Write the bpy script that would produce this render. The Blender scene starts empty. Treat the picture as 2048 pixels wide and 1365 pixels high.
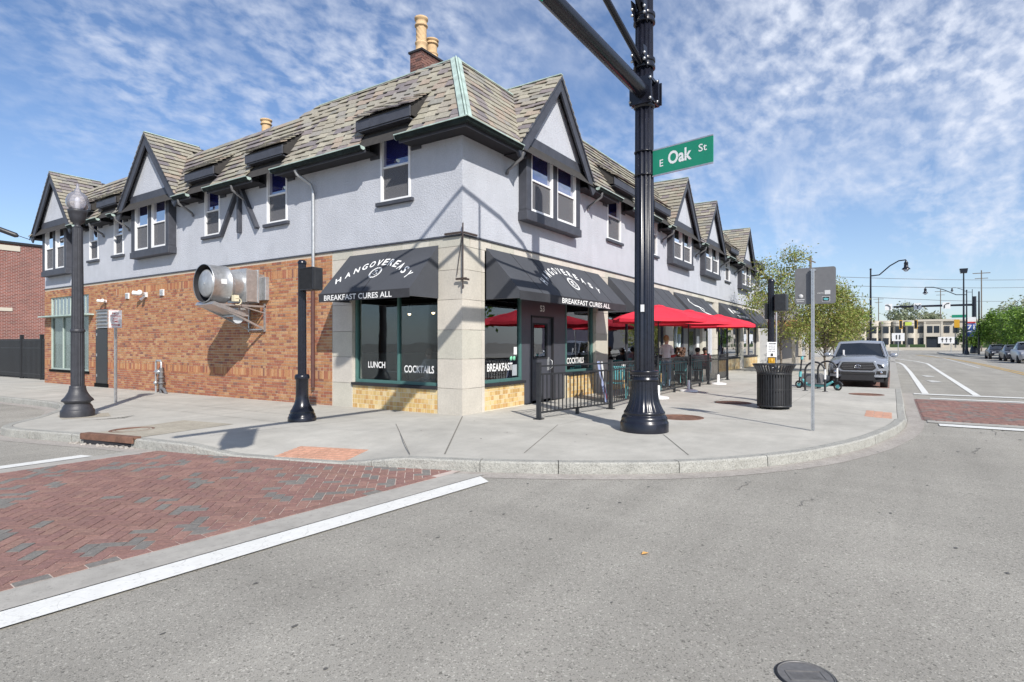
import bpy, math, random
from mathutils import Vector, Matrix
random.seed(7)
RND = random.Random(11)
S = bpy.context.scene
COL = S.collection
rad = math.radians
# ------------------------------------------------------------------ camera
cam_data = bpy.data.cameras.new('camera')
cam = bpy.data.objects.new('camera', cam_data)
COL.objects.link(cam)
cam.location = (-9.30, -7.36, 1.50)
cam.rotation_euler = (rad(90), 0, rad(33.425 - 90))
cam_data.lens = 20.215
cam_data.sensor_width = 36
cam_data.shift_y = 0.0017
cam_data.clip_start = 0.05
cam_data.clip_end = 4000
S.camera = cam
CAM = Vector((-9.30, -7.36, 1.50))
# ------------------------------------------------------------------ sun and sky
SUN_EL, SUN_AZ = 37.5, 234.0      # the sun stands towards (-cos54, -sin54)
world = bpy.data.worlds.new('World')
S.world = world
world.use_nodes = True
nt = world.node_tree
for n in list(nt.nodes):
    nt.nodes.remove(n)
N, L = nt.nodes.new, nt.links.new
out = N('ShaderNodeOutputWorld')
bg = N('ShaderNodeBackground')
bg.inputs[1].default_value = 0.10
sky = N('ShaderNodeTexSky')
sky.sky_type = 'NISHITA'
sky.sun_disc = False
sky.sun_elevation = rad(SUN_EL)
sky.sun_rotation = rad(90 - SUN_AZ)
sky.altitude = 200
sky.air_density = 1.0
sky.dust_density = 0.6
sky.ozone_density = 2.5
tc = N('ShaderNodeTexCoord')
sep = N('ShaderNodeSeparateXYZ')
L(tc.outputs['Generated'], sep.inputs[0])
def wmath(op, a, b=None, c=None):
    m = N('ShaderNodeMath'); m.operation = op
    for i, v in enumerate((a, b, c)):
        if v is None: continue
        if isinstance(v, (int, float)): m.inputs[i].default_value = v
        else: L(v, m.inputs[i])
    return m.outputs[0]
zc = wmath('ADD', wmath('MAXIMUM', sep.outputs[2], 0.0), 0.34)
u = wmath('DIVIDE', sep.outputs[0], zc)
v = wmath('DIVIDE', sep.outputs[1], zc)
comb = N('ShaderNodeCombineXYZ')
L(u, comb.inputs[0]); L(v, comb.inputs[1])
def noise(vec, scale, detail, rough, dist=0.0, loc=(0, 0, 0), sc=(1, 1, 1), rz=0):
    mp = N('ShaderNodeMapping'); L(vec, mp.inputs[0])
    mp.inputs['Location'].default_value = loc
    mp.inputs['Scale'].default_value = sc
    mp.inputs['Rotation'].default_value = (0, 0, rz)
    t = N('ShaderNodeTexNoise'); L(mp.outputs[0], t.inputs['Vector'])
    t.inputs['Scale'].default_value = scale; t.inputs['Detail'].default_value = detail
    t.inputs['Roughness'].default_value = rough; t.inputs['Distortion'].default_value = dist
    return t.outputs['Fac']
def ramp(fac, stops):
    r = N('ShaderNodeValToRGB'); L(fac, r.inputs[0])
    e = r.color_ramp.elements
    while len(e) < len(stops): e.new(0.5)
    for i, (p, c) in enumerate(stops):
        e[i].position = p; e[i].color = (c, c, c, 1)
    return r.outputs[0]
puffs = ramp(noise(comb.outputs[0], 19, 6, 0.55, 0.15, (3.1, 1.7, 0), (1.0, 1.3, 1), 0.5), [(0.38, 0), (0.78, 1)])
sheets = ramp(noise(comb.outputs[0], 1.9, 4, 0.55, 0.3, (0.55, 2.35, 0)), [(0.36, 0.08), (0.64, 1)])
wisps = ramp(noise(comb.outputs[0], 3.2, 7, 0.62, 0.5, (7.3, 0.4, 0), (0.6, 1.7, 1), -0.55), [(0.44, 0), (0.80, 1)])
c1 = wmath('MULTIPLY', puffs, sheets)
side = wmath('MULTIPLY_ADD', wmath('SUBTRACT', wmath('MULTIPLY', sep.outputs[0], .55), wmath('MULTIPLY', sep.outputs[1], .83)), 0.9, 0.45)
side = wmath('MINIMUM', wmath('MAXIMUM', side, 0.12), 1.0)
high = wmath('MINIMUM', wmath('MAXIMUM', wmath('MULTIPLY', wmath('SUBTRACT', sep.outputs[2], 0.20), 7.0), 0.0), 1.0)
c1 = wmath('MULTIPLY', c1, wmath('MAXIMUM', high, side))
c1 = wmath('MULTIPLY', c1, wmath('MINIMUM', wmath('MULTIPLY', wmath('MAXIMUM', sep.outputs[2], 0.0), 5.0), 1.0))
c2 = wmath('MULTIPLY', wmath('MULTIPLY', wisps, 0.62), side)
cov = wmath('ADD', c1, c2)
soft = wmath('MULTIPLY', wmath('MULTIPLY', sheets, 0.20), side)
cov = wmath('MINIMUM', wmath('ADD', cov, soft), 0.92)
# thin veil towards the horizon
veil = wmath('MULTIPLY', wmath('POWER', wmath('SUBTRACT', 1.0, wmath('MINIMUM', wmath('MAXIMUM', sep.outputs[2], 0.0), 1.0)), 7.0), 0.42)
cov = wmath('MAXIMUM', cov, veil)
tint = N('ShaderNodeMixRGB'); tint.blend_type = 'MULTIPLY'; tint.inputs[0].default_value = 1.0
L(sky.outputs[0], tint.inputs[1]); tint.inputs[2].default_value = (0.87, 0.95, 1.08, 1)
mixc = N('ShaderNodeMixRGB')
L(cov, mixc.inputs[0]); L(tint.outputs[0], mixc.inputs[1])
mixc.inputs[2].default_value = (6.1, 6.5, 7.4, 1)
L(mixc.outputs[0], bg.inputs[0]); L(bg.outputs[0], out.inputs[0])
sun_data = bpy.data.lights.new('sun', 'SUN')
sun_data.energy = 4.3
sun_data.angle = rad(0.53)
sun_data.color = (1.0, 0.955, 0.89)
sun = bpy.data.objects.new('sun', sun_data)
COL.objects.link(sun)
sd = Vector((math.cos(rad(54)) * math.cos(rad(SUN_EL)), math.sin(rad(54)) * math.cos(rad(SUN_EL)), -math.sin(rad(SUN_EL))))
sun.rotation_euler = sd.to_track_quat('-Z', 'Y').to_euler()
sun.location = (-20, -30, 40)
S.view_settings.view_transform = 'Standard'
S.view_settings.look = 'None'
S.view_settings.exposure = 0.47
S.view_settings.gamma = 1.0
S.view_settings.use_curve_mapping = False
# ------------------------------------------------------------------ materials
def new_mat(name):
    m = bpy.data.materials.new(name); m.use_nodes = True
    return m, m.node_tree, m.node_tree.nodes['Principled BSDF']
def pmat(name, col=(0.5, 0.5, 0.5), rough=0.6, metal=0.0, ns=8.0, na=0.25, bump=0.0, bs=40.0, attr=False,
         big=0.0, bigs=0.6, spec=0.5, speck=None, ior=1.5, cracks=None, streak=0.0, tracks=0.0):
    """colour * noise, optional attribute colour, fine bump, large blotches, specks, vertical streaks"""
    m, t, b = new_mat(name)
    n, l = t.nodes.new, t.links.new
    co = n('ShaderNodeTexCoord'); geo = n('ShaderNodeNewGeometry')
    pos = geo.outputs['Position']
    b.inputs['Roughness'].default_value = rough
    b.inputs['Metallic'].default_value = metal
    b.inputs['IOR'].default_value = ior
    b.inputs['Specular IOR Level'].default_value = spec
    def nz(scale, detail=4, rg=0.6, sc=None):
        v = pos
        if sc:
            mp = n('ShaderNodeMapping'); l(pos, mp.inputs[0]); mp.inputs['Scale'].default_value = sc; v = mp.outputs[0]
        x = n('ShaderNodeTexNoise'); l(v, x.inputs['Vector'])
        x.inputs['Scale'].default_value = scale; x.inputs['Detail'].default_value = detail; x.inputs['Roughness'].default_value = rg
        return x.outputs['Fac']
    def mr(f, a, c, lo=0.25, hi=0.75):
        r = n('ShaderNodeMapRange'); l(f, r.inputs[0])
        r.inputs[1].default_value = lo; r.inputs[2].default_value = hi
        r.inputs[3].default_value = a; r.inputs[4].default_value = c
        return r.outputs[0]
    def mul(c, f):
        x = n('ShaderNodeMixRGB'); x.blend_type = 'MULTIPLY'; x.inputs[0].default_value = 1
        l(c, x.inputs[1]); l(f, x.inputs[2]); return x.outputs[0]
    if attr:
        a = n('ShaderNodeAttribute'); a.attribute_name = 'col'; c = a.outputs['Color']
    else:
        r = n('ShaderNodeRGB'); r.outputs[0].default_value = (*col, 1); c = r.outputs[0]
    if na: c = mul(c, mr(nz(ns), 1 - na, 1 + na))
    if big: c = mul(c, mr(nz(bigs, 5, 0.65), 1 - big, 1 + big))
    if tracks:
        c = mul(c, mr(nz(1.0, 4, 0.6, (0.16, 1.5, 1)), 1 - tracks, 1 + tracks)); c = mul(c, mr(nz(1.0, 3, 0.6, (1.1, 0.2, 1)), 1 - tracks * .7, 1 + tracks * .7))
    if streak: c = mul(c, mr(nz(1.6, 4, 0.6, (2.6, 2.6, 0.22)), 1 - streak, 1 + streak * 0.5))
    if speck:
        for (sscale, lo, amt) in speck:
            vv = n('ShaderNodeTexVoronoi'); l(pos, vv.inputs['Vector']); vv.inputs['Scale'].default_value = sscale
            x = n('ShaderNodeSeparateColor'); l(vv.outputs['Color'], x.inputs[0])
            f = mr(x.outputs[0], 1.0, amt, lo, lo + 0.04)
            c = mul(c, f)
    if cracks:
        w = n('ShaderNodeTexVoronoi'); w.feature = 'DISTANCE_TO_EDGE'
        d = n('ShaderNodeVectorMath'); d.operation = 'ADD'
        nn = n('ShaderNodeTexNoise'); l(pos, nn.inputs['Vector']); nn.inputs['Scale'].default_value = 3
        sc2 = n('ShaderNodeVectorMath'); sc2.operation = 'SCALE'; l(nn.outputs['Color'], sc2.inputs[0]); sc2.inputs['Scale'].default_value = 0.35
        l(pos, d.inputs[0]); l(sc2.outputs[0], d.inputs[1])
        l(d.outputs[0], w.inputs['Vector']); w.inputs['Scale'].default_value = cracks[0]
        c = mul(c, mr(w.outputs['Distance'], cracks[2], 1.0, 0.0, cracks[1]))
    l(c, b.inputs['Base Color'])
    if bump:
        bp = n('ShaderNodeBump'); bp.inputs['Strength'].default_value = min(1, bump); bp.inputs['Distance'].default_value = 0.02
        l(nz(bs, 5), bp.inputs['Height']); l(bp.outputs[0], b.inputs['Normal'])
    return m
M = {}
M['stucco'] = pmat('stucco', (0.45, 0.465, 0.503), 0.9, ns=30, na=0.09, bump=0.9, bs=28, big=0.09, bigs=1.3, streak=0.05, spec=0.2)
M['trim'] = pmat('trim_paint', (0.050, 0.053, 0.066), 0.55, ns=6, na=0.2, bump=0.25, bs=30, big=0.15, bigs=2)
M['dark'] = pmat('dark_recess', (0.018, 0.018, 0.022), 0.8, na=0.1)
M['stone'] = pmat('limestone', attr=True, rough=0.88, ns=26, na=0.10, bump=0.35, bs=50, big=0.12, bigs=1.5, spec=0.25)
M['mortar'] = pmat('mortar', (0.47, 0.41, 0.33), 0.95, na=0.15, ns=30)
M['brick'] = pmat('brick', attr=True, rough=0.85, ns=40, na=0.16, bump=0.4, bs=80, big=0.10, bigs=0.8, spec=0.25)
M['slate'] = pmat('slate', attr=True, rough=0.75, ns=16, na=0.18, bump=0.5, bs=35, big=0.08, bigs=0.9, spec=0.35)
M['tile'] = pmat('glazed_tile', attr=True, rough=0.28, ns=30, na=0.10, bump=0.1, bs=30, spec=0.5)
M['paver'] = pmat('paver', attr=True, rough=0.85, ns=30, na=0.22, bump=0.5, bs=90, big=0.10, bigs=0.9, spec=0.25, speck=[(180, .9, 1.3)])
M['deck'] = pmat('roof_deck', (0.035, 0.032, 0.03), 0.9)
M['copper'] = pmat('green_copper', (0.35, 0.44, 0.40), 0.6, ns=5, na=0.25, big=0.2, bigs=2.0)
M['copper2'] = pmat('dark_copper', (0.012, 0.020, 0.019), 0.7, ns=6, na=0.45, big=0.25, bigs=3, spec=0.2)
M['white'] = pmat('white_paint', (0.74, 0.74, 0.74), 0.45, na=0.05)
M['teal'] = pmat('teal_frame', (0.065, 0.15, 0.138), 0.45, na=0.12)
M['awning'] = pmat('awning_canvas', (0.062, 0.066, 0.076), 0.85, ns=60, na=0.10, bump=0.12, bs=14, big=0.12, bigs=1.1, spec=0.2)
M['awning2'] = pmat('awning_valance', (0.040, 0.041, 0.046), 0.8, ns=60, na=0.15, big=0.2, bigs=3, spec=0.2)
M['letter'] = pmat('white_lettering', (0.78, 0.78, 0.76), 0.7, na=0.06)
M['sidewalk'] = pmat('concrete', (0.415, 0.40, 0.36), 0.9, ns=3.0, na=0.08, bump=0.25, bs=120, big=0.16, bigs=0.7, tracks=0.07, spec=0.2, speck=[(9, .985, .8), (70, .93, .9)])
M['gutter'] = pmat('gutter_concrete', (0.34, 0.325, 0.295), 0.9, ns=9, na=0.12, bump=0.3, bs=90, big=0.15, bigs=1.5, speck=[(60, .93, .85)])
M['joint'] = pmat('joint_dirt', (0.17, 0.16, 0.14), 0.95, na=0.3)
M['granite'] = pmat('granite_kerb', (0.33, 0.325, 0.295), 0.85, ns=60, na=0.22, bump=1.0, bs=22, big=0.2, bigs=5, speck=[(110, .8, .72)])
M['road'] = pmat('asphalt', (0.305, 0.29, 0.256), 0.9, ns=120, na=0.20, bump=0.5, bs=150, big=0.09, bigs=0.35, spec=0.25, tracks=0.13,
                 speck=[(140, .88, .60), (100, .90, 1.38), (70, .96, .5), (34, .99, .45), (12, .994, .6)])
M['road2'] = pmat('asphalt_far', (0.27, 0.26, 0.24), 0.9, ns=90, na=0.14, bump=0.4, bs=150, big=0.08, bigs=0.4, speck=[(75, .88, .7), (55, .86, 1.3)])
M['paint'] = pmat('road_paint', (0.66, 0.66, 0.63), 0.7, ns=10, na=0.06, bump=0.3, bs=90, big=0.05, cracks=(4.2, 0.010, 0.72), speck=[(60, .93, .85)])
M['paint_w'] = pmat('worn_paint', (0.52, 0.515, 0.49), 0.75, ns=30, na=0.2, big=0.18, bigs=2, speck=[(40, .8, .7)])
M['yellow'] = pmat('yellow_paint', (0.52, 0.33, 0.08), 0.75, ns=20, na=0.2, big=0.25, bigs=0.8, speck=[(40, .8, .75)])
M['tactile'] = pmat('tactile_brick', (0.50, 0.28, 0.195), 0.9, ns=12, na=0.18, big=0.15, bigs=3)
M['iron'] = pmat('black_iron_paint', (0.009, 0.010, 0.017), 0.26, ns=12, na=0.3, bump=0.03, bs=18, spec=0.5)
M['iron2'] = pmat('satin_black', (0.020, 0.021, 0.024), 0.45, ns=12, na=0.3, bump=0.1, bs=25)
M['lampgrey'] = pmat('charcoal_paint', (0.030, 0.031, 0.038), 0.5, ns=9, na=0.3, bump=0.15, bs=25)
M['galv'] = pmat('galvanised', (0.50, 0.51, 0.52), 0.38, 0.75, ns=14, na=0.16, big=0.15, bigs=6)
M['steel'] = pmat('dull_steel', (0.42, 0.43, 0.44), 0.42, 0.55, ns=10, na=0.16, big=0.15, bigs=4)
M['grey'] = pmat('grey_metal', (0.15, 0.15, 0.155), 0.55, 0.2, na=0.12)
M['rust'] = pmat('rusty_iron', (0.16, 0.082, 0.055), 0.85, ns=9, na=0.4, big=0.25, bigs=3, bump=0.4, bs=60)
M['rustbr'] = pmat('brown_paint', (0.085, 0.035, 0.030), 0.6, ns=9, na=0.2)
M['green'] = pmat('sign_green', (0.012, 0.22, 0.13), 0.35, ns=3, na=0.08)
M['signw'] = pmat('sign_white', (0.72, 0.72, 0.72), 0.4, ns=3, na=0.05)
M['blackp'] = pmat('black_print', (0.02, 0.02, 0.02), 0.6, na=0.0)
M['redp'] = pmat('red_print', (0.45, 0.03, 0.03), 0.6, na=0.0)
M['bluep'] = pmat('blue_print', (0.04, 0.10, 0.40), 0.6, na=0.0)
M['clay'] = pmat('clay_pot', (0.52, 0.36, 0.20), 0.8, ns=14, na=0.15, big=0.15, bigs=3)
M['dkbrick'] = pmat('chimney_brick', attr=True, rough=0.85, ns=40, na=0.2, bump=0.4, bs=80)
M['red'] = pmat('red_canvas', (0.66, 0.030, 0.055), 0.75, ns=6, na=0.06, spec=0.3)
M['tealch'] = pmat('teal_metal', (0.11, 0.38, 0.40), 0.4, na=0.1)
M['wood'] = pmat('brown_wood', (0.12, 0.065, 0.035), 0.6, ns=20, na=0.3)
M['doorp'] = pmat('door_paint', (0.060, 0.062, 0.075), 0.4, ns=5, na=0.1, spec=0.5)
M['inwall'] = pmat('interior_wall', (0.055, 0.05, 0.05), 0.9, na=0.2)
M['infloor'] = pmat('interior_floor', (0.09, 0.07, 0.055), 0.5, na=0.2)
M['incounter'] = pmat('interior_counter', (0.30, 0.30, 0.30), 0.5, na=0.1)
M['curtain'] = pmat('curtain', (0.62, 0.63, 0.60), 0.9, ns=5, na=0.1)
M['rubber'] = pmat('rubber', (0.016, 0.016, 0.017), 0.8, ns=30, na=0.3)
M['truck'] = pmat('silver_paint', (0.34, 0.365, 0.41), 0.22, 0.5, ns=3, na=0.03, spec=0.6)
M['chrome'] = pmat('chrome', (0.62, 0.63, 0.66), 0.15, 1.0, na=0.02)
M['carglass'] = pmat('car_glass', (0.012, 0.016, 0.022), 0.05, 0.0, na=0.0, spec=0.9)
M['bark'] = pmat('bark', (0.15, 0.125, 0.10), 0.95, ns=20, na=0.35, bump=0.6, bs=40)
M['leaf1'] = pmat('spring_leaf', attr=True, rough=0.6, ns=2, na=0.2)
M['hedge'] = pmat('hedge', (0.035, 0.07, 0.02), 0.8, ns=12, na=0.5)
M['grass'] = pmat('grass', (0.05, 0.09, 0.025), 0.9, ns=10, na=0.4)
M['skin'] = pmat('skin', (0.50, 0.30, 0.22), 0.55, na=0.05)
M['beige'] = pmat('beige_stucco', (0.50, 0.455, 0.38), 0.9, ns=0.5, na=0.06, big=0.08, bigs=0.1)
M['winblk'] = pmat('far_window', (0.025, 0.03, 0.04), 0.15, na=0.1)
M['ochre'] = pmat('signal_yellow', (0.55, 0.30, 0.02), 0.5, na=0.1)
M['dbrick'] = None
def plain(name, col, rough=0.7, na=0.08, metal=0.0):
    if name not in M: M[name] = pmat(name, col, rough, metal, ns=8, na=na)
    return M[name]
def glass_mat(name, tint, refl, ior=1.5, body=None, bodyf=0.75):
    m, t, b = new_mat(name); n, l = t.nodes.new, t.links.new
    t.nodes.remove(b)
    o = t.nodes['Material Output']
    tr = n('ShaderNodeBsdfTransparent'); tr.inputs[0].default_value = (*tint, 1)
    gl = n('ShaderNodeBsdfGlossy'); gl.inputs['Roughness'].default_value = 0.01
    gl.inputs[0].default_value = (0.95, 0.97, 1.0, 1)
    fr = n('ShaderNodeFresnel'); fr.inputs[0].default_value = ior
    mu = n('ShaderNodeMath'); mu.operation = 'MULTIPLY_ADD'; l(fr.outputs[0], mu.inputs[0]); mu.inputs[1].default_value = refl; mu.inputs[2].default_value = 0.02
    wn = n('ShaderNodeTexNoise'); wn.inputs['Scale'].default_value = 1.1
    g = n('ShaderNodeNewGeometry'); l(g.outputs['Position'], wn.inputs['Vector'])
    bp = n('ShaderNodeBump'); bp.inputs['Strength'].default_value = 0.05; bp.inputs['Distance'].default_value = 0.05; l(wn.outputs[0], bp.inputs['Height'])
    l(bp.outputs[0], gl.inputs['Normal'])
    mx = n('ShaderNodeMixShader'); l(mu.outputs[0], mx.inputs[0]); l(tr.outputs[0], mx.inputs[1]); l(gl.outputs[0], mx.inputs[2])
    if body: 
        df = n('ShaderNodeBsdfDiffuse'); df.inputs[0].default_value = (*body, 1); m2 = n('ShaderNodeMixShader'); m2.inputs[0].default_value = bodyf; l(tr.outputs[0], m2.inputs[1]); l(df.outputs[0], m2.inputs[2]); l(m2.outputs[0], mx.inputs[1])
    l(mx.outputs[0], o.inputs[0])
    return m
M['glass'] = glass_mat('shop_glass', (0.72, 0.78, 0.76), 2.6)
M['glass_l'] = glass_mat('shop_glass_clear', (0.74, 0.78, 0.78), 0.22)
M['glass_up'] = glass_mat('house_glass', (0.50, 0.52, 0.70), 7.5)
M['glass_blue'] = glass_mat('sky_tinted_glass', (0.5, 0.5, 0.8), 5.0, 1.5, (0.026, 0.032, 0.18))  # blue diffuse body stands in for sky reflected in the upper panes
M['globe'] = glass_mat('globe_glass', (0.86, 0.85, 0.88), 1.2, 1.5, (0.62, 0.60, 0.66), 0.28)
def screen_mat():
    m, t, b = new_mat('insect_screen'); n, l = t.nodes.new, t.links.new
    t.nodes.remove(b); o = t.nodes['Material Output']
    tr = n('ShaderNodeBsdfTransparent'); df = n('ShaderNodeBsdfDiffuse'); df.inputs[0].default_value = (0.16, 0.16, 0.17, 1)
    mx = n('ShaderNodeMixShader'); mx.inputs[0].default_value = 0.62
    l(tr.outputs[0], mx.inputs[1]); l(df.outputs[0], mx.inputs[2]); l(mx.outputs[0], o.inputs[0])
    return m
M['screen'] = screen_mat()
def emit_mat(name, col, s):
    m, t, b = new_mat(name)
    b.inputs['Base Color'].default_value = (*col, 1)
    b.inputs['Emission Color'].default_value = (*col, 1); b.inputs['Emission Strength'].default_value = s
    return m
M['bulb'] = emit_mat('pendant_bulb', (1.0, 0.72, 0.42), 9.0)
def leaf_mat():
    m, t, b = new_mat('leaf'); n, l = t.nodes.new, t.links.new
    a = n('ShaderNodeAttribute'); a.attribute_name = 'col'
    b.inputs['Roughness'].default_value = 0.55
    l(a.outputs['Color'], b.inputs['Base Color'])
    tl = n('ShaderNodeBsdfTranslucent'); l(a.outputs['Color'], tl.inputs[0])
    mx = n('ShaderNodeMixShader'); mx.inputs[0].default_value = 0.35
    l(b.outputs[0], mx.inputs[1]); l(tl.outputs[0], mx.inputs[2]); l(mx.outputs[0], t.nodes['Material Output'].inputs[0])
    return m
M['leaf'] = leaf_mat()
def far_brick():
    m, t, b = new_mat('red_brickwork'); n, l = t.nodes.new, t.links.new
    g = n('ShaderNodeNewGeometry'); mp = n('ShaderNodeMapping'); l(g.outputs['Position'], mp.inputs[0])
    mp.inputs['Rotation'].default_value = (rad(90), 0, 0)
    br = n('ShaderNodeTexBrick'); l(mp.outputs[0], br.inputs['Vector'])
    br.inputs['Scale'].default_value = 1.0; br.inputs['Brick Width'].default_value = 0.215; br.inputs['Row Height'].default_value = 0.083
    br.inputs['Mortar Size'].default_value = 0.009
    br.inputs['Color1'].default_value = (0.24, 0.075, 0.055, 1); br.inputs['Color2'].default_value = (0.15, 0.05, 0.04, 1)
    br.inputs['Mortar'].default_value = (0.36, 0.30, 0.27, 1)
    ns = n('ShaderNodeTexNoise'); ns.inputs['Scale'].default_value = 0.7; l(g.outputs['Position'], ns.inputs['Vector'])
    mr = n('ShaderNodeMapRange'); l(ns.outputs[0], mr.inputs[0]); mr.inputs[3].default_value = 0.7; mr.inputs[4].default_value = 1.3
    mx = n('ShaderNodeMixRGB'); mx.blend_type = 'MULTIPLY'; mx.inputs[0].default_value = 1; l(br.outputs[0], mx.inputs[1]); l(mr.outputs[0], mx.inputs[2])
    l(mx.outputs[0], b.inputs['Base Color']); b.inputs['Roughness'].default_value = 0.9
    return m
M['dbrick'] = far_brick()
# ------------------------------------------------------------------ mesh builder
V = Vector
def basis(d):
    d = d.normalized()
    a = V((0, 0, 1)) if abs(d.z) < 0.95 else V((1, 0, 0))
    x = d.cross(a).normalized(); y = d.cross(x).normalized()
    return x, y, d
class MB:
    def __init__(s): s.v = []; s.f = []; s.c = []; s.sm = []; s.mi = []
    def add(s, vs, fs, col=None, sm=False, mi=0):
        o = len(s.v); s.v += [tuple(p) for p in vs]
        for f in fs:
            s.f.append([i + o for i in f]); s.c.append(col); s.sm.append(sm); s.mi.append(mi)
        return s
    def box(s, a, b, col=None, mi=0):
        x0, y0, z0 = [min(p, q) for p, q in zip(a, b)]; x1, y1, z1 = [max(p, q) for p, q in zip(a, b)]
        return s.add([(x0, y0, z0), (x1, y0, z0), (x1, y1, z0), (x0, y1, z0), (x0, y0, z1), (x1, y0, z1), (x1, y1, z1), (x0, y1, z1)],
                     [(0, 3, 2, 1), (4, 5, 6, 7), (0, 1, 5, 4), (1, 2, 6, 5), (2, 3, 7, 6), (3, 0, 4, 7)], col, mi=mi)
    def obox(s, c, ax, ay, az, col=None, mi=0):   # half axes
        c, ax, ay, az = V(c), V(ax), V(ay), V(az)
        p = [c + i * ax + j * ay + k * az for k in (-1, 1) for i, j in ((-1, -1), (1, -1), (1, 1), (-1, 1))]
        return s.add(p, [(0, 3, 2, 1), (4, 5, 6, 7), (0, 1, 5, 4), (1, 2, 6, 5), (2, 3, 7, 6), (3, 0, 4, 7)], col, mi=mi)
    def beam(s, p0, p1, w, h, up=(0, 0, 1), col=None):   # rectangular bar
        p0, p1 = V(p0), V(p1); d = (p1 - p0); l = d.length; d.normalize()
        u = V(up); x = d.cross(u)
        if x.length < 1e-4: x = d.cross(V((1, 0, 0)))
        x.normalize(); y = x.cross(d)
        return s.obox((p0 + p1) / 2, d * l / 2, x * w / 2, y * h / 2, col)
    def tube(s, p0, p1, r0, r1=None, n=12, caps=True, col=None, mi=0):
        return s.path([p0, p1], [r0, r0 if r1 is None else r1], n, caps, col, mi)
    def path(s, pts, r, n=8, caps=True, col=None, mi=0, closed=False):
        pts = [V(p) for p in pts]
        if isinstance(r, (int, float)): r = [r] * len(pts)
        vs = []; fs = []; X = None
        for i, p in enumerate(pts):
            if closed: d = pts[(i + 1) % len(pts)] - pts[i - 1]
            else: d = (pts[min(i + 1, len(pts) - 1)] - pts[max(i - 1, 0)])
            d.normalize()
            if X is None: X, Y, _ = basis(d)
            else:
                X = (X - d * X.dot(d))
                if X.length < 1e-5: X, Y, _ = basis(d)
                X.normalize()
            Y = d.cross(X)
            for k in range(n):
                a = 2 * math.pi * k / n
                vs.append(p + (X * math.cos(a) + Y * math.sin(a)) * r[i])
        m = len(pts)
        for i in range(m if closed else m - 1):
            j = (i + 1) % m
            for k in range(n):
                k2 = (k + 1) % n
                fs.append((i * n + k, i * n + k2, j * n + k2, j * n + k))
        s.add(vs, fs, col, True, mi)
        if caps and not closed:
            s.add(vs[:n], [tuple(range(n))[::-1]], col, False, mi); s.add(vs[-n:], [tuple(range(n))], col, False, mi)
        return s
    def lathe(s, c, prof, n=24, flute=0, fd=0.0, frange=None, col=None, mi=0, axis='z', sm=True, cap=True):
        c = V(c); vs = []; fs = []
        for (r, z) in prof:
            for k in range(n):
                a = 2 * math.pi * k / n; rr = r
                if flute and (frange is None or frange[0] <= z <= frange[1]): rr = r - fd * (0.5 - 0.5 * math.cos(a * flute)) 
                if axis == 'z': vs.append(c + V((rr * math.cos(a), rr * math.sin(a), z)))
                elif axis == 'x': vs.append(c + V((z, rr * math.cos(a), rr * math.sin(a))))
                else: vs.append(c + V((rr * math.cos(a), z, rr * math.sin(a))))
        for i in range(len(prof) - 1):
            for k in range(n):
                k2 = (k + 1) % n
                fs.append((i * n + k, i * n + k2, (i + 1) * n + k2, (i + 1) * n + k))
        s.add(vs, fs, col, sm, mi)
        if not cap: return s
        if prof[0][0] > 1e-4: s.add(vs[:n], [tuple(range(n))[::-1]], col, False, mi)
        if prof[-1][0] > 1e-4: s.add(vs[-n:], [tuple(range(n))], col, False, mi)
        return s
    def prism(s, poly, vec, col=None, mi=0):
        poly = [V(p) for p in poly]; vec = V(vec); n = len(poly)
        vs = poly + [p + vec for p in poly]
        fs = [tuple(range(n))[::-1], tuple(range(n, 2 * n))] + [(i, (i + 1) % n, n + (i + 1) % n, n + i) for i in range(n)]
        return s.add(vs, fs, col, False, mi)
    def poly(s, pts, col=None, mi=0): return s.add(pts, [tuple(range(len(pts)))], col, False, mi)
    def ball(s, c, r, n=12, m=8, sc=(1, 1, 1), col=None, mi=0):
        c = V(c); vs = [c + V((0, 0, -r * sc[2]))]
        for i in range(1, m):
            t = math.pi * i / m - math.pi / 2
            for k in range(n):
                a = 2 * math.pi * k / n
                vs.append(c + V((r * sc[0] * math.cos(t) * math.cos(a), r * sc[1] * math.cos(t) * math.sin(a), r * sc[2] * math.sin(t))))
        vs.append(c + V((0, 0, r * sc[2]))); fs = []
        for k in range(n): fs.append((0, 1 + (k + 1) % n, 1 + k))
        for i in range(m - 2):
            for k in range(n):
                a = 1 + i * n; k2 = (k + 1) % n
                fs.append((a + k, a + k2, a + n + k2, a + n + k))
        a = 1 + (m - 2) * n; t = len(vs) - 1
        for k in range(n): fs.append((a + k, a + (k + 1) % n, t))
        return s.add(vs, fs, col, True, mi)
    def mesh(s, name, mats, off=(0, 0, 0)):
        me = bpy.data.meshes.new(name)
        ox, oy, oz = off
        me.from_pydata([(x - ox, y - oy, z - oz) for x, y, z in s.v], [], s.f)
        if not isinstance(mats, (list, tuple)): mats = [mats]
        for m in mats: me.materials.append(m)
        if any(s.mi): me.polygons.foreach_set('material_index', s.mi)
        if any(s.sm): me.polygons.foreach_set('use_smooth', s.sm)
        if any(c is not None for c in s.c):
            at = me.color_attributes.new('col', 'FLOAT_COLOR', 'CORNER')
            buf = []
            for f, c in zip(s.f, s.c):
                c = c or (0.5, 0.5, 0.5)
                buf += [c[0], c[1], c[2], 1.0] * len(f)
            at.data.foreach_set('color', buf)
        me.update()
        return me
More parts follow.
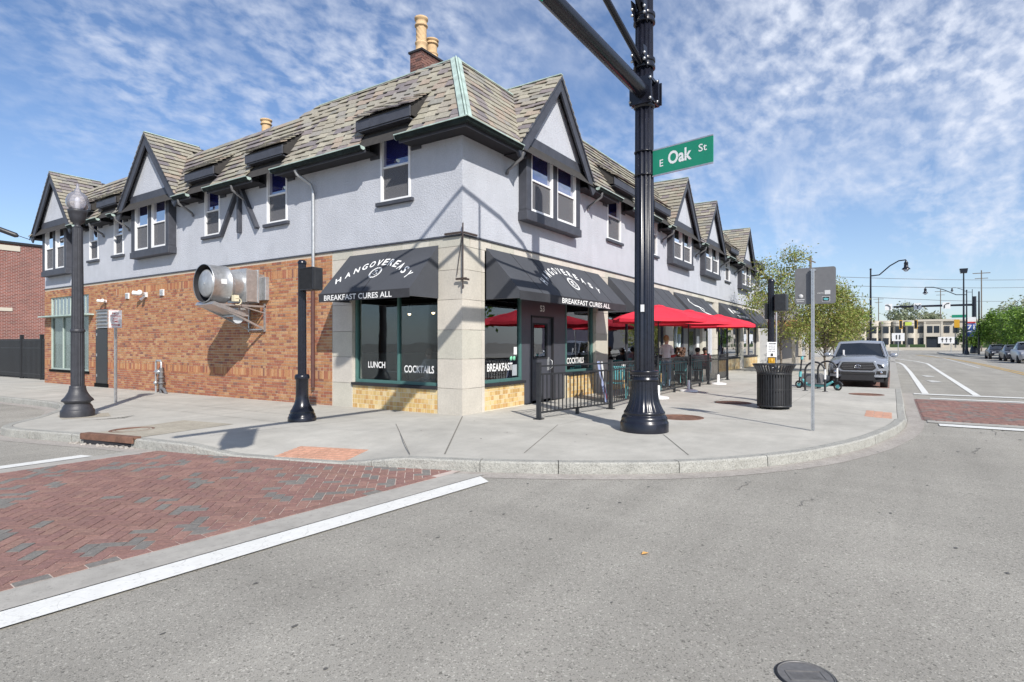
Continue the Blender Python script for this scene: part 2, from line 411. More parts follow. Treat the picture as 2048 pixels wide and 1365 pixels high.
    def build(s, name, mat, parent=None, bevel=0.0, **tags):
        off = ORG.get(parent.name, (0, 0, 0)) if parent else (0, 0, 0)
        o = bpy.data.objects.new(name, s.mesh(name, mat if mat is None or not isinstance(mat, str) else M[mat], off) if not isinstance(mat, (list, tuple))
                                 else s.mesh(name, [M[m] if isinstance(m, str) else m for m in mat], off))
        COL.objects.link(o)
        if parent: o.parent = parent; ORG[o.name] = off
        if bevel:
            b = o.modifiers.new('bevel', 'BEVEL'); b.width = bevel; b.segments = 2; b.limit_method = 'ANGLE'
        for k, val in tags.items(): o[k] = val
        return o
ORG = {}
def thing(name, label, cat, loc=(0, 0, 0), group=None, local=False, rz=0.0):
    o = bpy.data.objects.new(name, None); COL.objects.link(o)
    o.empty_display_size = 0.2
    o.location = loc; o.rotation_euler = (0, 0, rz)
    ORG[o.name] = (0, 0, 0) if local else tuple(loc)
    o['label'] = label; o['category'] = cat
    if group: o['group'] = group
    return o
def tag(o, label, cat, group=None):
    o['label'] = label; o['category'] = cat
    if group: o['group'] = group
    return o
KIDS = {}
def copy_tree(root, loc, rz=None, label=None, scale=None):
    def cp(o, parent):
        c = o.copy(); COL.objects.link(c)
        if parent: c.parent = parent
        for ch in [x for x in ALL_CH.get(o.name, [])]: cp(ch, c)
        return c
    ALL_CH = {}
    for o in COL.objects:
        if o.parent: ALL_CH.setdefault(o.parent.name, []).append(o)
    c = cp(root, None); c.location = loc
    if rz is not None: c.rotation_euler = (0, 0, rz)
    if label: c['label'] = label
    if scale: c.scale = (scale,) * 3
    return c
UNIT = {}
def unit_mesh(kind, mat, col, key):
    k = (kind, key)
    if k not in UNIT:
        b = MB(); b.box((-.5, -.5, -.5), (.5, .5, .5), col)
        UNIT[k] = b.mesh(kind, M[mat])
    return UNIT[k]
def emit(pieces, name, mat, palette, parent, cap=290, rest='rest', rest_name=None):
    """pieces: (centre, full axis a, b, c, palette index). The largest in view become objects, the others one mesh."""
    def key(p):
        c = V(p[0]); return -(V(p[1]).length * V(p[2]).length) / max(1.0, (c - CAM).length_squared)
    pieces = sorted(pieces, key=key)
    off = V(ORG.get(parent.name, (0, 0, 0)))
    for c, a, b, d, k in pieces[:cap]:
        o = bpy.data.objects.new(name, unit_mesh(name, mat, palette[k], k)); COL.objects.link(o)
        o.parent = parent
        a, b, d = V(a), V(b), V(d); c = V(c) - off
        o.matrix_local = Matrix(((a.x, b.x, d.x, c.x), (a.y, b.y, d.y, c.y), (a.z, b.z, d.z, c.z), (0, 0, 0, 1)))
    if len(pieces) > cap:
        m = MB()
        for c, a, b, d, k in pieces[cap:]:
            m.obox(c, V(a) / 2, V(b) / 2, V(d) / 2, palette[k])
        m.build(rest_name or name + '_field', mat, parent, kind='stuff')
def vary(cols, n, amt, seed=3):
    r = random.Random(seed); o = []
    for c in cols:
        for _ in range(n):
            k = 1 + r.uniform(-amt, amt); o.append(tuple(max(0, x * k * (1 + r.uniform(-.015, .015))) for x in c))
    return o
def text_data(s, size=1.0, xs=1.0, bold=0.0):
    cu = bpy.data.curves.new('txt', 'FONT'); cu.body = s; cu.size = 1.0; cu.offset = bold; cu.resolution_u = 3
    cu.align_x = 'LEFT'
    o = bpy.data.objects.new('txt', cu); COL.objects.link(o)
    bpy.context.view_layer.update()
    dg = bpy.context.evaluated_depsgraph_get()
    me = bpy.data.meshes.new_from_object(o.evaluated_get(dg))
    vs = [(v.co.x * size * xs, v.co.y * size) for v in me.vertices]; fs = [list(p.vertices) for p in me.polygons]
    bpy.data.objects.remove(o); bpy.data.curves.remove(cu); bpy.data.meshes.remove(me)
    return vs, fs
def text_into(mb, s, org, U, W, height, width=None, bold=0.0, align='L', mi=0, xs=1.0):
    """flat print of s on the plane org + a U + b W; cap height = height"""
    vs, fs = text_data(s, 1.0, xs, bold)
    if not vs: return
    x0 = min(p[0] for p in vs); x1 = max(p[0] for p in vs)
    capv = 0.70
    k = height / capv; kx = k if width is None else width / (x1 - x0)
    sh = {'L': 0, 'C': (x1 - x0) / 2, 'R': (x1 - x0)}[align]
    org, U, W = V(org), V(U).normalized(), V(W).normalized()
    mb.add([org + U * ((p[0] - x0 - sh) * kx) + W * (p[1] * k) for p in vs], fs, mi=mi)
# ------------------------------------------------------------------ ground: road, pavement, kerbs
def gz(y): return -0.0075 * max(y, 0.0)
ROADZ = -0.14
b = MB()
ys = [-900, -60, -20, 0, 12, 45, 900]
xs = [-900, -60, -12, 0, 20, 60, 900]
def rz(y): return ROADZ + gz(min(y, 45))
for i in range(len(xs) - 1):
    for j in range(len(ys) - 1):
        x0, x1, y0, y1 = xs[i], xs[i + 1], ys[j], ys[j + 1]
        b.poly([(x0, y0, rz(y0)), (x1, y0, rz(y0)), (x1, y1, rz(y1)), (x0, y1, rz(y1))])
b.build('road', 'road', kind='structure')
# outer kerb line, sampled
KP = [(-3.4, 45), (-3.4, 14.6), (-3.30, 11.2), (-3.75, 9.4), (-4.75, 7.6), (-5.45, 6.75), (-5.68, 6.0), (-5.42, 4.6), (-5.05, 2.9), (-4.86, 1.5), (-4.55, 0.3), (-4.15, -1.1),
      (-3.72, -2.33), (-3.33, -3.24), (-2.71, -4.32), (-1.91, -5.33), (-0.60, -6.28), (0.95, -6.93), (2.4, -7.30), (3.7, -7.52), (5.2, -7.62), (7.0, -7.62), (13.3, -7.62)]
def smooth(pts, step):
    o = []
    for i in range(len(pts) - 1):
        p0 = pts[max(i - 1, 0)]; p1 = pts[i]; p2 = pts[i + 1]; p3 = pts[min(i + 2, len(pts) - 1)]
        d = math.hypot(p2[0] - p1[0], p2[1] - p1[1]); n = max(1, int(d / step))
        for k in range(n):
            t = k / n
            o.append(tuple(0.5 * ((2 * p1[a]) + (-p0[a] + p2[a]) * t + (2 * p0[a] - 5 * p1[a] + 4 * p2[a] - p3[a]) * t * t + (-p0[a] + 3 * p1[a] - 3 * p2[a] + p3[a]) * t ** 3) for a in (0, 1)))
    o.append(pts[-1]); return o
KS = [KP[0]] + smooth(KP[1:], 0.24)
def offs(pts, d):
    o = []
    for i, p in enumerate(pts):
        a = V(pts[max(i - 1, 0)]); c = V(pts[min(i + 1, len(pts) - 1)]); t = (c - a).normalized()
        o.append((p[0] - t.y * d, p[1] + t.x * d))    # to the left of travel = inside
    return o
def ss(t): t = max(0, min(1, t)); return t * t * (3 - 2 * t)
def dipk(x, y):      # how far the kerb sinks at the two ramps
    a = ss(1 - max(0, (abs(y + 0.35) - 0.75)) / 1.1) if x < -2 else 0
    c = ss(1 - max(0, (abs(x - 6.1) - 0.9)) / 1.0) if y < -6 else 0
    return 0.115 * max(a, c)
rings = []
for d in (0.16, 0.5, 0.9, 1.4, 1.9):
    q = offs(KS, d)
    rings.append([(p[0], p[1], gz(p[1]) - dipk(*k) * (1 - (d - 0.16) / 1.74)) for p, k in zip(q, KS)])
b = MB()
m = len(KS)
vs = [p for r in rings for p in r]
b.add(vs, [(i * m + k, i * m + k + 1, (i + 1) * m + k + 1, (i + 1) * m + k) for i in range(4) for k in range(m - 1)])
inner = rings[-1]
south = [p for p in inner if p[1] <= 0]; north = [p for p in inner if p[1] > 0]
yc0 = 0.0
xk = north[-1][0] + (south[0][0] - north[-1][0]) * (north[-1][1] / (north[-1][1] - south[0][1]))
b.poly([(xk, 0, 0)] + south + [(13.3, 0, 0)])
b.poly(north + [(xk, 0, 0), (0.6, 0, 0), (0.6, 45, gz(45))])
b.poly([(13.3, 0, 0), (13.3, -5.72, 0), (13.32, -5.2, 0), (120, -5.2, 0), (120, 0, 0)])
b.poly([(0.6, 0, 0), (0.6, 45, gz(45)), (2.5, 45, gz(45)), (2.5, 0, 0)])
b.box((32.0, 0, -0.3), (120, 14, -0.004))
b.build('sidewalk', 'sidewalk', kind='structure')
# kerb stones, each one an object
kerbroot = thing('granite_kerb', 'long grey granite kerb curving round the street corner', 'kerb', (0, 0, 0))
outk = KS; ink = offs(KS, 0.152)
i = 0; lens = [5, 6, 4, 6, 5, 7]; q = 0
rk = random.Random(5)
while i < m - 1:
    j = min(m - 1, i + (lens[q % 6] if i > 0 else 1)); q += 1
    if -5.3 < KS[i][0] < -4.6 and False: pass
    vs = []; n = j - i + 1
    for k in range(i, j + 1):
        (x, y), (xi, yi) = outk[k], ink[k]
        if k == i or k == j:
            t = V(outk[min(k + 1, m - 1)]) - V(outk[max(k - 1, 0)]); t.normalize(); s = 0.005 if k == i else -0.005
            x += t.x * s; y += t.y * s; xi += t.x * s; yi += t.y * s
        z = gz(y) - dipk(*KS[k]) + 0.002
        w = rk.uniform(-.004, .004)
        ox, oy = (x - xi) / 0.152, (y - yi) / 0.152
        vs += [(xi, yi, z), (x - ox * .018, y - oy * .018, z), (x + ox * w, y + oy * w, z - 0.02), (x + ox * (w + .012), y + oy * (w + .012), z - 0.34), (xi, yi, z - 0.34)]
    fs = [(a * 5 + c, a * 5 + (c + 1) % 5, (a + 1) * 5 + (c + 1) % 5, (a + 1) * 5 + c) for a in range(n - 1) for c in range(5)]
    fs += [tuple(range(5))[::-1], tuple(range((n - 1) * 5, n * 5))]
    skip = (-5.30 < KS[i][0] < -4.7 and False)
    MB().add(vs, fs).build('kerb_stone', 'granite', kerbroot)
    i = j
# gutter pan along the curve, dusty concrete
g1 = offs(KS, -0.02); g2 = offs(KS, -0.30); b = MB()
b.add([(p[0], p[1], rz(p[1]) + 0.004) for p in g1] + [(p[0], p[1], rz(p[1]) + 0.004) for p in g2], [(k, k + 1, m + k + 1, m + k) for k in range(m - 1)])
M['dust'] = pmat('gutter_dust', (0.325, 0.298, 0.268), 0.95, ns=12, na=0.16, bump=0.3, bs=100, big=0.14, bigs=1.2, speck=[(70, .88, .75), (90, .9, 1.25)])
b.build('gutter', 'dust', kind='structure')
# parking strip beside the right street
b = MB(); b.poly([(13.3, -7.25, -0.134), (120, -7.25, -0.134), (120, -5.2, -0.134), (13.3, -5.2, -0.134)])
b.build('parking_lane', 'joint', kind='structure')
b = MB(); b.poly([(13.0, -7.64, -0.130), (120, -7.64, -0.130), (120, -7.25, -0.130), (13.0, -7.25, -0.130)])
b.build('gutter_strip', 'gutter', kind='structure')
b = MB(); b.box((13.32, -5.28, -0.3), (120, -5.2, 0.003)); b.box((13.22, -7.62, -0.3), (13.32, -5.2, 0.003)); b.build('kerb', 'granite', kind='structure')
PAV = vary([(0.245, 0.142, 0.12), (0.22, 0.128, 0.112), (0.265, 0.158, 0.13), (0.175, 0.165, 0.152)], 3, 0.07)
pieces = []
rp = random.Random(21)
x = 13.35; row = 0
while x < 30:
    y = -5.3 - (0.1 if row % 2 else 0)
    while y > -7.2:
        pieces.append(((x + .05, y - .1, -0.140), (.095, 0, 0), (0, .193, 0), (0, 0, .03), rp.randrange(12 if rp.random() < .12 else 9))); y -= .2
    x += .1; row += 1
pk = [p for p in pieces]
b = MB()
for c, a, d, e, k in pk: b.obox(c, V(a) / 2, V(d) / 2, V(e) / 2, PAV[k])
b.build('parking_bricks', 'paver', kind='stuff')
tag(bpy.data.objects['parking_bricks'], 'red brick paving of the parking lane under the silver pickup', 'paving')
# ---- herringbone crosswalks
def clip_ok(c, U, W, inside):
    return all(inside(c[0] + U[0] * i + W[0] * j, c[1] + U[1] * i + W[1] * j) for i in (-.48, .48) for j in (-.48, .48))
from mathutils.geometry import intersect_point_tri_2d
kx = [p for p in KS if p[1] > -4 and p[1] < 7]
def kerb_x(y):
    for a, c in zip(KS, KS[1:]):
        if a[0] < -2.4 and min(a[1], c[1]) <= y <= max(a[1], c[1]) and abs(a[1] - c[1]) > 1e-6 and y < 6:
            return a[0] + (c[0] - a[0]) * (y - a[1]) / (c[1] - a[1])
    return -5.6
def low_line(x): return -2.50 - 0.07 * (x + 8.0)
def clip_poly(q, pl):
    for (px0, py0, nx, ny) in pl:       # keep the side where n.(p-p0) >= 0
        o = []
        for i in range(len(q)):
            a, c = q[i], q[(i + 1) % len(q)]
            da = (a[0] - px0) * nx + (a[1] - py0) * ny; dc = (c[0] - px0) * nx + (c[1] - py0) * ny
            if da >= 0: o.append(a)
            if (da >= 0) != (dc >= 0): t = da / (da - dc); o.append((a[0] + (c[0] - a[0]) * t, a[1] + (c[1] - a[1]) * t))
        q = o
        if len(q) < 3: return []
    return q
def planes_box(x0, x1, y0, y1): return lambda X, Y: [(x0, 0, 1, 0), (x1, 0, -1, 0), (0, y0, 0, 1), (0, y1, 0, -1)]
def planes_left(X, Y):
    k = (kerb_x(Y + .2) - kerb_x(Y - .2)) / .4
    return [(0, low_line(0) + .112, .07, 1), (-5, 1.93, -.02, -1), (kerb_x(Y) - .04, Y, -1, k)]
def crossing(name, label, ang, inside, xr, yr, z, cap, border=None, planes=None):
    cuts = []
    root = thing(name, label, 'crosswalk', (0, 0, z))
    pcs = []; Lb, Wb = 0.204, 0.104; ca, sa = math.cos(ang), math.sin(ang)
    cx, cy = (xr[0] + xr[1]) / 2, (yr[0] + yr[1]) / 2
    R = int(max(xr[1] - xr[0], yr[1] - yr[0]) / Wb) + 4
    r = random.Random(4)
    for i in range(-R, R):
        for j in range(-R // 4 - 2, R // 4 + 2):
            # herringbone: unit w; horizontal brick at (i + 4j, i), vertical at (i+4j+2, i-1)... 
            for (ox, oy, hor) in ((0, 0, True), (2, -1, False)):
                ux = (i + 4 * j + ox); uy = (i + oy)
                if hor: px, py = ux + 1, uy + .5; a = (Lb - .008, 0); d = (0, Wb - .008)
                else: px, py = ux + .5, uy + 1; a = (0, Lb - .008); d = (Wb - .008, 0)
                px *= Wb; py *= Wb
                X = cx + px * ca - py * sa; Y = cy + px * sa + py * ca
                if not (xr[0] < X < xr[1] and yr[0] < Y < yr[1]): continue
                A = (a[0] * ca - a[1] * sa, a[0] * sa + a[1] * ca, 0); D = (d[0] * ca - d[1] * sa, d[0] * sa + d[1] * ca, 0)
                full = clip_ok((X, Y), A, D, inside)
                if not full and not inside(X, Y) and not any(inside(X + A[0] * i + D[0] * j, Y + A[1] * i + D[1] * j) for i in (-.5, 0, .5) for j in (-.5, .5)): continue
                k = 9 + r.randrange(3) if r.random() < (.34 if noise2(X, Y) > .2 else .07) else r.randrange(9)
                tz = r.uniform(-.0015, .0015)
                if not full:
                    q = [(X + A[0] * i + D[0] * j, Y + A[1] * i + D[1] * j) for i, j in ((-.5, -.5), (.5, -.5), (.5, .5), (-.5, .5))]
                    q = clip_poly(q, planes(X, Y))
                    if len(q) > 2: cuts.append((q, rz(Y) + z + .015 + tz, k))
                    continue
                pcs.append(((X, Y, rz(Y) + z + tz), A, D, (0, 0, .03), k))
    if border:
        for (X, Y, A, D) in border:
            k = r.randrange(9) if r.random() > .2 else 9 + r.randrange(3)
            pcs.append(((X, Y, rz(Y) + z), A, D, (0, 0, .03), k))
    emit(pcs, 'paving_brick', 'paver', PAV, root, cap)
    cb = MB()
    for q, zz, k in cuts: cb.prism([(p[0], p[1], zz) for p in q], (0, 0, -.02), PAV[k])
    if cuts: cb.build('cut_bricks', 'paver', root, kind='stuff')
    return root
from mathutils import noise as mn
def noise2(x, y): return mn.noise(V((x * 1.1 - y * .5, y * 2.2, 3.3)))
def in1(x, y):
    return x > -16 and y > low_line(x) + 0.115 and y < 1.93 - 0.02 * (x + 5) and x < kerb_x(y) - 0.04
M['joint2'] = pmat('sanded_joint', (0.44, 0.37, 0.33), 0.95, ns=5, na=0.2, big=0.3, bigs=1)
b = MB(); pts = [(-16, low_line(-16)), (-3.75, low_line(-3.75))]
pts += [(p[0] - .02, p[1]) for p in KS[::-1] if low_line(-3.7) < p[1] < 2.0 and p[0] < -2.5]
pts += [(-5.0, 1.98), (-16, 2.15)]
b.poly([(p[0], p[1], ROADZ + 0.0125 - .0075 * max(0, p[1])) for p in pts])
b.build('crosswalk_bed', 'joint2', kind='structure')
bord = []
x = -15.9
while x < -3.9:
    y = low_line(x) + 0.055
    bord.append((x, y, (0.196, -0.0137, 0), (0.0067, 0.096, 0))); x += 0.207
crossing('brick_crosswalk', 'red and grey herringbone brick crosswalk in the left foreground', rad(-2 + 45), in1, (-16, -3.4), (-3.4, 2.2), 0.002, 295, bord, planes_left)
M['joint3'] = pmat('crosswalk_sand', (0.22, 0.14, 0.125), 0.95, ns=5, na=0.2, big=0.2, bigs=.7)
b = MB(); b.poly([(5.6, -7.9, ROADZ + .0085), (11.0, -7.9, ROADZ + .0085), (11.0, -22, ROADZ + .0085), (5.6, -22, ROADZ + .0085)][::-1])
b.build('crosswalk_bed', 'joint3', kind='structure')
crossing('brick_crosswalk', 'worn dark red brick crosswalk crossing the right street past the ramp', rad(45), lambda x, y: 5.65 < x < 10.95 and -16 < y < -7.95, (5.6, 11.0), (-16, -7.9), 0.002, 60, None, planes_box(5.62, 10.98, -16, -7.93))
# concrete bands and painted lines
def strip(name, pts, mat, z, root=None, **t):
    b = MB(); b.poly([(p[0], p[1], rz(p[1]) + z) for p in pts]); return b.build(name, mat, root, **t)
def ll(x, d): return (x, low_line(x) - d)
strip('concrete_band', [ll(-16, .35), ll(-3.55, .35), ll(-3.72, 0), ll(-16, 0)], 'gutter', .012, kind='structure')
strip('concrete_band', [(-16, 2.16), (-5.15, 1.97), (-5.3, 2.28), (-16, 2.46)], 'gutter', .012, kind='structure')
strip('white_line', [ll(-16, .63), ll(-3.83, .63), ll(-3.66, .37), ll(-16, .37)], 'paint', .014, kind='structure')
strip('white_line', [(-16, 2.50), (-5.68, 2.31), (-5.74, 2.56), (-16, 2.76)], 'paint', .014, kind='structure')
strip('concrete_band', [(5.2, -7.98), (5.2, -22), (5.6, -22), (5.6, -7.98)], 'gutter', .012, kind='structure')
strip('concrete_band', [(11.0, -7.98), (11.0, -22), (11.3, -22), (11.3, -7.98)], 'gutter', .012, kind='structure')
strip('white_line', [(4.72, -8.15), (4.72, -22), (5.1, -22), (5.1, -8.15)], 'paint', .014, kind='structure')
strip('white_line', [(11.38, -8.3), (11.38, -22), (11.66, -22), (11.66, -8.3)], 'paint', .014, kind='structure')
strip('stop_line', [(12.9, -7.95), (12.9, -22), (13.3, -22), (13.3, -7.95)], 'paint', .014, kind='structure')
def line(name, pts, w, mat, z=.010):
    L1 = offs(pts, w / 2); L2 = offs(pts, -w / 2); n = len(pts); b = MB()
    b.add([(p[0], p[1], ROADZ + z) for p in L1 + L2], [(k, k + 1, n + k + 1, n + k) for k in range(n - 1)])
    b.build(name, mat, kind='structure')
line('white_line', [(13.4, -8.27), (30, -8.22), (42, -8.1), (47, -7.9), (53, -7.1)], 0.18, 'paint', .010)
line('white_line', [(13.4, -9.56), (30, -9.62), (46, -9.7), (52, -9.2), (63, -7.5)], 0.18, 'paint', .010)
line('white_line', [(38, -12.1), (56, -12.0), (75, -11.8), (96, -11.4)], 0.16, 'paint_w')
line('yellow_line', [(13.4, -13.10), (30, -13.02), (48, -12.85), (64, -12.3), (84, -10.0)], 0.13, 'yellow')
line('yellow_line', [(13.4, -13.42), (30, -13.34), (48, -13.17), (64, -12.62), (84, -10.3)], 0.13, 'yellow')
for x0 in (20.0, 24.5):
    b = MB()
    b.add([(x0, -8.75, ROADZ + .011), (x0 + 1.6, -8.6, ROADZ + .011), (x0 + 1.6, -8.85, ROADZ + .011), (x0 + .9, -9.05, ROADZ + .011), (x0 + .2, -9.1, ROADZ + .011)], [(0, 1, 2, 3, 4)])
    b.build('bicycle_lane_symbol', 'paint_w', kind='structure')
# pavement joints (sawn grooves filled with dirt)
def joint(p, q, w=.014, z=.004):
    d = (V(q) - V(p)).normalized(); nrm = V((-d.y, d.x)) * w / 2
    return [(p[0] + nrm.x, p[1] + nrm.y), (q[0] + nrm.x, q[1] + nrm.y), (q[0] - nrm.x, q[1] - nrm.y), (p[0] - nrm.x, p[1] - nrm.y)]
b = MB()
def addj(p, q, w=.014):
    n = max(1, int((V(q) - V(p)).length / .5))
    for k in range(n):
        a = V(p).lerp(V(q), k / n); c = V(p).lerp(V(q), (k + 1) / n)
        b.poly([(x, y, gz(y) + .004) for x, y in joint(a, c, w)])
addj((-0.1, -0.08), (-3.35, -2.35), .022)
addj((-1.60, 0.3), (-3.6, -1.95), .012)
addj((-0.06, -2.27), (-2.7, -3.2)); addj((-.1, -4.25), (-1.6, -5.1)); addj((2.2, -3.0), (2.6, -5.35), .01)
for xx in (5.4, 8.4, 11.4): addj((xx, -2.4), (xx, -5.2), .01)
for xx in range(16, 60, 3): addj((xx, -.2), (xx, -5.1), .01)
addj((5.4, -3.6), (60, -3.6), .01)
for yy in (4.6, 8.2, 10.9, 13.6, 16.3, 19, 22): addj((-.1, yy), (-3.3, yy), .01)
addj((-1.75, 3.0), (-1.75, 30), .01)
for xx in range(6, 13, 2): addj((xx, -5.3), (xx, -7.3), .008)
addj((5.4, -5.3), (13.1, -5.3), .008); addj((-1.0, 1.2), (-4.2, 1.9), .009); addj((-2.6, 2.2), (-2.6, 9.5), .008); addj((.9, -.2), (.9, -1.9), .008); addj((-.1, -2.3), (2.3, -2.3), .006); addj((2.6, -5.35), (2.9, -7.0), .008)
b.build('pavement_joints', 'joint', kind='structure')
# tactile pads of small domed bricks
def pad(label, c, a1, L1, L2, nu, nv):
    root = thing('tactile_paving', label, 'paving', (*c, gz(c[1])))
    U = V((math.cos(a1), math.sin(a1), 0)); W = V((-math.sin(a1), math.cos(a1), 0))
    base = MB()
    k0 = min(range(m), key=lambda k: math.hypot(KS[k][0] - c[0], KS[k][1] - c[1]))
    def hz(p):
        dmin = min(math.hypot(q[0] - p[0], q[1] - p[1]) for q in KS)
        kk = min(KS, key=lambda q: math.hypot(q[0] - p[0], q[1] - p[1]))
        return gz(p[1]) - dipk(*kk) * max(0, 1 - max(0, dmin - .16) / 1.74)
    me = None
    pcs = []
    for i in range(nu):
        for j in range(nv):
            p = V((*c, 0)) + U * ((i + .5) / nu - .5) * L1 + W * ((j + .5) / nv - .5) * L2
            pcs.append(((p.x, p.y, hz(p) + .004), U * (L1 / nu - .008), W * (L2 / nv - .008), V((0, 0, .012)), 0))
    m0 = 'tactile_brick'
    UNIT[(m0, 0)] = MB().box((-.5, -.5, -.5), (.5, .5, .5)).mesh(m0, M['tactile'])
    emit(pcs, m0, 'tactile', [(0.5, 0.25, 0.16)], root, 300)
pad('salmon tactile paving at the ramp beside the herringbone crosswalk', (-3.88, -0.50), rad(-72), 1.15, .62, 12, 6)
pad('salmon ribbed tactile paving at the ramp right of the sign post', (5.75, -7.12), 0, 1.3, .50, 12, 3)
# manhole covers and the storm drain
def cover(label, c, r, mat, rings=2, txt=False):
    z = (gz(c[1]) if mat != 'lidroad' else ROADZ)
    o = thing('manhole_cover', label, 'manhole cover', (c[0], c[1], z))
    b = MB(); b.lathe((c[0], c[1], z - .03), [(r, 0), (r, .036), (r - .02, .038), (r - .025, .034), (0, .034)], 40)
    for k in range(rings): b.lathe((c[0], c[1], z), [(r * (.8 - .28 * k), .003), (r * (.8 - .28 * k), .008), (r * (.77 - .28 * k), .008), (r * (.77 - .28 * k), .003)], 40)
    b.build('lid', 'iron2' if txt else 'rust', o)
    b = MB(); b.lathe((c[0], c[1], z - .03), [(r + .03, 0), (r + .03, .035), (r + .004, .037), (r + .004, 0)], 40); b.build('ring', 'rust' if not txt else 'iron2', o)
    return o
cover('rusty round manhole cover behind the base of the big black pole', (2.22, -3.82), .42, 'rust')
cover('grey round manhole cover left of the slatted bin', (5.75, -4.05), .40, 'rust')
cover('round manhole cover on the pavement in front of the silver pickup', (10.3, -6.75), .42, 'rust')
cover('rusty round manhole cover behind the storm drain on the left', (-4.55, 3.75), .32, 'rust', 1)
o = thing('water_cover', 'black oval iron water cover with cast lettering in the asphalt', 'manhole cover', (-6.155, -7.01, ROADZ))
zc_ = ROADZ
b = MB(); b.lathe((-6.155, -7.01, zc_ - .03), [(.138, 0), (.138, .038), (.128, .040), (.124, .036), (0, .036)], 48); b.build('lid', 'iron2', o)
M['castm'] = pmat('worn_cast_edge', (0.16, 0.155, 0.15), 0.5, 0.3, ns=30, na=.2)
b = MB(); b.lathe((-6.155, -7.01, zc_ - .03), [(.129, .038), (.129, .0415), (.124, .0415), (.124, .036)], 48)
U_ = V((.50, -.866, 0)); W_ = V((.866, .50, 0)); c_ = V((-6.155, -7.01, zc_ + .008))
for sx in (-1, 1): b.beam(c_ + U_ * .085 * sx - W_ * .04, c_ + U_ * .085 * sx + W_ * .04, .005, .005)
for sx in (-1, 1): b.beam(c_ - U_ * .085 + W_ * .04 * sx, c_ + U_ * .085 + W_ * .04 * sx, .005, .005)
text_into(b, 'WATER', c_ + V((0, 0, .002)) - W_ * .022, U_, W_, .045, .14, 0.02, 'C')
b.build('cast_lettering', 'castm', o)
o = thing('storm_drain', 'rusty iron storm drain lip over a dark opening in the kerb', 'drain', (-5.35, 3.2, ROADZ))
def kp(y):  # kerb outer point at y
    return kerb_x(y)
y0, y1 = 3.85, 2.6
b = MB(); b.prism([(kp(y0) - .035, y0, -.035), (kp(y1) - .035, y1, -.03), (kp(y1) + .09, y1, -.03), (kp(y0) + .09, y0, -.035)], (0, 0, .042)); 
b.prism([(kp(y0) - .045, y0, -.095), (kp(y1) - .045, y1, -.09), (kp(y1) - .02, y1, -.09), (kp(y0) - .02, y0, -.095)], (0, 0, .095)); b.build('iron_lip', 'rust', o, bevel=.004)
b = MB(); b.prism([(kp(y0) - .03, y0 - .1, -.20), (kp(y1) - .03, y1 + .1, -.20), (kp(y1) + .1, y1 + .1, -.20), (kp(y0) + .1, y0 - .1, -.20)], (0, 0, .105)); b.build('opening', 'dark', o)
b = MB(); rr = random.Random(2)
for k in range(60):
    y = rr.uniform(y1 - .1, y0 + .15); s = rr.uniform(.008, .035); x = kp(min(y, 5)) - rr.uniform(.03, .14)
    b.ball((x, y, rz(y) + s * .3), s, 6, 4, (1.3, 1, .6))
b.build('rubble', 'dust', o, kind='stuff')
M['oldconc'] = pmat('old_concrete', (0.34, 0.31, 0.25), 0.92, ns=12, na=.15, big=.2, bigs=2, speck=[(50, .9, .8)])
b = MB(); b.poly([(p[0], p[1], gz(p[1]) + .005) for p in [(-5.08, 3.9), (-4.88, 2.7), (-3.2, 2.9), (-3.4, 4.3)]]); b.build('concrete_patch', 'oldconc', kind='structure')
b = MB(); b.poly([(x, y, gz(y) + .004) for x, y in [(-4.62, 6.6), (-3.85, 6.35), (-3.6, 7.1), (-4.4, 7.5)]]); b.build('concrete_patch', 'oldconc', kind='structure')
# dark spots, gum and a fallen leaf on the asphalt
b = MB(); rr = random.Random(9)
for k in range(150):
    x = rr.uniform(-8.5, 6); y = rr.uniform(-10, -2.9)
    if y > -3.4 - .6 * max(0, x + 4): continue
    r_ = rr.uniform(.003, .011) * (1 + (math.hypot(x + 9.3, y + 7.4)) * .12)
    n_ = 9; a0 = rr.uniform(0, 3)
    b.poly([(x + r_ * rr.uniform(.6, 1.2) * math.cos(a0 + 6.283 * i / n_) * 1.5, y + r_ * rr.uniform(.6, 1.1) * math.sin(a0 + 6.283 * i / n_), ROADZ + .0045) for i in range(n_)])
for k in range(26):
    x = rr.uniform(-3, 5); y = rr.uniform(-5.2, -.5)
    if x < 0 and y < -2.6 - .8 * (x + 3.0): continue
    r_ = rr.uniform(.006, .016)
    b.poly([(x + r_ * math.cos(6.283 * i / 8) * 1.3, y + r_ * math.sin(6.283 * i / 8), .0045) for i in range(8)])
for (x, y, L_) in ((-2.6, -5.9, .5), (-2.9, -6.6, .35), (3.9, -8.9, 1.2), (1.5, -8.4, .7)):
    px0, py0 = x, y
    for q in range(14):
        nx_ = px0 + L_ / 14 + rr.uniform(-.01, .01); ny_ = py0 + rr.uniform(-.035, .03); w_ = rr.uniform(.002, .006)
        b.poly([(px0, py0 - w_, ROADZ + .0045), (nx_, ny_ - w_, ROADZ + .0045), (nx_, ny_ + w_, ROADZ + .0045), (px0, py0 + w_, ROADZ + .0045)]); px0, py0 = nx_, ny_
b.build('gum_spots', plain('gum', (0.10, 0.097, 0.09)) and 'gum', kind='stuff')
bpy.data.objects['gum_spots']['label'] = 'dark gum spots and stains scattered over asphalt and pavement'; bpy.data.objects['gum_spots']['category'] = 'stains'
b = MB(); b.poly([(-5.05, -5.75, ROADZ + .008), (-5.03, -5.79, ROADZ + .02), (-4.99, -5.79, ROADZ + .01), (-5.0, -5.745, ROADZ + .016)])
tag(b.build('dry_leaf', plain('dryleaf', (0.6, 0.33, 0.1)) and 'dryleaf'), 'small orange dry leaf lying on the asphalt', 'leaf')
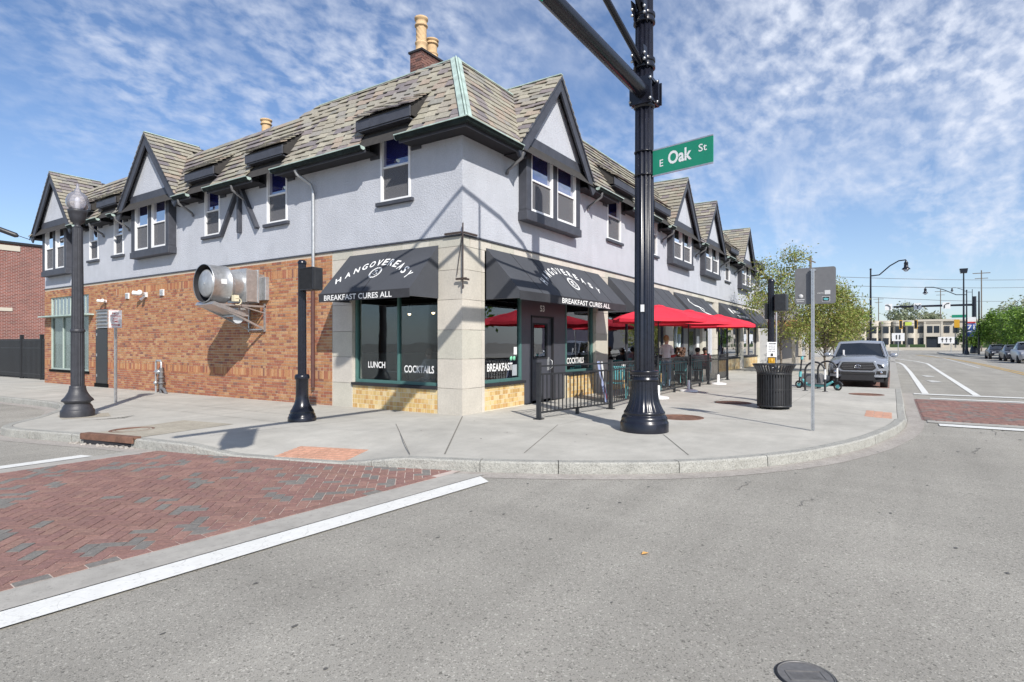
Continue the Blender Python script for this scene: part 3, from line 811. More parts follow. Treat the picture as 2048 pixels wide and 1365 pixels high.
# ------------------------------------------------------------------ corner building
BL = thing('corner_building', 'two storey corner building with lavender stucco, orange brick, slate roof and gables', 'building', (0, 0, 0))
Y_L, X_R = 22.15, 32.0
def P3(side, u, z, d):
    """side L: the facade x = 0 (u along y); side R: y = 0 (u along x); d = distance in front of the wall"""
    return (-d, u, z) if side == 'L' else (u, -d, z)
def fbox(b, side, u0, u1, z0, z1, d0, d1, col=None, mi=0):
    b.box(P3(side, u0, z0, d0), P3(side, u1, z1, d1), col, mi)
def panels(b, side, u0, u1, z0, z1, holes, d0, d1, col=None):
    us = sorted({u0, u1, *[h[0] for h in holes], *[h[1] for h in holes]}); us = [u for u in us if u0 <= u <= u1]
    for a, c in zip(us, us[1:]):
        hs = sorted([(h[2], h[3]) for h in holes if h[0] <= a + 1e-6 and h[1] >= c - 1e-6])
        z = z0
        for h0, h1 in hs:
            if h0 > z: fbox(b, side, a, c, z, min(h0, z1), d0, d1, col)
            z = max(z, h1)
        if z < z1: fbox(b, side, a, c, z, z1, d0, d1, col)
# upper windows: (side, u0, u1, z0, z1)
SINGLE = [('L', 1.44, 2.36, 4.68, 6.22), ('L', 5.80, 6.68, 4.68, 6.17), ('L', 8.96, 9.78, 4.66, 6.10), ('L', 15.04, 15.76, 4.60, 6.0), ('L', 17.04, 17.80, 4.58, 5.98),
          ('R', 7.20, 8.26, 4.73, 6.22), ('R', 10.75, 11.72, 4.74, 6.3), ('R', 22.3, 23.3, 4.8, 6.22), ('R', 30.2, 31.1, 4.8, 6.2)]
BAYS = [('L', 11.45, 13.95, 4.32), ('L', 19.3, 21.7, 4.2), ('R', 2.13, 4.90, 4.40), ('R', 12.90, 15.70, 4.62), ('R', 17.56, 20.35, 4.62), ('R', 25.28, 28.1, 4.62)]
STZ = 3.74
for side, u1 in (('L', Y_L), ('R', X_R)):
    b = MB()
    holes = [(w[1], w[2], w[3], w[4]) for w in SINGLE if w[0] == side] + [(w[1] + .15, w[2] - .15, w[3] + .2, 6.12) for w in BAYS if w[0] == side]
    if side == 'L':
        panels(b, 'L', 0.0, u1, STZ, 6.32, holes, -0.30, 0.0)
    else:
        panels(b, 'R', 0.30, u1, STZ, 6.32, holes, -0.30, 0.0)
    b.build('stucco_wall', 'stucco', BL)
# thin dark drip line under the stucco
b = MB(); fbox(b, 'L', -0.03, Y_L, STZ - .035, STZ, 0, .03); fbox(b, 'R', 0.0, X_R, STZ - .035, STZ, 0, .03); b.build('drip_moulding', 'trim', BL)
def sash_window(side, u0, u1, z0, z1, d, parent, inner=None):
    """white sliding sash: frame, meeting rail, two panes, screen, dark room behind"""
    fw = .055
    w = MB()
    for a in ((u0, u0 + fw, z0, z1), (u1 - fw, u1, z0, z1), (u0 + fw, u1 - fw, z1 - fw, z1), (u0 + fw, u1 - fw, z0, z0 + fw)): fbox(w, side, *a, d - .10, d + .012)
    zm = (z0 + z1) / 2 + .02
    fbox(w, side, u0 + fw, u1 - fw, zm - .022, zm + .022, d - .075, d - .02)
    o = w.build('window', 'white', parent, bevel=.004)
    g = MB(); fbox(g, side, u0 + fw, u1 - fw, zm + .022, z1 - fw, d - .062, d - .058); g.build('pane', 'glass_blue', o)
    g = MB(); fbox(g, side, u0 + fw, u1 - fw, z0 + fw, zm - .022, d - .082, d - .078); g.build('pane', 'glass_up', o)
    g = MB(); fbox(g, side, u0 + fw, u1 - fw, z0 + fw, zm - .022, d - .052, d - .050); g.build('insect_screen', 'screen', o)
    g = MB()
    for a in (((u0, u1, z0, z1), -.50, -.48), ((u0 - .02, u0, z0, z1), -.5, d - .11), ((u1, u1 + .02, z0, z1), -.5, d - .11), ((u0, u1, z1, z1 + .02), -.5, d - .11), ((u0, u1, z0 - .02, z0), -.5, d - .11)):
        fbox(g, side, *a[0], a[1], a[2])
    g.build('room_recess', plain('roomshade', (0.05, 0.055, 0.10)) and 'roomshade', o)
    if inner:
        c = MB(); n = 14; ua, ub = inner; vs = []
        for k in range(n + 1):
            t = k / n; uu = u0 + fw + (u1 - u0 - 2 * fw) * (ua + (ub - ua) * t); dd = -.16 + .02 * math.sin(k * 2.4)
            vs += [P3(side, uu, z0 + .03, dd), P3(side, uu, z1 - .06, dd)]
        c.add(vs, [(2 * k, 2 * k + 2, 2 * k + 3, 2 * k + 1) for k in range(n)]); c.build('curtain', 'curtain', o)
    return o
for i, (side, u0, u1, z0, z1) in enumerate(SINGLE):
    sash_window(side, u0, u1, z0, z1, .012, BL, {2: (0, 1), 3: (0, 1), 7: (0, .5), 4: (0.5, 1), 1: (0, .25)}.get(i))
    b = MB(); fbox(b, side, u0 - .10, u1 + .10, z0 - .085, z0 - .002, 0, .085); b.build('window_sill', 'trim', BL, bevel=.008)
ZE, ZR, ZR2 = 5.86, 7.92, 7.66       # eave, ridge near the corner, ridge further left
RUN = 1.34; EO = .45
def main_x(z): return -EO + (z - ZE) / (ZR - ZE) * RUN    # into the building (negative = in front of the wall)
GH = 1.97; GZ = 8.22; GB = 5.86     # gable: half width at the base, apex height, base height
def gw(z): return GH * (GZ - z) / (GZ - GB)
GAB = [('L', 12.62), ('L', 20.35), ('R', 3.48), ('R', 14.28), ('R', 18.9), ('R', 26.6)]
HOODS = [(w[0], w[1] - .32, w[2] + .32) for w in SINGLE]
SL = vary([(0.285, 0.262, 0.205), (0.31, 0.285, 0.23), (0.265, 0.243, 0.20), (0.24, 0.225, 0.20), (0.20, 0.175, 0.170), (0.165, 0.147, 0.150), (0.285, 0.235, 0.19)], 2, .08)
slates = []
rs = random.Random(17)
def slate_rows(O, U, W, Nn, L, intervals, exposure=.195, pal=None, wid=(.26, .44), clip0=None, gap=0):
    """rows of slates up a slope from O; U along the eave, W up the slope"""
    O, U, W, Nn = V(O), V(U), V(W), V(Nn); v = 0; row = 0
    while v < L - .03:
        ex = min(exposure, L - v)
        for (a, c) in intervals(v + ex / 2):
            if c - a < .05: continue
            u = a - (rs.uniform(0, .15)); 
            while u < c:
                w = rs.uniform(*wid); lo, hi = max(u, a), min(u + w - .008, c)
                u += w
                if hi - lo < .03: continue
                if c - hi < .06: hi = c; u = c
                t = rs.uniform(.014, .026); sag = rs.uniform(-.014, .014)
                ctr = O + U * (lo + hi) / 2 + W * (v + ex / 2 + .03 + sag) + Nn * (.026 + rs.uniform(0, .008))
                wv = (W * (ex + .05) - Nn * .044)
                big = mn.noise(V((ctr.x * .9 + ctr.y * .8, ctr.z * 1.3, ctr.y * .5)))
                k = rs.choices(range(14), [5, 5, 5, 5, 4, 4, 3, 3, 2.2 + 5 * max(0, big), 2.2 + 5 * max(0, big), 1.4 + 4 * max(0, big), 1.4 + 4 * max(0, big), 1.6, 1.6])[0]
                slates.append((ctr, U * (hi - lo), wv, Nn * t, k))
        v += ex; row += 1
def hyp(a, b): return math.hypot(a, b)
SLOPE_L = hyp(RUN, ZR - ZE)
def subtract(iv, lo, hi):
    o = []
    for a, c in iv:
        if hi <= a or lo >= c: o.append((a, c)); continue
        if a < lo: o.append((a, lo))
        if hi < c: o.append((hi, c))
    return o
for side, umax in (('L', Y_L + .25), ('R', X_R + .3)):
    wv = V(P3(side, 0, ZR - ZE, -RUN)).normalized()
    uv = V(P3(side, 1, 0, 0)); nv = uv.cross(wv)
    if nv.z < 0: nv = -nv
    O = V(P3(side, 0, ZE, EO))
    def iv(vv, side=side, umax=umax):
        z = ZE + vv / SLOPE_L * (ZR - ZE); x = main_x(z)
        r = [(x + .06, umax)]
        if side == 'L' and z > ZR2: r = [(x + .06, 5.6 + (ZR - z) / (ZR - ZR2) * .9)]
        for s_, a, c in HOODS:
            if s_ == side and z < 6.86: r = subtract(r, a + .02, c - .02)
        for s_, c in GAB:
            if s_ == side and z < 8.1: r = subtract(r, c - gw(z) + .05, c + gw(z) - .05)
        return r
    slate_rows(O, uv, wv, nv, SLOPE_L, iv)
    # hoods over the windows
    for s_, a, c in HOODS:
        if s_ != side: continue
        z0, z1_, d0, d1 = 6.50, 7.02, .46, -.27
        wv2 = V(P3(side, 0, z1_ - z0, d1 - d0)); l2 = wv2.length; wv2.normalize(); nv2 = uv.cross(wv2)
        if nv2.z < 0: nv2 = -nv2
        def iv2(vv, a=a, c=c, l2=l2):
            g = .13 * (1 - vv / l2); return [(a - .05 - g * .3, c + .05 + g * .3)]
        slate_rows(V(P3(side, 0, z0, d0)), uv, wv2, nv2, l2, iv2, .15)
        t = MB(); t.prism([P3(side, a - .02, z0 - .015, d0 - .02), P3(side, a - .02, z1_ - .02, d1), P3(side, a - .02, z0 - .25, d1)], P3(side, c - a + .04, 0, 0)); t.build('hood_deck', 'deck', BL)
        t = MB(); fbox(t, side, a - .05, c + .05, 6.27, 6.49, .38, .42); fbox(t, side, a, c, 6.235, 6.268, -.02, .40); t.build('hood_fascia', 'trim', BL, bevel=.006)
        for e0, e1 in ((a, a + .28), (c - .28, c)): t = MB(); fbox(t, side, e0, e1, 5.70, 6.234, 0.001, .035); t.build('window_surround', 'trim', BL)
        for e in (a - .045, c + .015): t = MB(); t.prism([P3(side, e, 6.30, .36), P3(side, e, 6.47, .36), P3(side, e, 6.90, -.18), P3(side, e, 6.30, -.16)], P3(side, .03, 0, 0)); t.build('hood_cheek', 'deck', BL)
# gable roofs
GO = .42
for side, c in GAB:
    for s in (-1, 1):
        lg = hyp(GH, GZ - GB)
        wv = V(P3(side, -s * GH, GZ - GB, 0)).normalized(); uv = V(P3(side, 0, 0, -1)); nv = wv.cross(uv)
        if nv.z < 0: nv = -nv
        O = V(P3(side, c + s * GH, GB, GO + .02))
        def ivg(vv, lg=lg):
            z = GB + vv / lg * (GZ - GB); x = main_x(min(z, ZR)) if z < ZR else 1.25
            return [(0, GO + .06 + x + .05)]
        slate_rows(O + wv * -.05, uv, wv, nv, lg + .04, ivg)
emit(slates, 'slate', 'slate', SL, BL, 298)
# decks under the slates
b = MB()
e = .012
b.poly([(-EO, -EO, ZE - e), (-EO, Y_L + .3, ZE - e), (RUN - EO - .15, Y_L + .3, ZR2 - e), (RUN - EO, 6.5, ZR2 - e), (RUN - EO, 5.6, ZR - e), (RUN - EO, RUN - EO, ZR - e)])
b.poly([(-EO, -EO, ZE - e), (RUN - EO, RUN - EO, ZR - e), (X_R + .3, RUN - EO, ZR - e), (X_R + .3, -EO, ZE - e)])
b.poly([(RUN - EO, RUN - EO, ZR - .02), (RUN - EO, 5.6, ZR - .02), (9, 9, ZR - .05), (X_R + .3, 9, ZR - .05), (X_R + .3, RUN - EO, ZR - .02)])
b.poly([(RUN - EO, 5.6, ZR - .02), (RUN - EO, 6.5, ZR2 - .02), (RUN - EO, Y_L + .3, ZR2 - .02), (9, Y_L + .3, ZR2 - .02), (9, 9, ZR - .05)])
for side, c in GAB:
    for s in (-1, 1):
        A = P3(side, c, GZ - e, GO); B = P3(side, c, GZ - e, -1.5); C_ = P3(side, c + s * GH, GB - e, GO); D = P3(side, c + s * GH, GB - e, -.1)
        b.poly([A, B, D, C_])
b.build('roof_deck', 'deck', BL)
# ridge and hip copper
b = MB()
def capbeam(p, q, w=.09, h=.025): b.beam(p, q, w, h)
xr = RUN - EO
capbeam((xr, xr, ZR + .03), (xr, 5.6, ZR + .03)); capbeam((xr, 5.6, ZR + .03), (xr, 6.5, ZR2 + .03)); capbeam((xr, 6.5, ZR2 + .03), (xr, Y_L + .3, ZR2 + .03))
capbeam((xr, xr, ZR + .03), (X_R + .3, xr, ZR + .03))
for side, c in GAB: capbeam(P3(side, c, GZ + .035, GO + .02), P3(side, c, GZ + .035, -1.3), .12)
b.build('ridge_flashing', 'copper', BL)
b = MB()
for dx, dy in ((-.035, .075), (.075, -.035)):
    b.beam((-EO + dx - .03, -EO + dy - .03, ZE + .03), (xr + dx, xr + dy, ZR + .05), .10, .025, up=(-1 if dx < 0 else 0, -1 if dx > 0 else 0, .65))
b.tube((-EO - .03, -EO - .03, ZE + .045), (xr, xr, ZR + .075), .025, n=6)
b.build('hip_flashing', 'copper', BL)
# gutters, soffits, fascias between gables and hoods
for side, umax in (('L', Y_L + .2), ('R', X_R + .2)):
    segs = [(-.47, umax)]
    for s_, a, c in HOODS:
        if s_ == side: segs = subtract(segs, a + .26, c - .26)
    for s_, c in GAB:
        if s_ == side: segs = subtract(segs, c - GH - .03, c + GH + .03)
    for a, c in segs:
        if c - a < .15: continue
        g = MB()
        prof = [(.43, 0.0), (.44, -.05), (.48, -.075), (.54, -.062), (.565, 0.0), (.575, .010)]
        aa = a if a > 0 else -.58
        vs = []; n = len(prof)
        for t_ in (0, 1):
            for (d, z) in prof:
                uu = (aa if t_ == 0 else c)
                if a < 0 and t_ == 0: uu = -d
                vs.append(P3(side, uu, ZE - .01 + z, d))
        g.add(vs, [(k, k + 1, n + k + 1, n + k) for k in range(n - 1)] + [tuple(range(n))[::-1], tuple(range(n, 2 * n))])
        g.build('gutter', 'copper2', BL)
        for t_ in ([c] if a < 0 else [a, c]):
            s_ = 1 if t_ == c else -1; e_ = MB()
            e_.prism([P3(side, t_ + s_ * .001, ZE - .01 + z, d) for d, z in prof], P3(side, s_ * .012, 0, 0)); e_.build('gutter_end', 'copper', BL)
        lip = MB()
        lip.beam(P3(side, (-.585 if a < 0 else aa), ZE + .006, .585), P3(side, c, ZE + .006, .585), .018, .02); lip.build('gutter_lip', 'copper', BL)
        f = MB(); a2 = max(a, -.43) if a < 0 else a
        if side == 'R' and a < 0: a2 = -.40
        fbox(f, side, a2, c, ZE - .12, ZE - .02, .40, .43); f.build('fascia', 'trim', BL)
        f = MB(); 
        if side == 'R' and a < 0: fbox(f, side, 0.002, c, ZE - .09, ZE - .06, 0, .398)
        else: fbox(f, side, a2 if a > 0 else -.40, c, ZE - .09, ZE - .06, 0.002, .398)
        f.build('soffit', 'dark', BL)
# small leader brackets / downspout kickers under the gutters
for side, u in (('L', 7.55), ('L', 10.35), ('L', 16.5), ('L', 14.5), ('R', 1.55), ('R', 5.75), ('R', 12.2), ('R', 16.75), ('R', 21.2), ('R', 24.4)):
    g = MB(); g.path([P3(side, u, ZE - .1, .50), P3(side, u, ZE - .22, .48), P3(side, u + .05, ZE - .42, .06), P3(side, u + .05, ZE - .52, .03)], .035, 8); g.build('gutter_outlet', 'grey', BL)
g = MB(); g.path([(-.46, 4.85, ZE - .12), (-.42, 4.84, ZE - .22), (-.12, 4.70, ZE - .42), (-.08, 4.66, ZE - .6), (-.08, 4.65, 3.3)], .040, 10); g.build('downspout', 'steel', BL)
g = MB(); g.path([(-.09, 4.65, 3.3), (-.09, 4.65, .4)], .05, 10); g.build('downspout', 'rustbr', BL, label='brown lower length of the downspout')
# bays with gables
for gi, ((side, u0, u1, z0), (_, gc)) in enumerate(zip(BAYS, GAB)):
    D = .235
    t = MB()
    zt = 6.10
    # box of the bay: bottom, sides, face frame
    fbox(t, side, u0, u1, z0, z0 + .24, 0.001, D)
    fbox(t, side, u0, u0 + .22, z0 + .24, zt, 0.001, D - .002); fbox(t, side, u1 - .22, u1, z0 + .24, zt, 0.001, D - .002)
    mid = (u0 + u1) / 2
    fbox(t, side, mid - .10, mid + .10, z0 + .24, zt, D - .09, D - .002)
    t.build('bay_frame', 'trim', BL, bevel=.01)
    t = MB(); fbox(t, side, u0 - .03, u1 + .03, z0 - .012, z0 + .19, 0.001, D + .03); t.build('bay_base', 'trim', BL, bevel=.012)
    ws = z0 + .24; wt = zt + .02
    for a, c in ((u0 + .22, mid - .10), (mid + .10, u1 - .22)):
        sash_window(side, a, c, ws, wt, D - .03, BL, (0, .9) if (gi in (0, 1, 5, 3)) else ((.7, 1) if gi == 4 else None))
    # gable wall and belt beam, barge boards
    t = MB(); hb = gw(6.32) - .02
    t.prism([P3(side, gc - hb, 6.30, 0.05), P3(side, gc + hb, 6.30, 0.05), P3(side, gc, GZ - .14, 0.05)], P3(side, 0, 0, D - .07)); t.build('gable_wall', 'stucco', BL)
    t = MB(); fbox(t, side, u0 - .02, u1 + .02, wt, wt + .26, 0.001, D + .02); t.build('belt_beam', 'trim', BL, bevel=.01)
    t = MB()
    for s in (-1, 1):
        A = V(P3(side, gc + s * (GH + .06), GB - .10, 0)); Bp = V(P3(side, gc, GZ - .02, 0))
        d = (Bp - A).normalized(); nn = V(P3(side, s * 1.0, 0, 0)); nn = (nn - d * nn.dot(d)).normalized()
        dep = V(P3(side, 0, 0, 1))
        q = [A + dep * (GO - .06), Bp + dep * (GO - .06), Bp - V((0, 0, .36)) + dep * (GO - .06), A - nn * .235 + dep * (GO - .06) - d * .0]
        t.prism(q, dep * .05)
    t.build('barge_board', 'trim', BL)
    t = MB()
    for s in (-1, 1):
        A = V(P3(side, gc + s * (GH + .10), GB - .05, 0)); Bp = V(P3(side, gc, GZ + .005, 0)); dep = V(P3(side, 0, 0, 1))
        t.prism([A + dep * (GO - .008), Bp + dep * (GO - .008), Bp - V((0, 0, .09)) + dep * (GO - .008), A - V((0, 0, .07)) + dep * (GO - .008)], dep * .028)
    t.build('barge_trim', 'trim', BL)
    # soffit below the overhang
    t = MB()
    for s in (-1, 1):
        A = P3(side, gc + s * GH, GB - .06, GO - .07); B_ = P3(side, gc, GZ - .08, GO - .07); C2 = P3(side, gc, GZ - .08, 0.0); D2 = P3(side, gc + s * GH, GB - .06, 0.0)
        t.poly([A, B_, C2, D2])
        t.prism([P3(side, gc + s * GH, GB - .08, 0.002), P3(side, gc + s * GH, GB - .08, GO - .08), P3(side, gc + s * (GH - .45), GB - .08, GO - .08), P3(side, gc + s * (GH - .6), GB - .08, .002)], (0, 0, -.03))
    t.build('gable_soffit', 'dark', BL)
# half timber braces
b = MB()
for (p, q) in (((7.98, 5.80), (8.82, 4.58)), ((7.90, 5.80), (7.90, 4.58)), ((7.80, 5.80), (7.05, 4.62))):
    bb = MB(); bb.beam((-.045, p[0], p[1]), (-.045, q[0], q[1]), .085, .15, up=(1, 0, 0)); bb.build('timber_brace', 'trim', BL, bevel=.006)
# chimney
CB = vary([(0.16, 0.075, 0.06), (0.11, 0.06, 0.055), (0.20, 0.10, 0.08)], 2, .12)
ch = MB().box((1.52, 2.51, 7.2), (2.43, 2.88, 8.86)).build('chimney', 'mortar', BL)
pcs = []; z = 7.95; row = 0; rc = random.Random(3)
while z < 8.85:
    y = 2.50 - (.1 if row % 2 else 0)
    while y < 2.89:
        a, c = max(y, 2.50), min(y + .2, 2.89)
        if c - a > .04: pcs.append(((1.515, (a + c) / 2, z + .032), (.02, 0, 0), (0, c - a - .01, 0), (0, 0, .056), rc.randrange(6)))
        y += .21
    x = 1.51 - (0 if row % 2 else .1)
    while x < 2.44:
        a, c = max(x, 1.51), min(x + .2, 2.44)
        if c - a > .04: pcs.append((((a + c) / 2, 2.505, z + .032), (c - a - .01, 0, 0), (0, .02, 0), (0, 0, .056), rc.randrange(6)))
        x += .21
    z += .066; row += 1
UNIT.clear()
emit(pcs, 'chimney_brick', 'dkbrick', CB, BL, 120)
MB().box((1.48, 2.46, 8.86), (2.47, 2.93, 8.91)).build('chimney_cap', 'dark', BL)
def pot(c, r, h, twist):
    b = MB(); n = 32; prof = [(r * 1.15, 0), (r * 1.15, .06), (r, .09), (r * .98, h * .22), (r * 1.1, h * .25), (r * 1.1, h * .29), (r * .9, h * .32)]
    b.lathe(c, prof, n)
    vs = []; fs = []; m_ = 16
    for i in range(m_ + 1):
        t = i / m_; z = h * (.32 + .40 * t)
        for k in range(n):
            a = 2 * math.pi * k / n; rr_ = r * .9 * (1 + (.06 * math.cos(8 * (a + twist * t * 1.4)) if twist else 0))
            vs.append((c[0] + rr_ * math.cos(a), c[1] + rr_ * math.sin(a), c[2] + z))
    for i in range(m_):
        for k in range(n): fs.append((i * n + k, i * n + (k + 1) % n, (i + 1) * n + (k + 1) % n, (i + 1) * n + k))
    b.add(vs, fs, None, True)
    b.lathe(c, [(r * .9, h * .72), (r * 1.15, h * .74), (r * 1.15, h * .78), (r * .98, h * .80), (r * .98, h * .90), (r * 1.18, h * .92), (r * 1.2, h * .98), (r * 1.0, h), (r * .8, h), (r * .78, h * .9), (0, h * .9)], n)
    return b
pot((1.72, 2.70, 8.91), .145, .92, 1.5).build('chimney_pot', 'clay', BL)
pot((2.12, 2.70, 8.91), .155, .52, 0).build('chimney_pot', 'clay', BL, label='shorter clay chimney pot')
pot((1.6, 9.15, 7.9), .15, .66, 0).build('chimney_pot', 'clay', BL, label='clay pot showing over the long ridge')
MB().box((31.4, 1.0, 7.2), (32.2, 1.8, 8.75)).build('red_chimney', plain('redclay', (0.30, 0.07, 0.04)) and 'redclay', BL)
# ------------------------------------------------------------------ ground floor, left side
BR = vary([(0.41, 0.205, 0.10), (0.37, 0.17, 0.085), (0.44, 0.25, 0.13), (0.30, 0.115, 0.07), (0.21, 0.10, 0.072), (0.33, 0.13, 0.075)], 3, .08)
holesB = [(17.87, 21.52, .42, 3.36), (16.27, 17.27, -.12, 2.74)]
b = MB(); panels(b, 'L', 4.03, Y_L, -.5, STZ - .035, holesB, -.30, .003); b.build('brick_backing', 'mortar', BL)
pcs = []; rb = random.Random(8)
CO = .0765
def brick_box(u, w, z, h, k=None):
    if k is None:
        p = mn.noise(V((u * .5, z * .9, 0)))
        wts = [5, 5, 5, 4.5, 4.5, 4.5, 4, 4, 4, 2.6, 2.6, 2.6, 1.1, 1.1, 1.1, 2.5, 2.5, 2.5]
        if z < .55: wts = [2, 2, 2, 5, 5, 5, 1, 1, 1, 4, 4, 4, 1, 1, 1, 5, 5, 5]
        k = rb.choices(range(18), wts)[0]
    pcs.append(((.0 + rb.uniform(-.002, .002), u + w / 2, z + h / 2), (.02, 0, 0), (0, w, 0), (0, 0, h), k))
def blocked(u0, u1, z):
    for h in holesB:
        if u1 > h[0] and u0 < h[1] and h[2] - .03 < z < h[3]: return h
    return None
def fill(u0, u1, z, h, w0, off, w1=None):
    segs = [(u0, u1)]
    for hh in holesB:
        if hh[2] - .03 < z + h / 2 < hh[3]: segs = subtract(segs, hh[0], hh[1])
    for a, c in segs:
        n = 0; u = a - off
        while u < c:
            w = w0 if (w1 is None or n % 2 == 0) else w1
            lo, hi = max(u, a), min(u + w, c); u += w + .013; n += 1
            if hi - lo > .03: brick_box(lo, hi - lo, z, h)
z = -.30; row = 0
while z < STZ - .11:
    if .585 < z < .60 or .60 <= z < .80 or 3.19 < z < 3.42:
        pass
    if abs(z - .60) < CO / 2:
        fill(4.035, Y_L, .60, .205, .066, 0); z = .60 + .215; continue
    if abs(z - 3.19) < CO / 2:
        # soldier band from the downspout to above the door
        fill(4.035, 4.9, z, .0665, .203, 0); fill(4.035, 4.9, z + CO, .0665, .203, .1); fill(4.035, 4.9, z + 2 * CO, .0665, .203, 0)
        for q in range(3): fill(15.6, Y_L, z + q * CO, .0665, .203, .1 * (q % 2))
        fill(4.91, 15.59, z, .219, .066, 0)
        z += 3 * CO; continue
    fill(4.035, Y_L, z, .0635, .200 if row % 6 else .096, (row % 2) * .106)
    z += CO; row += 1
UNIT.clear()
emit(pcs, 'brick', 'brick', BR, BL, 298)
# door and louvre
MB().box((-.02, 16.30, .02), (.10, 17.24, 2.0)).build('side_door', plain('blackdoor', (0.02, 0.021, 0.024), .4) and 'blackdoor', BL, label='narrow black side door')
b = MB(); [b.box((-.035, 17.12, z_), (-.02, 17.17, z_ + .1)) for z_ in (.25, 1.0, 1.75)]; b.build('door_hinges', 'steel', BL)
MB().box((-.03, 16.20, -.16), (.2, 17.34, .015)).build('door_step', 'stone', BL)
b = MB(); b.box((.02, 16.30, 2.04), (.06, 17.24, 2.72))
for k in range(5): b.obox((-.01, 16.77, 2.14 + k * .13), (.035, 0, -.03), (0, .44, 0), (.003, 0, .006))
b.build('louvre', 'steel', BL)
# back shop window with white curtains
sw = MB()
for a in ((17.87, 17.93, .42, 3.36), (21.46, 21.52, .42, 3.36), (17.93, 21.46, 3.30, 3.36), (17.93, 21.46, .42, .48), (17.93, 21.46, 2.52, 2.60), (20.35, 20.39, .48, 2.52), (19.1, 19.14, .48, 2.52)): fbox(sw, 'L', *a, -.10, -.02)
for k in range(1, 10): fbox(sw, 'L', 17.93 + k * .353, 17.95 + k * .353, 2.60, 3.30, -.08, -.04)
swo = sw.build('back_window', plain('paleframe', (.36, .42, .38)) and 'paleframe', BL)
g = MB(); fbox(g, 'L', 17.93, 21.46, .48, 2.52, -.065, -.06); g.build('pane', 'glass_l', swo)
g = MB(); fbox(g, 'L', 17.93, 21.46, 2.60, 3.30, -.065, -.06); g.build('pane', 'glass', swo)
g = MB(); n = 80; vs = []
for k in range(n + 1):
    uu = 17.9 + 3.6 * k / n; dd = -.14 + .02 * math.sin(k * 1.7) + .012 * math.sin(k * .6); vs += [P3('L', uu, .45, dd), P3('L', uu, 3.34, dd)]
g.add(vs, [(2 * k, 2 * k + 2, 2 * k + 3, 2 * k + 1) for k in range(n)], sm=True); g.build('curtain', 'curtain', swo)
b = MB(); b.beam((-.15, 17.4, 2.56), (-.15, 21.95, 2.56), .32, .05); b.build('window_canopy', 'copper', BL)
fbox(b2 := MB(), 'L', 17.80, 21.6, .33, .42, -.05, .04); b2.build('window_sill', 'stone', BL)
# ------------------------------------------------------------------ ground floor, stone piers and bands
STC = vary([(0.52, 0.485, 0.42), (0.49, 0.455, 0.395), (0.54, 0.505, 0.44), (0.475, 0.445, 0.385)], 2, .02)
pcs = []
def sblock(side, u0, u1, z0, z1, d0=-.30, d1=0.0, k=None):
    g = .004
    c = V(P3(side, (u0 + u1) / 2, (z0 + z1) / 2, (d0 + d1) / 2)); 
    pcs.append((c, V(P3(side, u1 - u0 - 2 * g, 0, 0)), V((0, 0, z1 - z0 - 2 * g)), V(P3(side, 0, 0, d1 - d0)), rb.randrange(8) if k is None else k))
ZB = [-.3, .545, 1.16, 1.77, 2.40, 3.02, 3.50]
def stack(side, u0, u1, zs=ZB):
    for a, c in zip(zs, zs[1:]): sblock(side, u0, u1, a, c)
for a, c in zip(ZB, ZB[1:]):      # corner pier: blocks turn the corner
    pcs.append((V((.335, .335, (a + c) / 2)), V((.67, 0, 0)), V((0, .662, 0)), V((0, 0, c - a - .008)), rb.randrange(8)))
    sblock('R', .672, .78, a, c)
stack('L', 3.32, 4.03)
for u0, u1 in ((0, .9), (.9, 1.7), (1.7, 2.5), (2.5, 3.3), (3.3, 4.03)): sblock('L', max(u0, .0), u1, 3.50, STZ - .035, -.25, .0)
us = [.26]; 
while us[-1] < X_R: us.append(min(X_R, us[-1] + rb.uniform(.75, 1.0)))
for a, c in zip(us, us[1:]): sblock('R', a, c, 3.50, STZ - .035)
OPEN = [(.78, 2.41), (4.62, 6.38), (7.27, 12.75), (13.70, 15.40), (18.3, 18.3), (18.9, 20.2), (20.95, 25.95), (27.0, 31.15)]
PIERS = [(6.40, 7.27), (12.75, 13.70), (18.0, 18.6), (20.15, 20.95), (25.95, 27.0), (31.15, 32.0)]
for a, c in PIERS: stack('R', a, c)
UNIT.clear()
emit(pcs, 'stone_block', 'stone', STC, BL, 299)
MB().box((.01, .01, -.3), (.25, .25, 3.5)).build('pier_core', 'mortar', BL)
# tiles below the shop windows
plain('tilejoint', (.62, .56, .42))
TC = vary([(0.56, 0.38, 0.15), (0.60, 0.43, 0.19), (0.50, 0.30, 0.11), (0.61, 0.48, 0.27)], 3, .06)
pcs = []; bk = MB()
def tiles(side, u0, u1, z0, z1, s=.098, d=-.02):
    bk = MB(); fbox(bk, side, u0, u1, z0 - .15, z1, -.28, d + .002); bk.build('tile_backing', 'tilejoint', BL)
    nu = max(1, round((u1 - u0) / (s + .006))); st = (u1 - u0) / nu; z = z1 - st; 
    while z > z0 - .05:
        u = u0; 
        while u < u1 - .02:
            w = st if rb.random() < .82 else st * .5
            w = min(w, u1 - u)
            pcs.append((V(P3(side, u + w / 2, z + st / 2, d)), V(P3(side, w - .012, 0, 0)), V((0, 0, st - .012)), V(P3(side, 0, 0, .012)), rb.randrange(12)))
            u += w
        z -= st
tiles('L', .67, 3.32, 0.0, .50)
tiles('R', .78, 2.41, 0.0, .53)
tiles('R', 4.62, 6.40, 0.0, .60)
tiles('R', 7.27, 12.75, 0.0, .60, .15)
tiles('R', 20.95, 25.95, 0.0, .60, .2); tiles('R', 27.0, 31.15, 0.0, .60, .2)
UNIT.clear()
emit(pcs, 'tile', 'tile', TC, BL, 299)
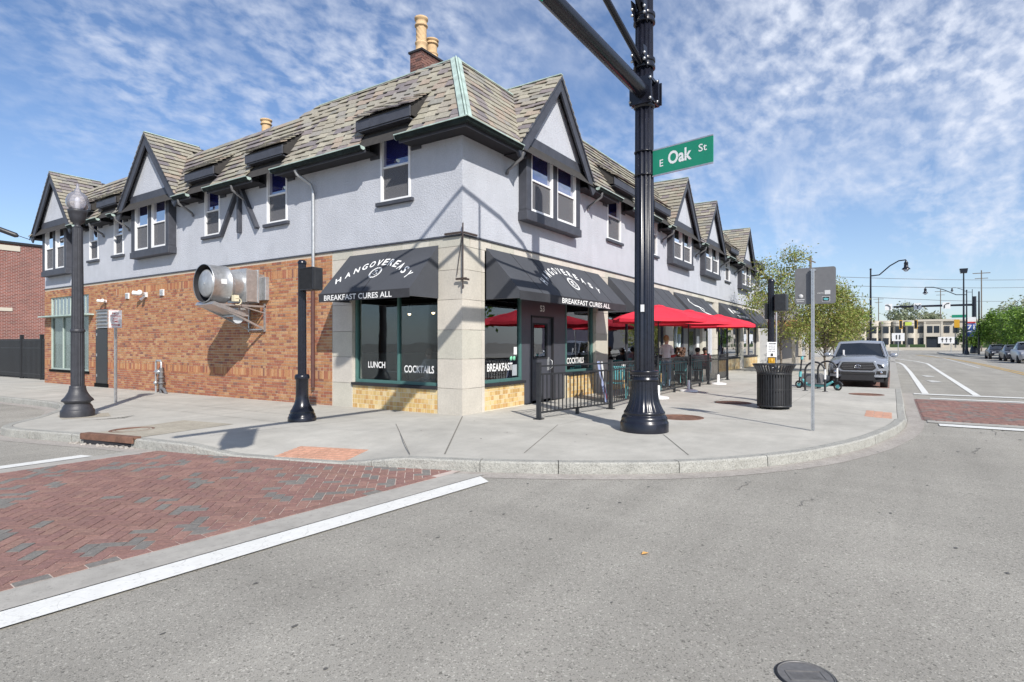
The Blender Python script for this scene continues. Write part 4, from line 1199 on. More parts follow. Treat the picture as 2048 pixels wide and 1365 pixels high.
# shop windows
def shop_window(side, u0, u1, z0, z1, mull=(), d=-.14, frame='teal', label=None, fw=.07, gm='glass'):
    w = MB()
    for a in ((u0, u0 + fw, z0, z1), (u1 - fw, u1, z0, z1), (u0 + fw, u1 - fw, z1 - fw, z1), (u0 + fw, u1 - fw, z0, z0 + fw)): fbox(w, side, *a, d - .05, d + .05)
    for mu in mull: fbox(w, side, mu - .025, mu + .025, z0 + fw, z1 - fw, d - .045, d + .045)
    o = w.build('shop_window', frame, BL, bevel=.004)
    if label: o['label'] = label
    e = [u0 + fw] + list(mull) + [u1 - fw]
    for a, c in zip(e, e[1:]):
        g = MB(); fbox(g, side, a, c, z0 + fw, z1 - fw, d - .004, d + .004); g.build('pane', gm, o)
    s = MB(); fbox(s, side, u0, u1, z0 - .06, z0, -.2, .04); s.build('sill', 'dark', o)
    return o
wL = shop_window('L', .67, 3.32, .57, 3.50, (1.92,), gm='glass_l')
wR1 = shop_window('R', .78, 2.41, .60, 3.50)
wR2 = shop_window('R', 4.66, 6.38, .68, 3.50)
wR3 = shop_window('R', 7.27, 12.75, .68, 3.50, (9.1, 10.95), frame='trim')
wR4 = shop_window('R', 13.7, 15.4, .1, 3.50, frame='trim')
wR6 = shop_window('R', 20.95, 25.95, .68, 3.50, (23.4,), frame='trim')
wR7 = shop_window('R', 27.0, 31.15, .68, 3.50, (29.0,), frame='trim')
def print_on(parent, side, s, u_first, z, h, width, d, mat='letter', bold=.02, name='lettering'):
    b = MB(); U = V((0, -1, 0)) if side == 'L' else V((1, 0, 0))
    text_into(b, s, P3(side, u_first, z, d), U, (0, 0, 1), h, width, bold); return b.build(name, mat, parent)
print_on(wL, 'L', 'LUNCH', 2.92, .92, .14, .56, -.132); print_on(wL, 'L', 'COCKTAILS', 1.76, .84, .155, .88, -.132)
print_on(wR1, 'R', 'BREAKFAST', 1.05, .86, .17, 1.02, -.132)
print_on(wR2, 'R', 'COCKTAILS', 4.80, .92, .16, 1.05, -.132)
# door surround with the number
b = MB(); panels(b, 'R', 2.41, 4.66, 0.0, 3.50, [(2.88, 3.97, 0.0, 2.17)], -.30, -.10)
ds = b.build('door_surround', 'doorp', BL)
print_on(ds, 'R', '53', 3.30, 2.30, .15, .22, -.097)
b = MB()
panels(b, 'R', 2.90, 3.95, .04, 2.14, [(3.05, 3.74, 1.10, 1.98)], -.20, -.15); dr = b.build('entrance_door', 'doorp', BL, bevel=.004)
b = MB()
for a in ((3.03, 3.76, 1.96, 2.0), (3.03, 3.76, 1.08, 1.12), (3.03, 3.07, 1.12, 1.96), (3.72, 3.76, 1.12, 1.96)): fbox(b, 'R', *a, -.16, -.14)
b.build('door_window_frame', 'dark', dr)
g = MB(); fbox(g, 'R', 3.07, 3.72, 1.12, 1.96, -.18, -.176); g.build('pane', 'glass', dr)
b = MB(); fbox(b, 'R', 3.74, 3.85, .78, 1.12, -.148, -.142); b.path([(3.80, .08, .82), (3.80, .03, .86), (3.80, .03, 1.02), (3.80, .08, 1.06)], .012, 8); b.build('door_handle', 'steel', dr)
b = MB(); fbox(b, 'R', 2.86, 2.90, 0, 2.17, -.16, -.085); fbox(b, 'R', 3.95, 3.99, 0, 2.17, -.16, -.085); fbox(b, 'R', 2.86, 3.99, 2.14, 2.18, -.16, -.085); b.build('door_frame', 'dark', ds)
# posters and stickers in the window right of the corner
g = MB(); fbox(g, 'R', 1.30, 1.75, 1.48, 2.30, -.20, -.185); po = g.build('poster', plain('posterblue', (0.42, 0.46, 0.58)) and 'posterblue', BL)
g = MB(); g.lathe((1.53, .183, 1.77), [(.165, 0), (.165, -.004), (0, -.004)], 24, axis='y')
for k in range(18):
    a = k * .35; g.box((1.53 + .15 * math.cos(a), .178, 1.77 + .15 * math.sin(a)), (1.53 + .15 * math.cos(a) + .04 * math.cos(a * 1.3), .184, 1.77 + .19 * math.sin(a)))
g.build('poster_print', plain('posterdark', (0.07, 0.08, 0.08)) and 'posterdark', po)
g = MB(); fbox(g, 'R', 1.335, 1.52, 2.11, 2.235, -.185, -.182); g.build('poster_print', 'redp', po)
g = MB(); text_into(g, 'TOGO', (1.34, .1815, 2.13), (1, 0, 0), (0, 0, 1), .085, .175, .03); g.build('poster_lettering', 'bluep', po)
g = MB(); g.lathe((1.64, .18, 2.10), [(.05, 0), (.05, -.003), (.035, -.003), (.035, 0)], 16, axis='y'); g.build('poster_print', 'posterdark', po)
st = MB(); [st.lathe((x_, .13, 1.13), [(.055, 0), (.055, -.003), (0, -.003)], 20, axis='y') for x_ in (2.02, 2.15)]; st.build('window_sticker', plain('mint', (0.20, 0.55, 0.36)) and 'mint', BL)
st = MB(); fbox(st, 'R', 2.13, 2.26, 1.22, 1.40, -.134, -.130); st.build('window_notice', 'signw', BL)
st = MB(); fbox(st, 'R', 2.06, 2.26, .72, .98, -.134, -.130); st.build('window_notice', plain('greyn', (0.35, 0.38, 0.40)) and 'greyn', BL)
# awnings
def awning(side, u0, u1, zt=3.56, zb=2.59, zv=2.41, D=.88, label=None):
    b = MB()
    e = .006
    for a, c in ((u0, u1),):
        n = max(1, int((c - a) / .95))
        b.add([P3(side, a, zt, 0.005), P3(side, c, zt, 0.005), P3(side, c, zb, D), P3(side, a, zb, D)], [(0, 1, 2, 3)])
        for uu in (a, c): b.poly([P3(side, uu, zt, 0.005), P3(side, uu, zb, D), P3(side, uu, zv + .03, D), P3(side, uu, zv + .03, 0.005)])
    o = b.build('awning', 'awning', BL)
    if label: o['label'] = label
    v = MB(); fbox(v, side, u0 - .004, u1 + .004, zv, zb, D, D + .012); v.build('valance', 'awning2', o)
    r = MB(); n = max(1, int((u1 - u0) / .92))
    sl = V(P3(side, 0, zb - zt, D)); nn = V(P3(side, 0, D, zt - zb)).normalized()
    for k in range(1, n):
        uu = u0 + (u1 - u0) * k / n
        r.beam(V(P3(side, uu, zt, 0.005)) + nn * .003, V(P3(side, uu, zb, D)) + nn * .003, .012, .008, up=nn)
    if n > 1: r.build('seam', 'awning2', o)
    fr = MB(); fr.tube(P3(side, u0 + .03, zb - .02, D - .03), P3(side, u1 - .03, zb - .02, D - .03), .013, n=6); fr.tube(P3(side, u0 + .03, zv + .04, D - .03), P3(side, u1 - .03, zv + .04, D - .03), .013, n=6)
    for uu in (u0 + .02, u1 - .02): fr.tube(P3(side, uu, zv + .04, 0), P3(side, uu, zv + .04, D - .03), .013, n=6)
    fr.build('awning_frame', 'steel', o)
    return o
def slope_pt(side, u, t, zt=3.56, zb=2.59, D=.88, lift=.006):
    nn = V(P3(side, 0, D, zt - zb)).normalized()
    return V(P3(side, u, zt + (zb - zt) * t, .005 + (D - .005) * t)) + nn * lift
SLN = hyp(.97, .875)
def arc_text(parent, side, s, uc, tc, width, height, sag, turn, ch=.19, bold=.02):
    b = MB(); n = len(s)
    for i, chh in enumerate(s):
        f = (i - (n - 1) / 2) / ((n - 1) / 2)      # -1..1 left to right as read
        sgn = -1 if side == 'L' else 1
        u = uc + sgn * f * width / 2; t = tc + sag * f * f / SLN
        ang = -f * turn
        U = V(P3(side, sgn, 0, 0)); W = (slope_pt(side, 0, 0, lift=0) - slope_pt(side, 0, 1, lift=0)).normalized()
        U2 = U * math.cos(ang) + W * math.sin(ang); W2 = -U * math.sin(ang) + W * math.cos(ang)
        text_into(b, chh, slope_pt(side, u, t) - W2 * ch / 2, U2, W2, ch, ch * (.30 if chh == 'I' else .74), bold, 'C')
    return b.build('lettering', 'letter', parent)
def badge(parent, side, u, t, r):
    b = MB(); c = slope_pt(side, u, t); U = V(P3(side, -1 if side == 'L' else 1, 0, 0)); W = (slope_pt(side, 0, 0, lift=0) - slope_pt(side, 0, 1, lift=0)).normalized()
    def ring(r0, r1, n, wob=0):
        vs = []
        for k in range(n):
            a = 6.28318 * k / n; rr_ = r1 * (1 + wob * math.cos(k * math.pi))
            vs += [c + (U * math.cos(a) + W * math.sin(a)) * r0, c + (U * math.cos(a) + W * math.sin(a)) * rr_]
        b.add(vs, [(2 * k, 2 * k + 1, (2 * k + 3) % (2 * n), (2 * k + 2) % (2 * n)) for k in range(n)])
    ring(r * .84, r, 48, .045); ring(r * .72, r * .77, 32)
    def blob(x, y, w, h, a0=0):
        q = []
        for k in range(12):
            a = 6.28318 * k / 12; X = w * math.cos(a); Y = h * math.sin(a)
            q.append(c + U * (x + X * math.cos(a0) - Y * math.sin(a0)) * r + W * (y + X * math.sin(a0) + Y * math.cos(a0)) * r)
        b.poly(q)
    blob(0, .30, .26, .20); blob(-.28, -.12, .30, .05, .6); blob(.28, -.12, .30, .05, -.6); blob(-.1, -.35, .30, .05, -.5); blob(.15, -.38, .25, .05, .5); blob(0, .02, .1, .12)
    return b.build('egg_badge', 'letter', parent)
aL = awning('L', .64, 3.40)
arc_text(aL, 'L', 'HANGOVEREASY', 2.02, .29, 2.15, .2, .50, .62, .20, .022)
badge(aL, 'L', 2.02, .55, .17)
print_on(aL, 'L', 'BREAKFAST CURES ALL', 3.22, 2.438, .115, 2.10, .893, bold=.012)
aR = awning('R', .82, 6.55, zb=2.60, zv=2.41)
arc_text(aR, 'R', 'HANGOVEREASY', 3.85, .22, 3.0, .2, .55, .55, .22, .022)
badge(aR, 'R', 3.98, .56, .22)
print_on(aR, 'R', 'BREAKFAST CURES ALL', 2.65, 2.44, .12, 2.75, .893, bold=.012)
a2 = awning('R', 7.27, 13.15); a3 = awning('R', 13.7, 18.15); a4 = awning('R', 20.95, 26.35); a5 = awning('R', 27.0, 31.0)
b = MB()
def stroke(pts, w=.04):
    q = [slope_pt('R', u_, t_) for u_, t_ in pts]
    nn = V((0, -.97, .88)).normalized()
    for p_, r_ in zip(q, q[1:]): b.beam(p_, r_, w, .006, up=nn)
stroke([(15.0, .22), (14.8, .35), (15.1, .50), (15.7, .55), (15.6, .68), (15.9, .8), (16.9, .93)], .07); stroke([(15.7, .55), (16.1, .62), (16.0, .70)], .05)
b.build('swirl_logo', 'letter', a3)
b = MB(); stroke([(22.0, .30), (21.85, .42), (22.0, .55), (22.15, .42), (22.0, .30)], .16)
text_into(b, 'FRESH', slope_pt('R', 22.6, .50), (1, 0, 0), (0, .62, .68), .20, 1.6, .03); text_into(b, 'CRAFT KITCHEN', slope_pt('R', 22.6, .74), (1, 0, 0), (0, .62, .68), .16, 2.6, .03)
b.build('lettering', 'letter', a4)
# swirl on the glass further right
b = MB(); cx_, cz_ = 14.7, 1.75
b.path([(cx_ + .35 * math.cos(t_ * .5) * (1 - t_ * .03), .12, cz_ + .55 * math.sin(t_ * .5)) for t_ in range(2, 14)], .05, 6); b.path([(cx_ - .05, .12, 1.3), (cx_ + .05, .12, 1.0), (cx_, .12, .6)], .07, 6)
b.build('swirl_logo', plain('frost', (0.5, 0.58, 0.60)) and 'frost', wR4)
# doors between piers further right
b = MB(); panels(b, 'R', 15.4, 18.0, 0, 3.5, [(16.2, 17.3, .05, 2.2)], -.3, -.12); b.build('door_panel', 'grey', BL)
b = MB(); fbox(b, 'R', 16.22, 17.28, .05, 2.18, -.22, -.18); d2 = b.build('shop_door', 'doorp', BL); g = MB(); fbox(g, 'R', 16.4, 17.1, .9, 2.0, -.18, -.172); g.build('pane', 'carglass', d2)
g = MB(); fbox(g, 'R', 17.45, 17.85, 1.1, 1.8, -.12, -.112); g.build('notice', 'signw', BL)
b = MB(); panels(b, 'R', 18.6, 20.15, 0, 3.5, [(18.9, 19.85, .05, 2.3)], -.3, -.12); b.build('door_panel', 'stucco', BL, label='pale door panel between stone piers')
b = MB(); fbox(b, 'R', 18.92, 19.83, .05, 2.28, -.22, -.18); d3 = b.build('shop_door', 'stucco', BL); g = MB(); fbox(g, 'R', 19.1, 19.65, .6, 2.1, -.18, -.172); g.build('pane', 'carglass', d3)
for x_ in (18.3, 20.5):
    g = MB(); g.lathe((x_, -.08, 2.05), [(.07, 0), (.08, .2), (0, .22)], 12); g.build('wall_lamp', 'iron', BL)
# interior of the corner restaurant and the shops
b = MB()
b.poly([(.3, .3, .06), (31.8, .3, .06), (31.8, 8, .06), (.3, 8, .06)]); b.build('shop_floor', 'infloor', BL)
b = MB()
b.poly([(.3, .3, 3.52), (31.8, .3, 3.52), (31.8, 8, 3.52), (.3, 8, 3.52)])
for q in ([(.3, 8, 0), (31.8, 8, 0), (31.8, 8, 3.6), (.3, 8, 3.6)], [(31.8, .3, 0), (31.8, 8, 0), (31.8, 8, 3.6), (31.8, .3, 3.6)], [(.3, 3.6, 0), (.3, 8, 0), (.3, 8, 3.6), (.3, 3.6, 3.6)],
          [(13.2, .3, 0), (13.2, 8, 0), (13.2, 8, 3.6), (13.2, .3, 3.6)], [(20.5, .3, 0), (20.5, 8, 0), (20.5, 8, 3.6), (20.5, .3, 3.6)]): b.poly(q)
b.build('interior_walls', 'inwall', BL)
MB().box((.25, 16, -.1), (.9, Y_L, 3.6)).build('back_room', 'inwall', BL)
b = MB(); b.box((1.2, 4.6, .06), (7.5, 5.2, 1.15)); b.box((1.15, 4.5, 1.15), (7.6, 5.3, 1.2)); tag(b.build('bar_counter', 'incounter'), 'pale bar counter inside the corner restaurant', 'counter')
for k, (x_, y_) in enumerate([(1.4, 1.1), (1.5, 2.1), (1.6, 3.0), (2.6, 1.4), (3.4, 2.4), (5.2, 1.6)]):
    t = thing('pendant_lamp', ['pendant lamp behind the glass nearest the corner', 'pendant lamp behind the middle mullion of the corner window', 'pendant lamp behind LUNCH side of corner window', 'pendant lamp deeper inside above BREAKFAST window', 'pendant lamp hanging behind the entrance door', 'pendant lamp behind the window right of the door'][k], 'lamp', (x_, y_, 2.7), 'pendant lamps in the restaurant')
    b = MB(); b.tube((x_, y_, 2.45), (x_, y_, 3.5), .006, n=6); b.build('cord', 'iron2', t)
    b = MB(); b.lathe((x_, y_, 2.25), [(.05, 0), (.055, .2), (.02, .24), (0, .24)], 12); b.build('shade', 'iron2', t)
    b = MB(); b.ball((x_, y_, 2.245), .04, 8, 6); b.build('bulb', 'bulb', t)
for k, (x_, y_) in enumerate([(1.1, 1.3), (1.1, 2.6), (5.5, 1.2)]):
    t = thing('dining_table', ['small dining table behind COCKTAILS on the glass', 'small dining table behind LUNCH on the glass', 'small dining table behind the window right of the entrance'][k], 'table', (x_, y_, .06), 'dining tables in the restaurant')
    b = MB(); b.box((x_ - .35, y_ - .35, .78), (x_ + .35, y_ + .35, .81)); b.build('tabletop', 'incounter', t)
    b = MB(); b.tube((x_, y_, .08), (x_, y_, .78), .03); b.lathe((x_, y_, .06), [(.22, 0), (.22, .02), (.03, .05)], 16); b.build('leg', 'iron2', t)
# corner bracket
b = MB(); b.tube((-.06, -.06, 2.6), (-.06, -.06, 3.95), .014, n=8)
b.box((-.075, -.02, 3.74), (-.045, .42, 3.78)); b.box((-.02, -.075, 3.74), (.42, -.045, 3.78)); b.box((-.075, -.16, 2.79), (-.05, .12, 2.83)); b.box((-.12, -.075, 2.79), (.14, -.05, 2.83)); b.tube((-.06, -.06, 3.8), (-.03, .12, 2.9), .008, n=6)
b.build('corner_bracket', plain('bracketbrown', (.05, .035, .03)) and 'bracketbrown', BL)
# ------------------------------------------------------------------ exhaust fan on the brick wall
t = thing('exhaust_fan', 'large galvanised exhaust fan and duct jutting from the brick wall on a bracket', 'fan', (0, 7.1, 2.9))
yc, zc1 = 7.10, 3.0
b = MB(); n = 40
b.lathe((0, yc, zc1), [(.475, -1.50), (.49, -1.50), (.49, -1.48), (.475, -1.45), (.475, -1.02), (.485, -1.01), (.485, -.98), (.46, -.96), (.42, -.90), (.40, -.82), (.40, -.58)], n, axis='x', cap=False); b.build('fan_drum', 'galv', t)
b = MB(); b.lathe((0, yc, zc1), [(.472, -1.49), (.46, -1.0), (0, -1.0)], n, axis='x', cap=False); b.build('drum_lining', 'dark', t)
b = MB(); b.lathe((0, yc, zc1), [(0, -1.48), (.31, -1.46), (.35, -1.43), (.355, -1.35), (.35, -1.1)], n, axis='x', cap=False); b.box((-1.495, yc - .02, zc1 - .02), (-1.475, yc + .02, zc1 + .02)); b.build('fan_cap', 'steel', t)
b = MB(); b.box((-.60, yc - .42, zc1 - .42), (-.26, yc + .40, zc1 + .42)); b.build('duct_box', 'galv', t, bevel=.01)
b = MB(); b.box((-.62, yc - .44, zc1 - .44), (-.59, yc + .42, zc1 + .44)); b.box((-.28, yc - .44, zc1 - .44), (-.25, yc + .42, zc1 + .44)); b.build('duct_flange', 'steel', t)
b = MB(); b.box((-.25, yc - .30, zc1 - .36), (0, yc + .32, zc1 + .34)); b.build('wall_duct', 'galv', t)
b = MB(); b.box((-.12, yc - .52, zc1 - .36), (0, yc - .31, zc1 + .26)); b.build('wall_flange', 'steel', t, bevel=.01)
b = MB()
for y in (yc - .36, yc + .36):
    b.beam((-1.42, y, zc1 - .53), (-.02, y, zc1 - .53), .05, .05); b.beam((-.03, y, zc1 - .45), (-.03, y, 1.80), .05, .05); b.beam((-1.35, y, zc1 - .56), (-.05, y, 1.86), .05, .05); b.beam((-.7, y, zc1 - .55), (-.05, y, 2.3), .03, .03)
b.beam((-.8, yc - .36, 2.2), (-.8, yc + .36, 2.2), .04, .04); b.beam((-.05, yc - .36, 1.86), (-.05, yc + .36, 1.86), .04, .04)
b.build('bracket', 'galv', t)
b = MB(); b.obox((-1.05, yc, 2.36), (-.42, 0, .14), (0, .40, 0), (.03, 0, .04)); b.build('drip_tray', 'galv', t)
b = MB(); b.tube((-.75, yc - .28, 2.12), (-.40, yc + .32, 2.12), .12, n=14); b.box((-.7, yc - .2, 2.2), (-.4, yc + .2, 2.42)); b.build('motor', 'steel', t)
b = MB(); b.box((-1.30, yc - .478, zc1 - .02), (-1.16, yc - .470, zc1 + .10)); b.build('rating_label', 'signw', t)
b = MB(); b.box((-.98, yc - .50, zc1 - .44), (-.85, yc - .38, zc1 - .28)); b.path([(-.90 + .11 * math.cos(a), yc - .50, zc1 - .44 + .09 * math.sin(a)) for a in [k * .5 for k in range(-4, 5)]], .014, 6); b.build('junction_box', plain('cream', (.6, .55, .4)) and 'cream', t)
# gas meter pipework
t = thing('gas_standpipe', 'grey painted gas pipework and valves standing against the brick wall', 'pipework', (-.25, 12.0, -.09))
b = MB()
b.path([(-.22, 12.28, -.12), (-.22, 12.28, .86), (-.22, 12.24, .93), (-.22, 11.98, .93), (-.22, 11.94, .86), (-.22, 11.94, .6)], .032, 10)
b.build('pipe', 'steel', t)
b = MB(); b.path([(-.24, 11.9, -.12), (-.24, 11.9, .7)], .055, 10); b.lathe((-.24, 11.9, .20), [(.055, 0), (.085, .01), (.085, .05), (.055, .06)], 12); b.lathe((-.24, 11.9, .38), [(.055, 0), (.08, .01), (.08, .05), (.055, .06)], 12); b.path([(-.24, 11.9, .05), (-.30, 11.6, .05), (-.30, 11.45, -.1)], .05, 8); b.build('riser', 'grey', t)
b = MB(); b.ball((-.24, 12.08, .58), .10, 12, 8, (1, 1.25, .75)); b.tube((-.24, 11.85, .58), (-.24, 12.3, .58), .035); b.ball((-.24, 12.25, .22), .07, 10, 6); b.build('regulator', 'galv', t)
# flood lights and vents on the brick wall
t = thing('security_floodlight', 'white twin security floodlight high on the brick wall beside the vents', 'lamp', (-.05, 13.4, 3.1))
b = MB(); b.box((-.06, 13.3, 3.02), (0, 13.5, 3.18)); 
for y in (13.2, 13.65): b.tube((-.10, 13.4, 3.12), (-.30, y, 3.16), .05, .075, 12)
b.tube((-.06, 13.42, 3.04), (-.16, 13.45, 2.92), .04, .05, 10); b.build('lamp_heads', 'signw', t)
t = thing('security_floodlight', 'small white floodlight above the black side door', 'lamp', (-.05, 16.4, 3.0))
b = MB(); b.box((-.05, 16.35, 2.96), (0, 16.5, 3.05)); b.tube((-.06, 16.4, 3.0), (-.20, 16.2, 3.02), .04, .055, 10); b.tube((-.06, 16.4, 3.0), (-.20, 16.6, 3.02), .04, .055, 10); b.build('lamp_heads', 'signw', t)
for y, lab in ((12.3, 'white louvred vent on the brick wall nearest the exhaust fan'), (14.7, 'small pale vent on the brick wall left of the twin floodlight')):
    t = thing('wall_vent', lab, 'vent', (0, y, 3.1)); b = MB(); b.box((-.05, y - .11, 3.02), (0, y + .11, 3.22)); b.build('frame', 'signw', t)
    b = MB(); [b.box((-.065, y - .10, 3.04 + q * .045), (-.045, y + .10, 3.055 + q * .045)) for q in range(4)]; b.build('slats', 'steel', t)
# ------------------------------------------------------------------ big fluted signal pole
PX_, PY_ = 0.13, -3.84
t = thing('signal_pole', 'tall black fluted signal pole with cast base and mast arm overhead', 'pole', (PX_, PY_, 0))
prof = [(.405, 0), (.405, .15), (.395, .17), (.385, .18), (.385, .22), (.375, .25), (.355, .275), (.33, .285), (.345, .30), (.345, .33), (.325, .35)]
b = MB(); b.lathe((PX_, PY_, 0), prof, 48); b.build('plinth', 'iron', t)
b = MB(); b.lathe((PX_, PY_, 0), [(.325, .35), (.30, .40), (.262, .48), (.238, .58), (.226, .72), (.222, .86)], 96, flute=24, fd=.012); b.build('fluted_base', 'iron', t)
b = MB(); b.lathe((PX_, PY_, 0), [(.222, .86), (.24, .865), (.245, .88), (.228, .895), (.228, .985), (.245, 1.0), (.248, 1.02), (.225, 1.035), (.20, 1.035)], 48)
for k in range(40):
    a = 6.283 * k / 40; b.ball((PX_ + .23 * math.cos(a), PY_ + .23 * math.sin(a), .94), .014, 6, 4, (1, 1, 1.6))
b.build('cast_collar', 'iron', t)
b = MB(); b.lathe((PX_, PY_, 0), [(.170, 1.03), (.146, 8.7), (0, 8.7)], 96, flute=12, fd=.022); b.build('fluted_shaft', 'iron', t)
arm_z = 5.74
b = MB(); b.tube((PX_ - .12, PY_ - .01, arm_z), (-9.0, PY_ - .01, arm_z + .02), .125, .085, 28); b.build('mast_arm', 'iron', t)
def clamp(z, h, big):
    b = MB()
    r_ = .19
    if big:
        b.box((PX_ - .20, PY_ - .19, z - .23), (PX_ - .165, PY_ + .19, z + .23)); b.box((PX_ + .165, PY_ - .19, z - .20), (PX_ + .20, PY_ + .19, z + .20))
        for dz in (-.20, .14):
            for sy in (-.20, .165): b.box((PX_ - .20, PY_ + sy, z + dz), (PX_ + .20, PY_ + sy + .03, z + dz + .055))
        b.box((PX_ + .01, PY_ - .25, z - .19), (PX_ + .035, PY_ - .13, z + .19)); b.box((PX_ + .15, PY_ - .25, z - .19), (PX_ + .175, PY_ - .13, z + .19))
        b.lathe((PX_, PY_, z - .26), [(.155, 0), (.18, .02), (.18, .05)], 24)
    else:
        b.lathe((PX_, PY_, z - .10), [(.155, 0), (.185, .005), (.185, .05), (.165, .055), (.165, .11), (.185, .115), (.185, .17), (.155, .175)], 24)
        for sy in (-.11, .09): b.prism([(PX_ - .12, PY_ + sy, z - .14), (PX_ - .30, PY_ + sy, z + .02), (PX_ - .34, PY_ + sy, z + .18), (PX_ - .16, PY_ + sy, z + .20)], (0, .02, 0))
        b.box((PX_ + .15, PY_ - .05, z - .10), (PX_ + .20, PY_ + .05, z + .10))
    o = b.build('clamp', 'iron', t, bevel=.004)
    b = MB()
    for dz in ((-.17, .17) if big else (-.05, .05)):
        for sy in ((-.22, .22) if big else (-.14, .13)):
            b.ball((PX_ - .205 if big else PX_ - .30, PY_ + sy * .8, z + dz), .026, 8, 5); b.ball((PX_ + .02, PY_ + sy * 1.0, z + dz), .024, 8, 5)
    b.build('clamp_bolts', 'galv', o)
clamp(arm_z, .4, True); clamp(6.25, .2, False); clamp(7.02, .2, False)
b = MB(); b.path([(PX_ - .1, PY_, 6.20), (-1.6, PY_, 6.62), (-3.6, PY_, 7.5), (-4.4, PY_, 8.0)], [.055, .05, .045, .04], 14); b.build('luminaire_brace', 'iron', t)
b = MB(); b.path([(PX_ - .05, PY_, 7.02), (PX_ - .6, PY_, 7.50), (-1.4, PY_, 7.95), (-3, PY_, 8.38), (-4.6, PY_, 8.6), (-5.2, PY_, 8.6)], [.06, .055, .05, .045, .04, .04], 14); b.tube((-2.2, PY_, 6.9), (-2.2, PY_, 8.2), .03); b.build('luminaire_arm', 'iron', t)
b = MB(); b.lathe((-5.3, PY_, 8.2), [(.30, 0), (.26, .1), (.10, .25), (.08, .42), (0, .45)], 20); b.build('luminaire', 'iron', t)
# street name blade
SU = V((-.196, -.981, 0)); s0 = V((PX_ - .0, PY_ - .0, 0)) + SU * .17
sb = MB(); c = s0 + SU * .53 + V((0, 0, 4.52)); tn = V((.981, -.196, 0))
sb.obox(c, SU * .53, tn * .008, V((0, 0, .205))); so = sb.build('street_name_blade', 'green', t)
sb = MB(); sb.beam(c - SU * .54 + V((0, 0, .215)), c + SU * .53 + V((0, 0, .215)), .02, .022); sb.beam(c - SU * .54 - V((0, 0, .215)), c + SU * .53 - V((0, 0, .215)), .02, .022); sb.build('blade_rail', 'galv', so)
sb = MB(); f_ = c - tn * .0105
text_into(sb, 'E', f_ - SU * .40 - V((0, 0, .085)), SU, (0, 0, 1), .115, .065, .008)
text_into(sb, 'Oak', f_ - SU * .245 - V((0, 0, .075)), SU, (0, 0, 1), .20, .42, .028)
text_into(sb, 'St', f_ + SU * .29 + V((0, 0, .005)), SU, (0, 0, 1), .115, .14, .010); sb.build('lettering', 'signw', so)
for z_ in (4.33, 4.73): sb = MB(); sb.lathe((PX_, PY_, z_), [(.150, 0), (.172, .002), (.172, .02), (.150, .022)], 24); sb.build('band_clamp', 'iron', t)
sb = MB(); sb.box((PX_ - .175, PY_ - .06, 2.02), (PX_ - .160, PY_ + .0, 2.14)); sb.build('sticker', 'signw', t)
# hanging traffic signals on the arm (above the frame; their shadows fall in it)
for x_, lab in ((-7.8, 'black traffic signal hanging from the far end of the mast arm'), ):
    q = thing('traffic_signal', lab, 'traffic light', (x_, PY_, arm_z), 'traffic signals on the mast arm')
    b = MB(); b.box((x_ - .27, PY_ - .03, 4.42), (x_ + .27, PY_ - .01, 5.55)); b.build('backplate', 'iron2', q)
    b = MB(); b.box((x_ - .18, PY_ - .01, 4.5), (x_ + .18, PY_ + .18, 5.47)); b.tube((x_, PY_ + .05, 5.45), (x_, PY_ + .05, arm_z), .03); b.build('signal_body', 'iron2', q)
    b = MB()
    for k in range(3): b.lathe((x_, PY_ - .03, 4.66 + k * .33), [(.14, 0), (.14, -.18)], 16, axis='y')
    b.build('visor', 'iron2', q)
q = thing('road_sign', 'green sign panel clamped along the middle of the mast arm', 'sign', (-4.0, PY_, arm_z)); b = MB(); b.box((-4.4, PY_ - .18, 5.42), (-3.6, PY_ - .16, 5.98)); b.build('plate', 'green', q); b = MB(); b.box((-4.1, PY_ - .16, 5.6), (-4.0, PY_ + .0, 5.9)); b.build('bracket', 'iron2', q)
# ------------------------------------------------------------------ pedestrian signal poles
def ped_pole(x, y, label):
    z0 = gz(y)
    t = thing('pedestrian_signal_pole', label, 'pole', (x, y, z0), 'short black pedestrian signal poles')
    b = MB(); b.lathe((x, y, z0), [(.265, 0), (.265, .07), (.255, .09), (.245, .10), (.245, .13), (.22, .16), (.225, .18), (.215, .21), (.19, .24), (.15, .33), (.125, .42), (.118, .50), (.118, .80), (.135, .81), (.14, .83), (.14, .87), (.125, .90), (.09, .91)], 36); b.build('cast_base', 'iron', t)
    b = MB(); b.lathe((x, y, z0), [(.082, .90), (.074, 3.06)], 72, flute=12, fd=.012); b.lathe((x, y, z0 + 3.05), [(.085, 0), (.085, .03), (.06, .07), (0, .08)], 20); b.build('fluted_shaft', 'iron', t)
    return t, z0
px, py_ = -2.22, 2.20
t, z0 = ped_pole(px, py_, 'short black fluted pole with pedestrian signal standing before the brick wall')
q = thing('pedestrian_signal', 'black pedestrian signal box with mesh face beside the awning', 'signal', (px, py_ - .3, 2.7))
b = MB(); b.box((px - .10, py_ - .50, 2.50), (px + .10, py_ - .09, 2.93)); b.build('housing', 'iron2', q, bevel=.02)
b = MB(); 
for k in range(15): b.beam((px - .13, py_ - .485 + k * .027, 2.52), (px - .13, py_ - .485 + k * .027, 2.915), .006, .03)
for k in range(15): b.beam((px - .13, py_ - .49, 2.53 + k * .027), (px - .13, py_ - .095, 2.53 + k * .027), .006, .03)
b.beam((px - .12, py_ - .49, 2.51), (px - .12, py_ - .10, 2.51), .05, .02); b.beam((px - .12, py_ - .49, 2.92), (px - .12, py_ - .10, 2.92), .05, .02); b.beam((px - .12, py_ - .495, 2.51), (px - .12, py_ - .495, 2.92), .02, .05); b.beam((px - .12, py_ - .095, 2.51), (px - .12, py_ - .095, 2.92), .02, .05)
b.build('mesh_visor', 'iron2', q)
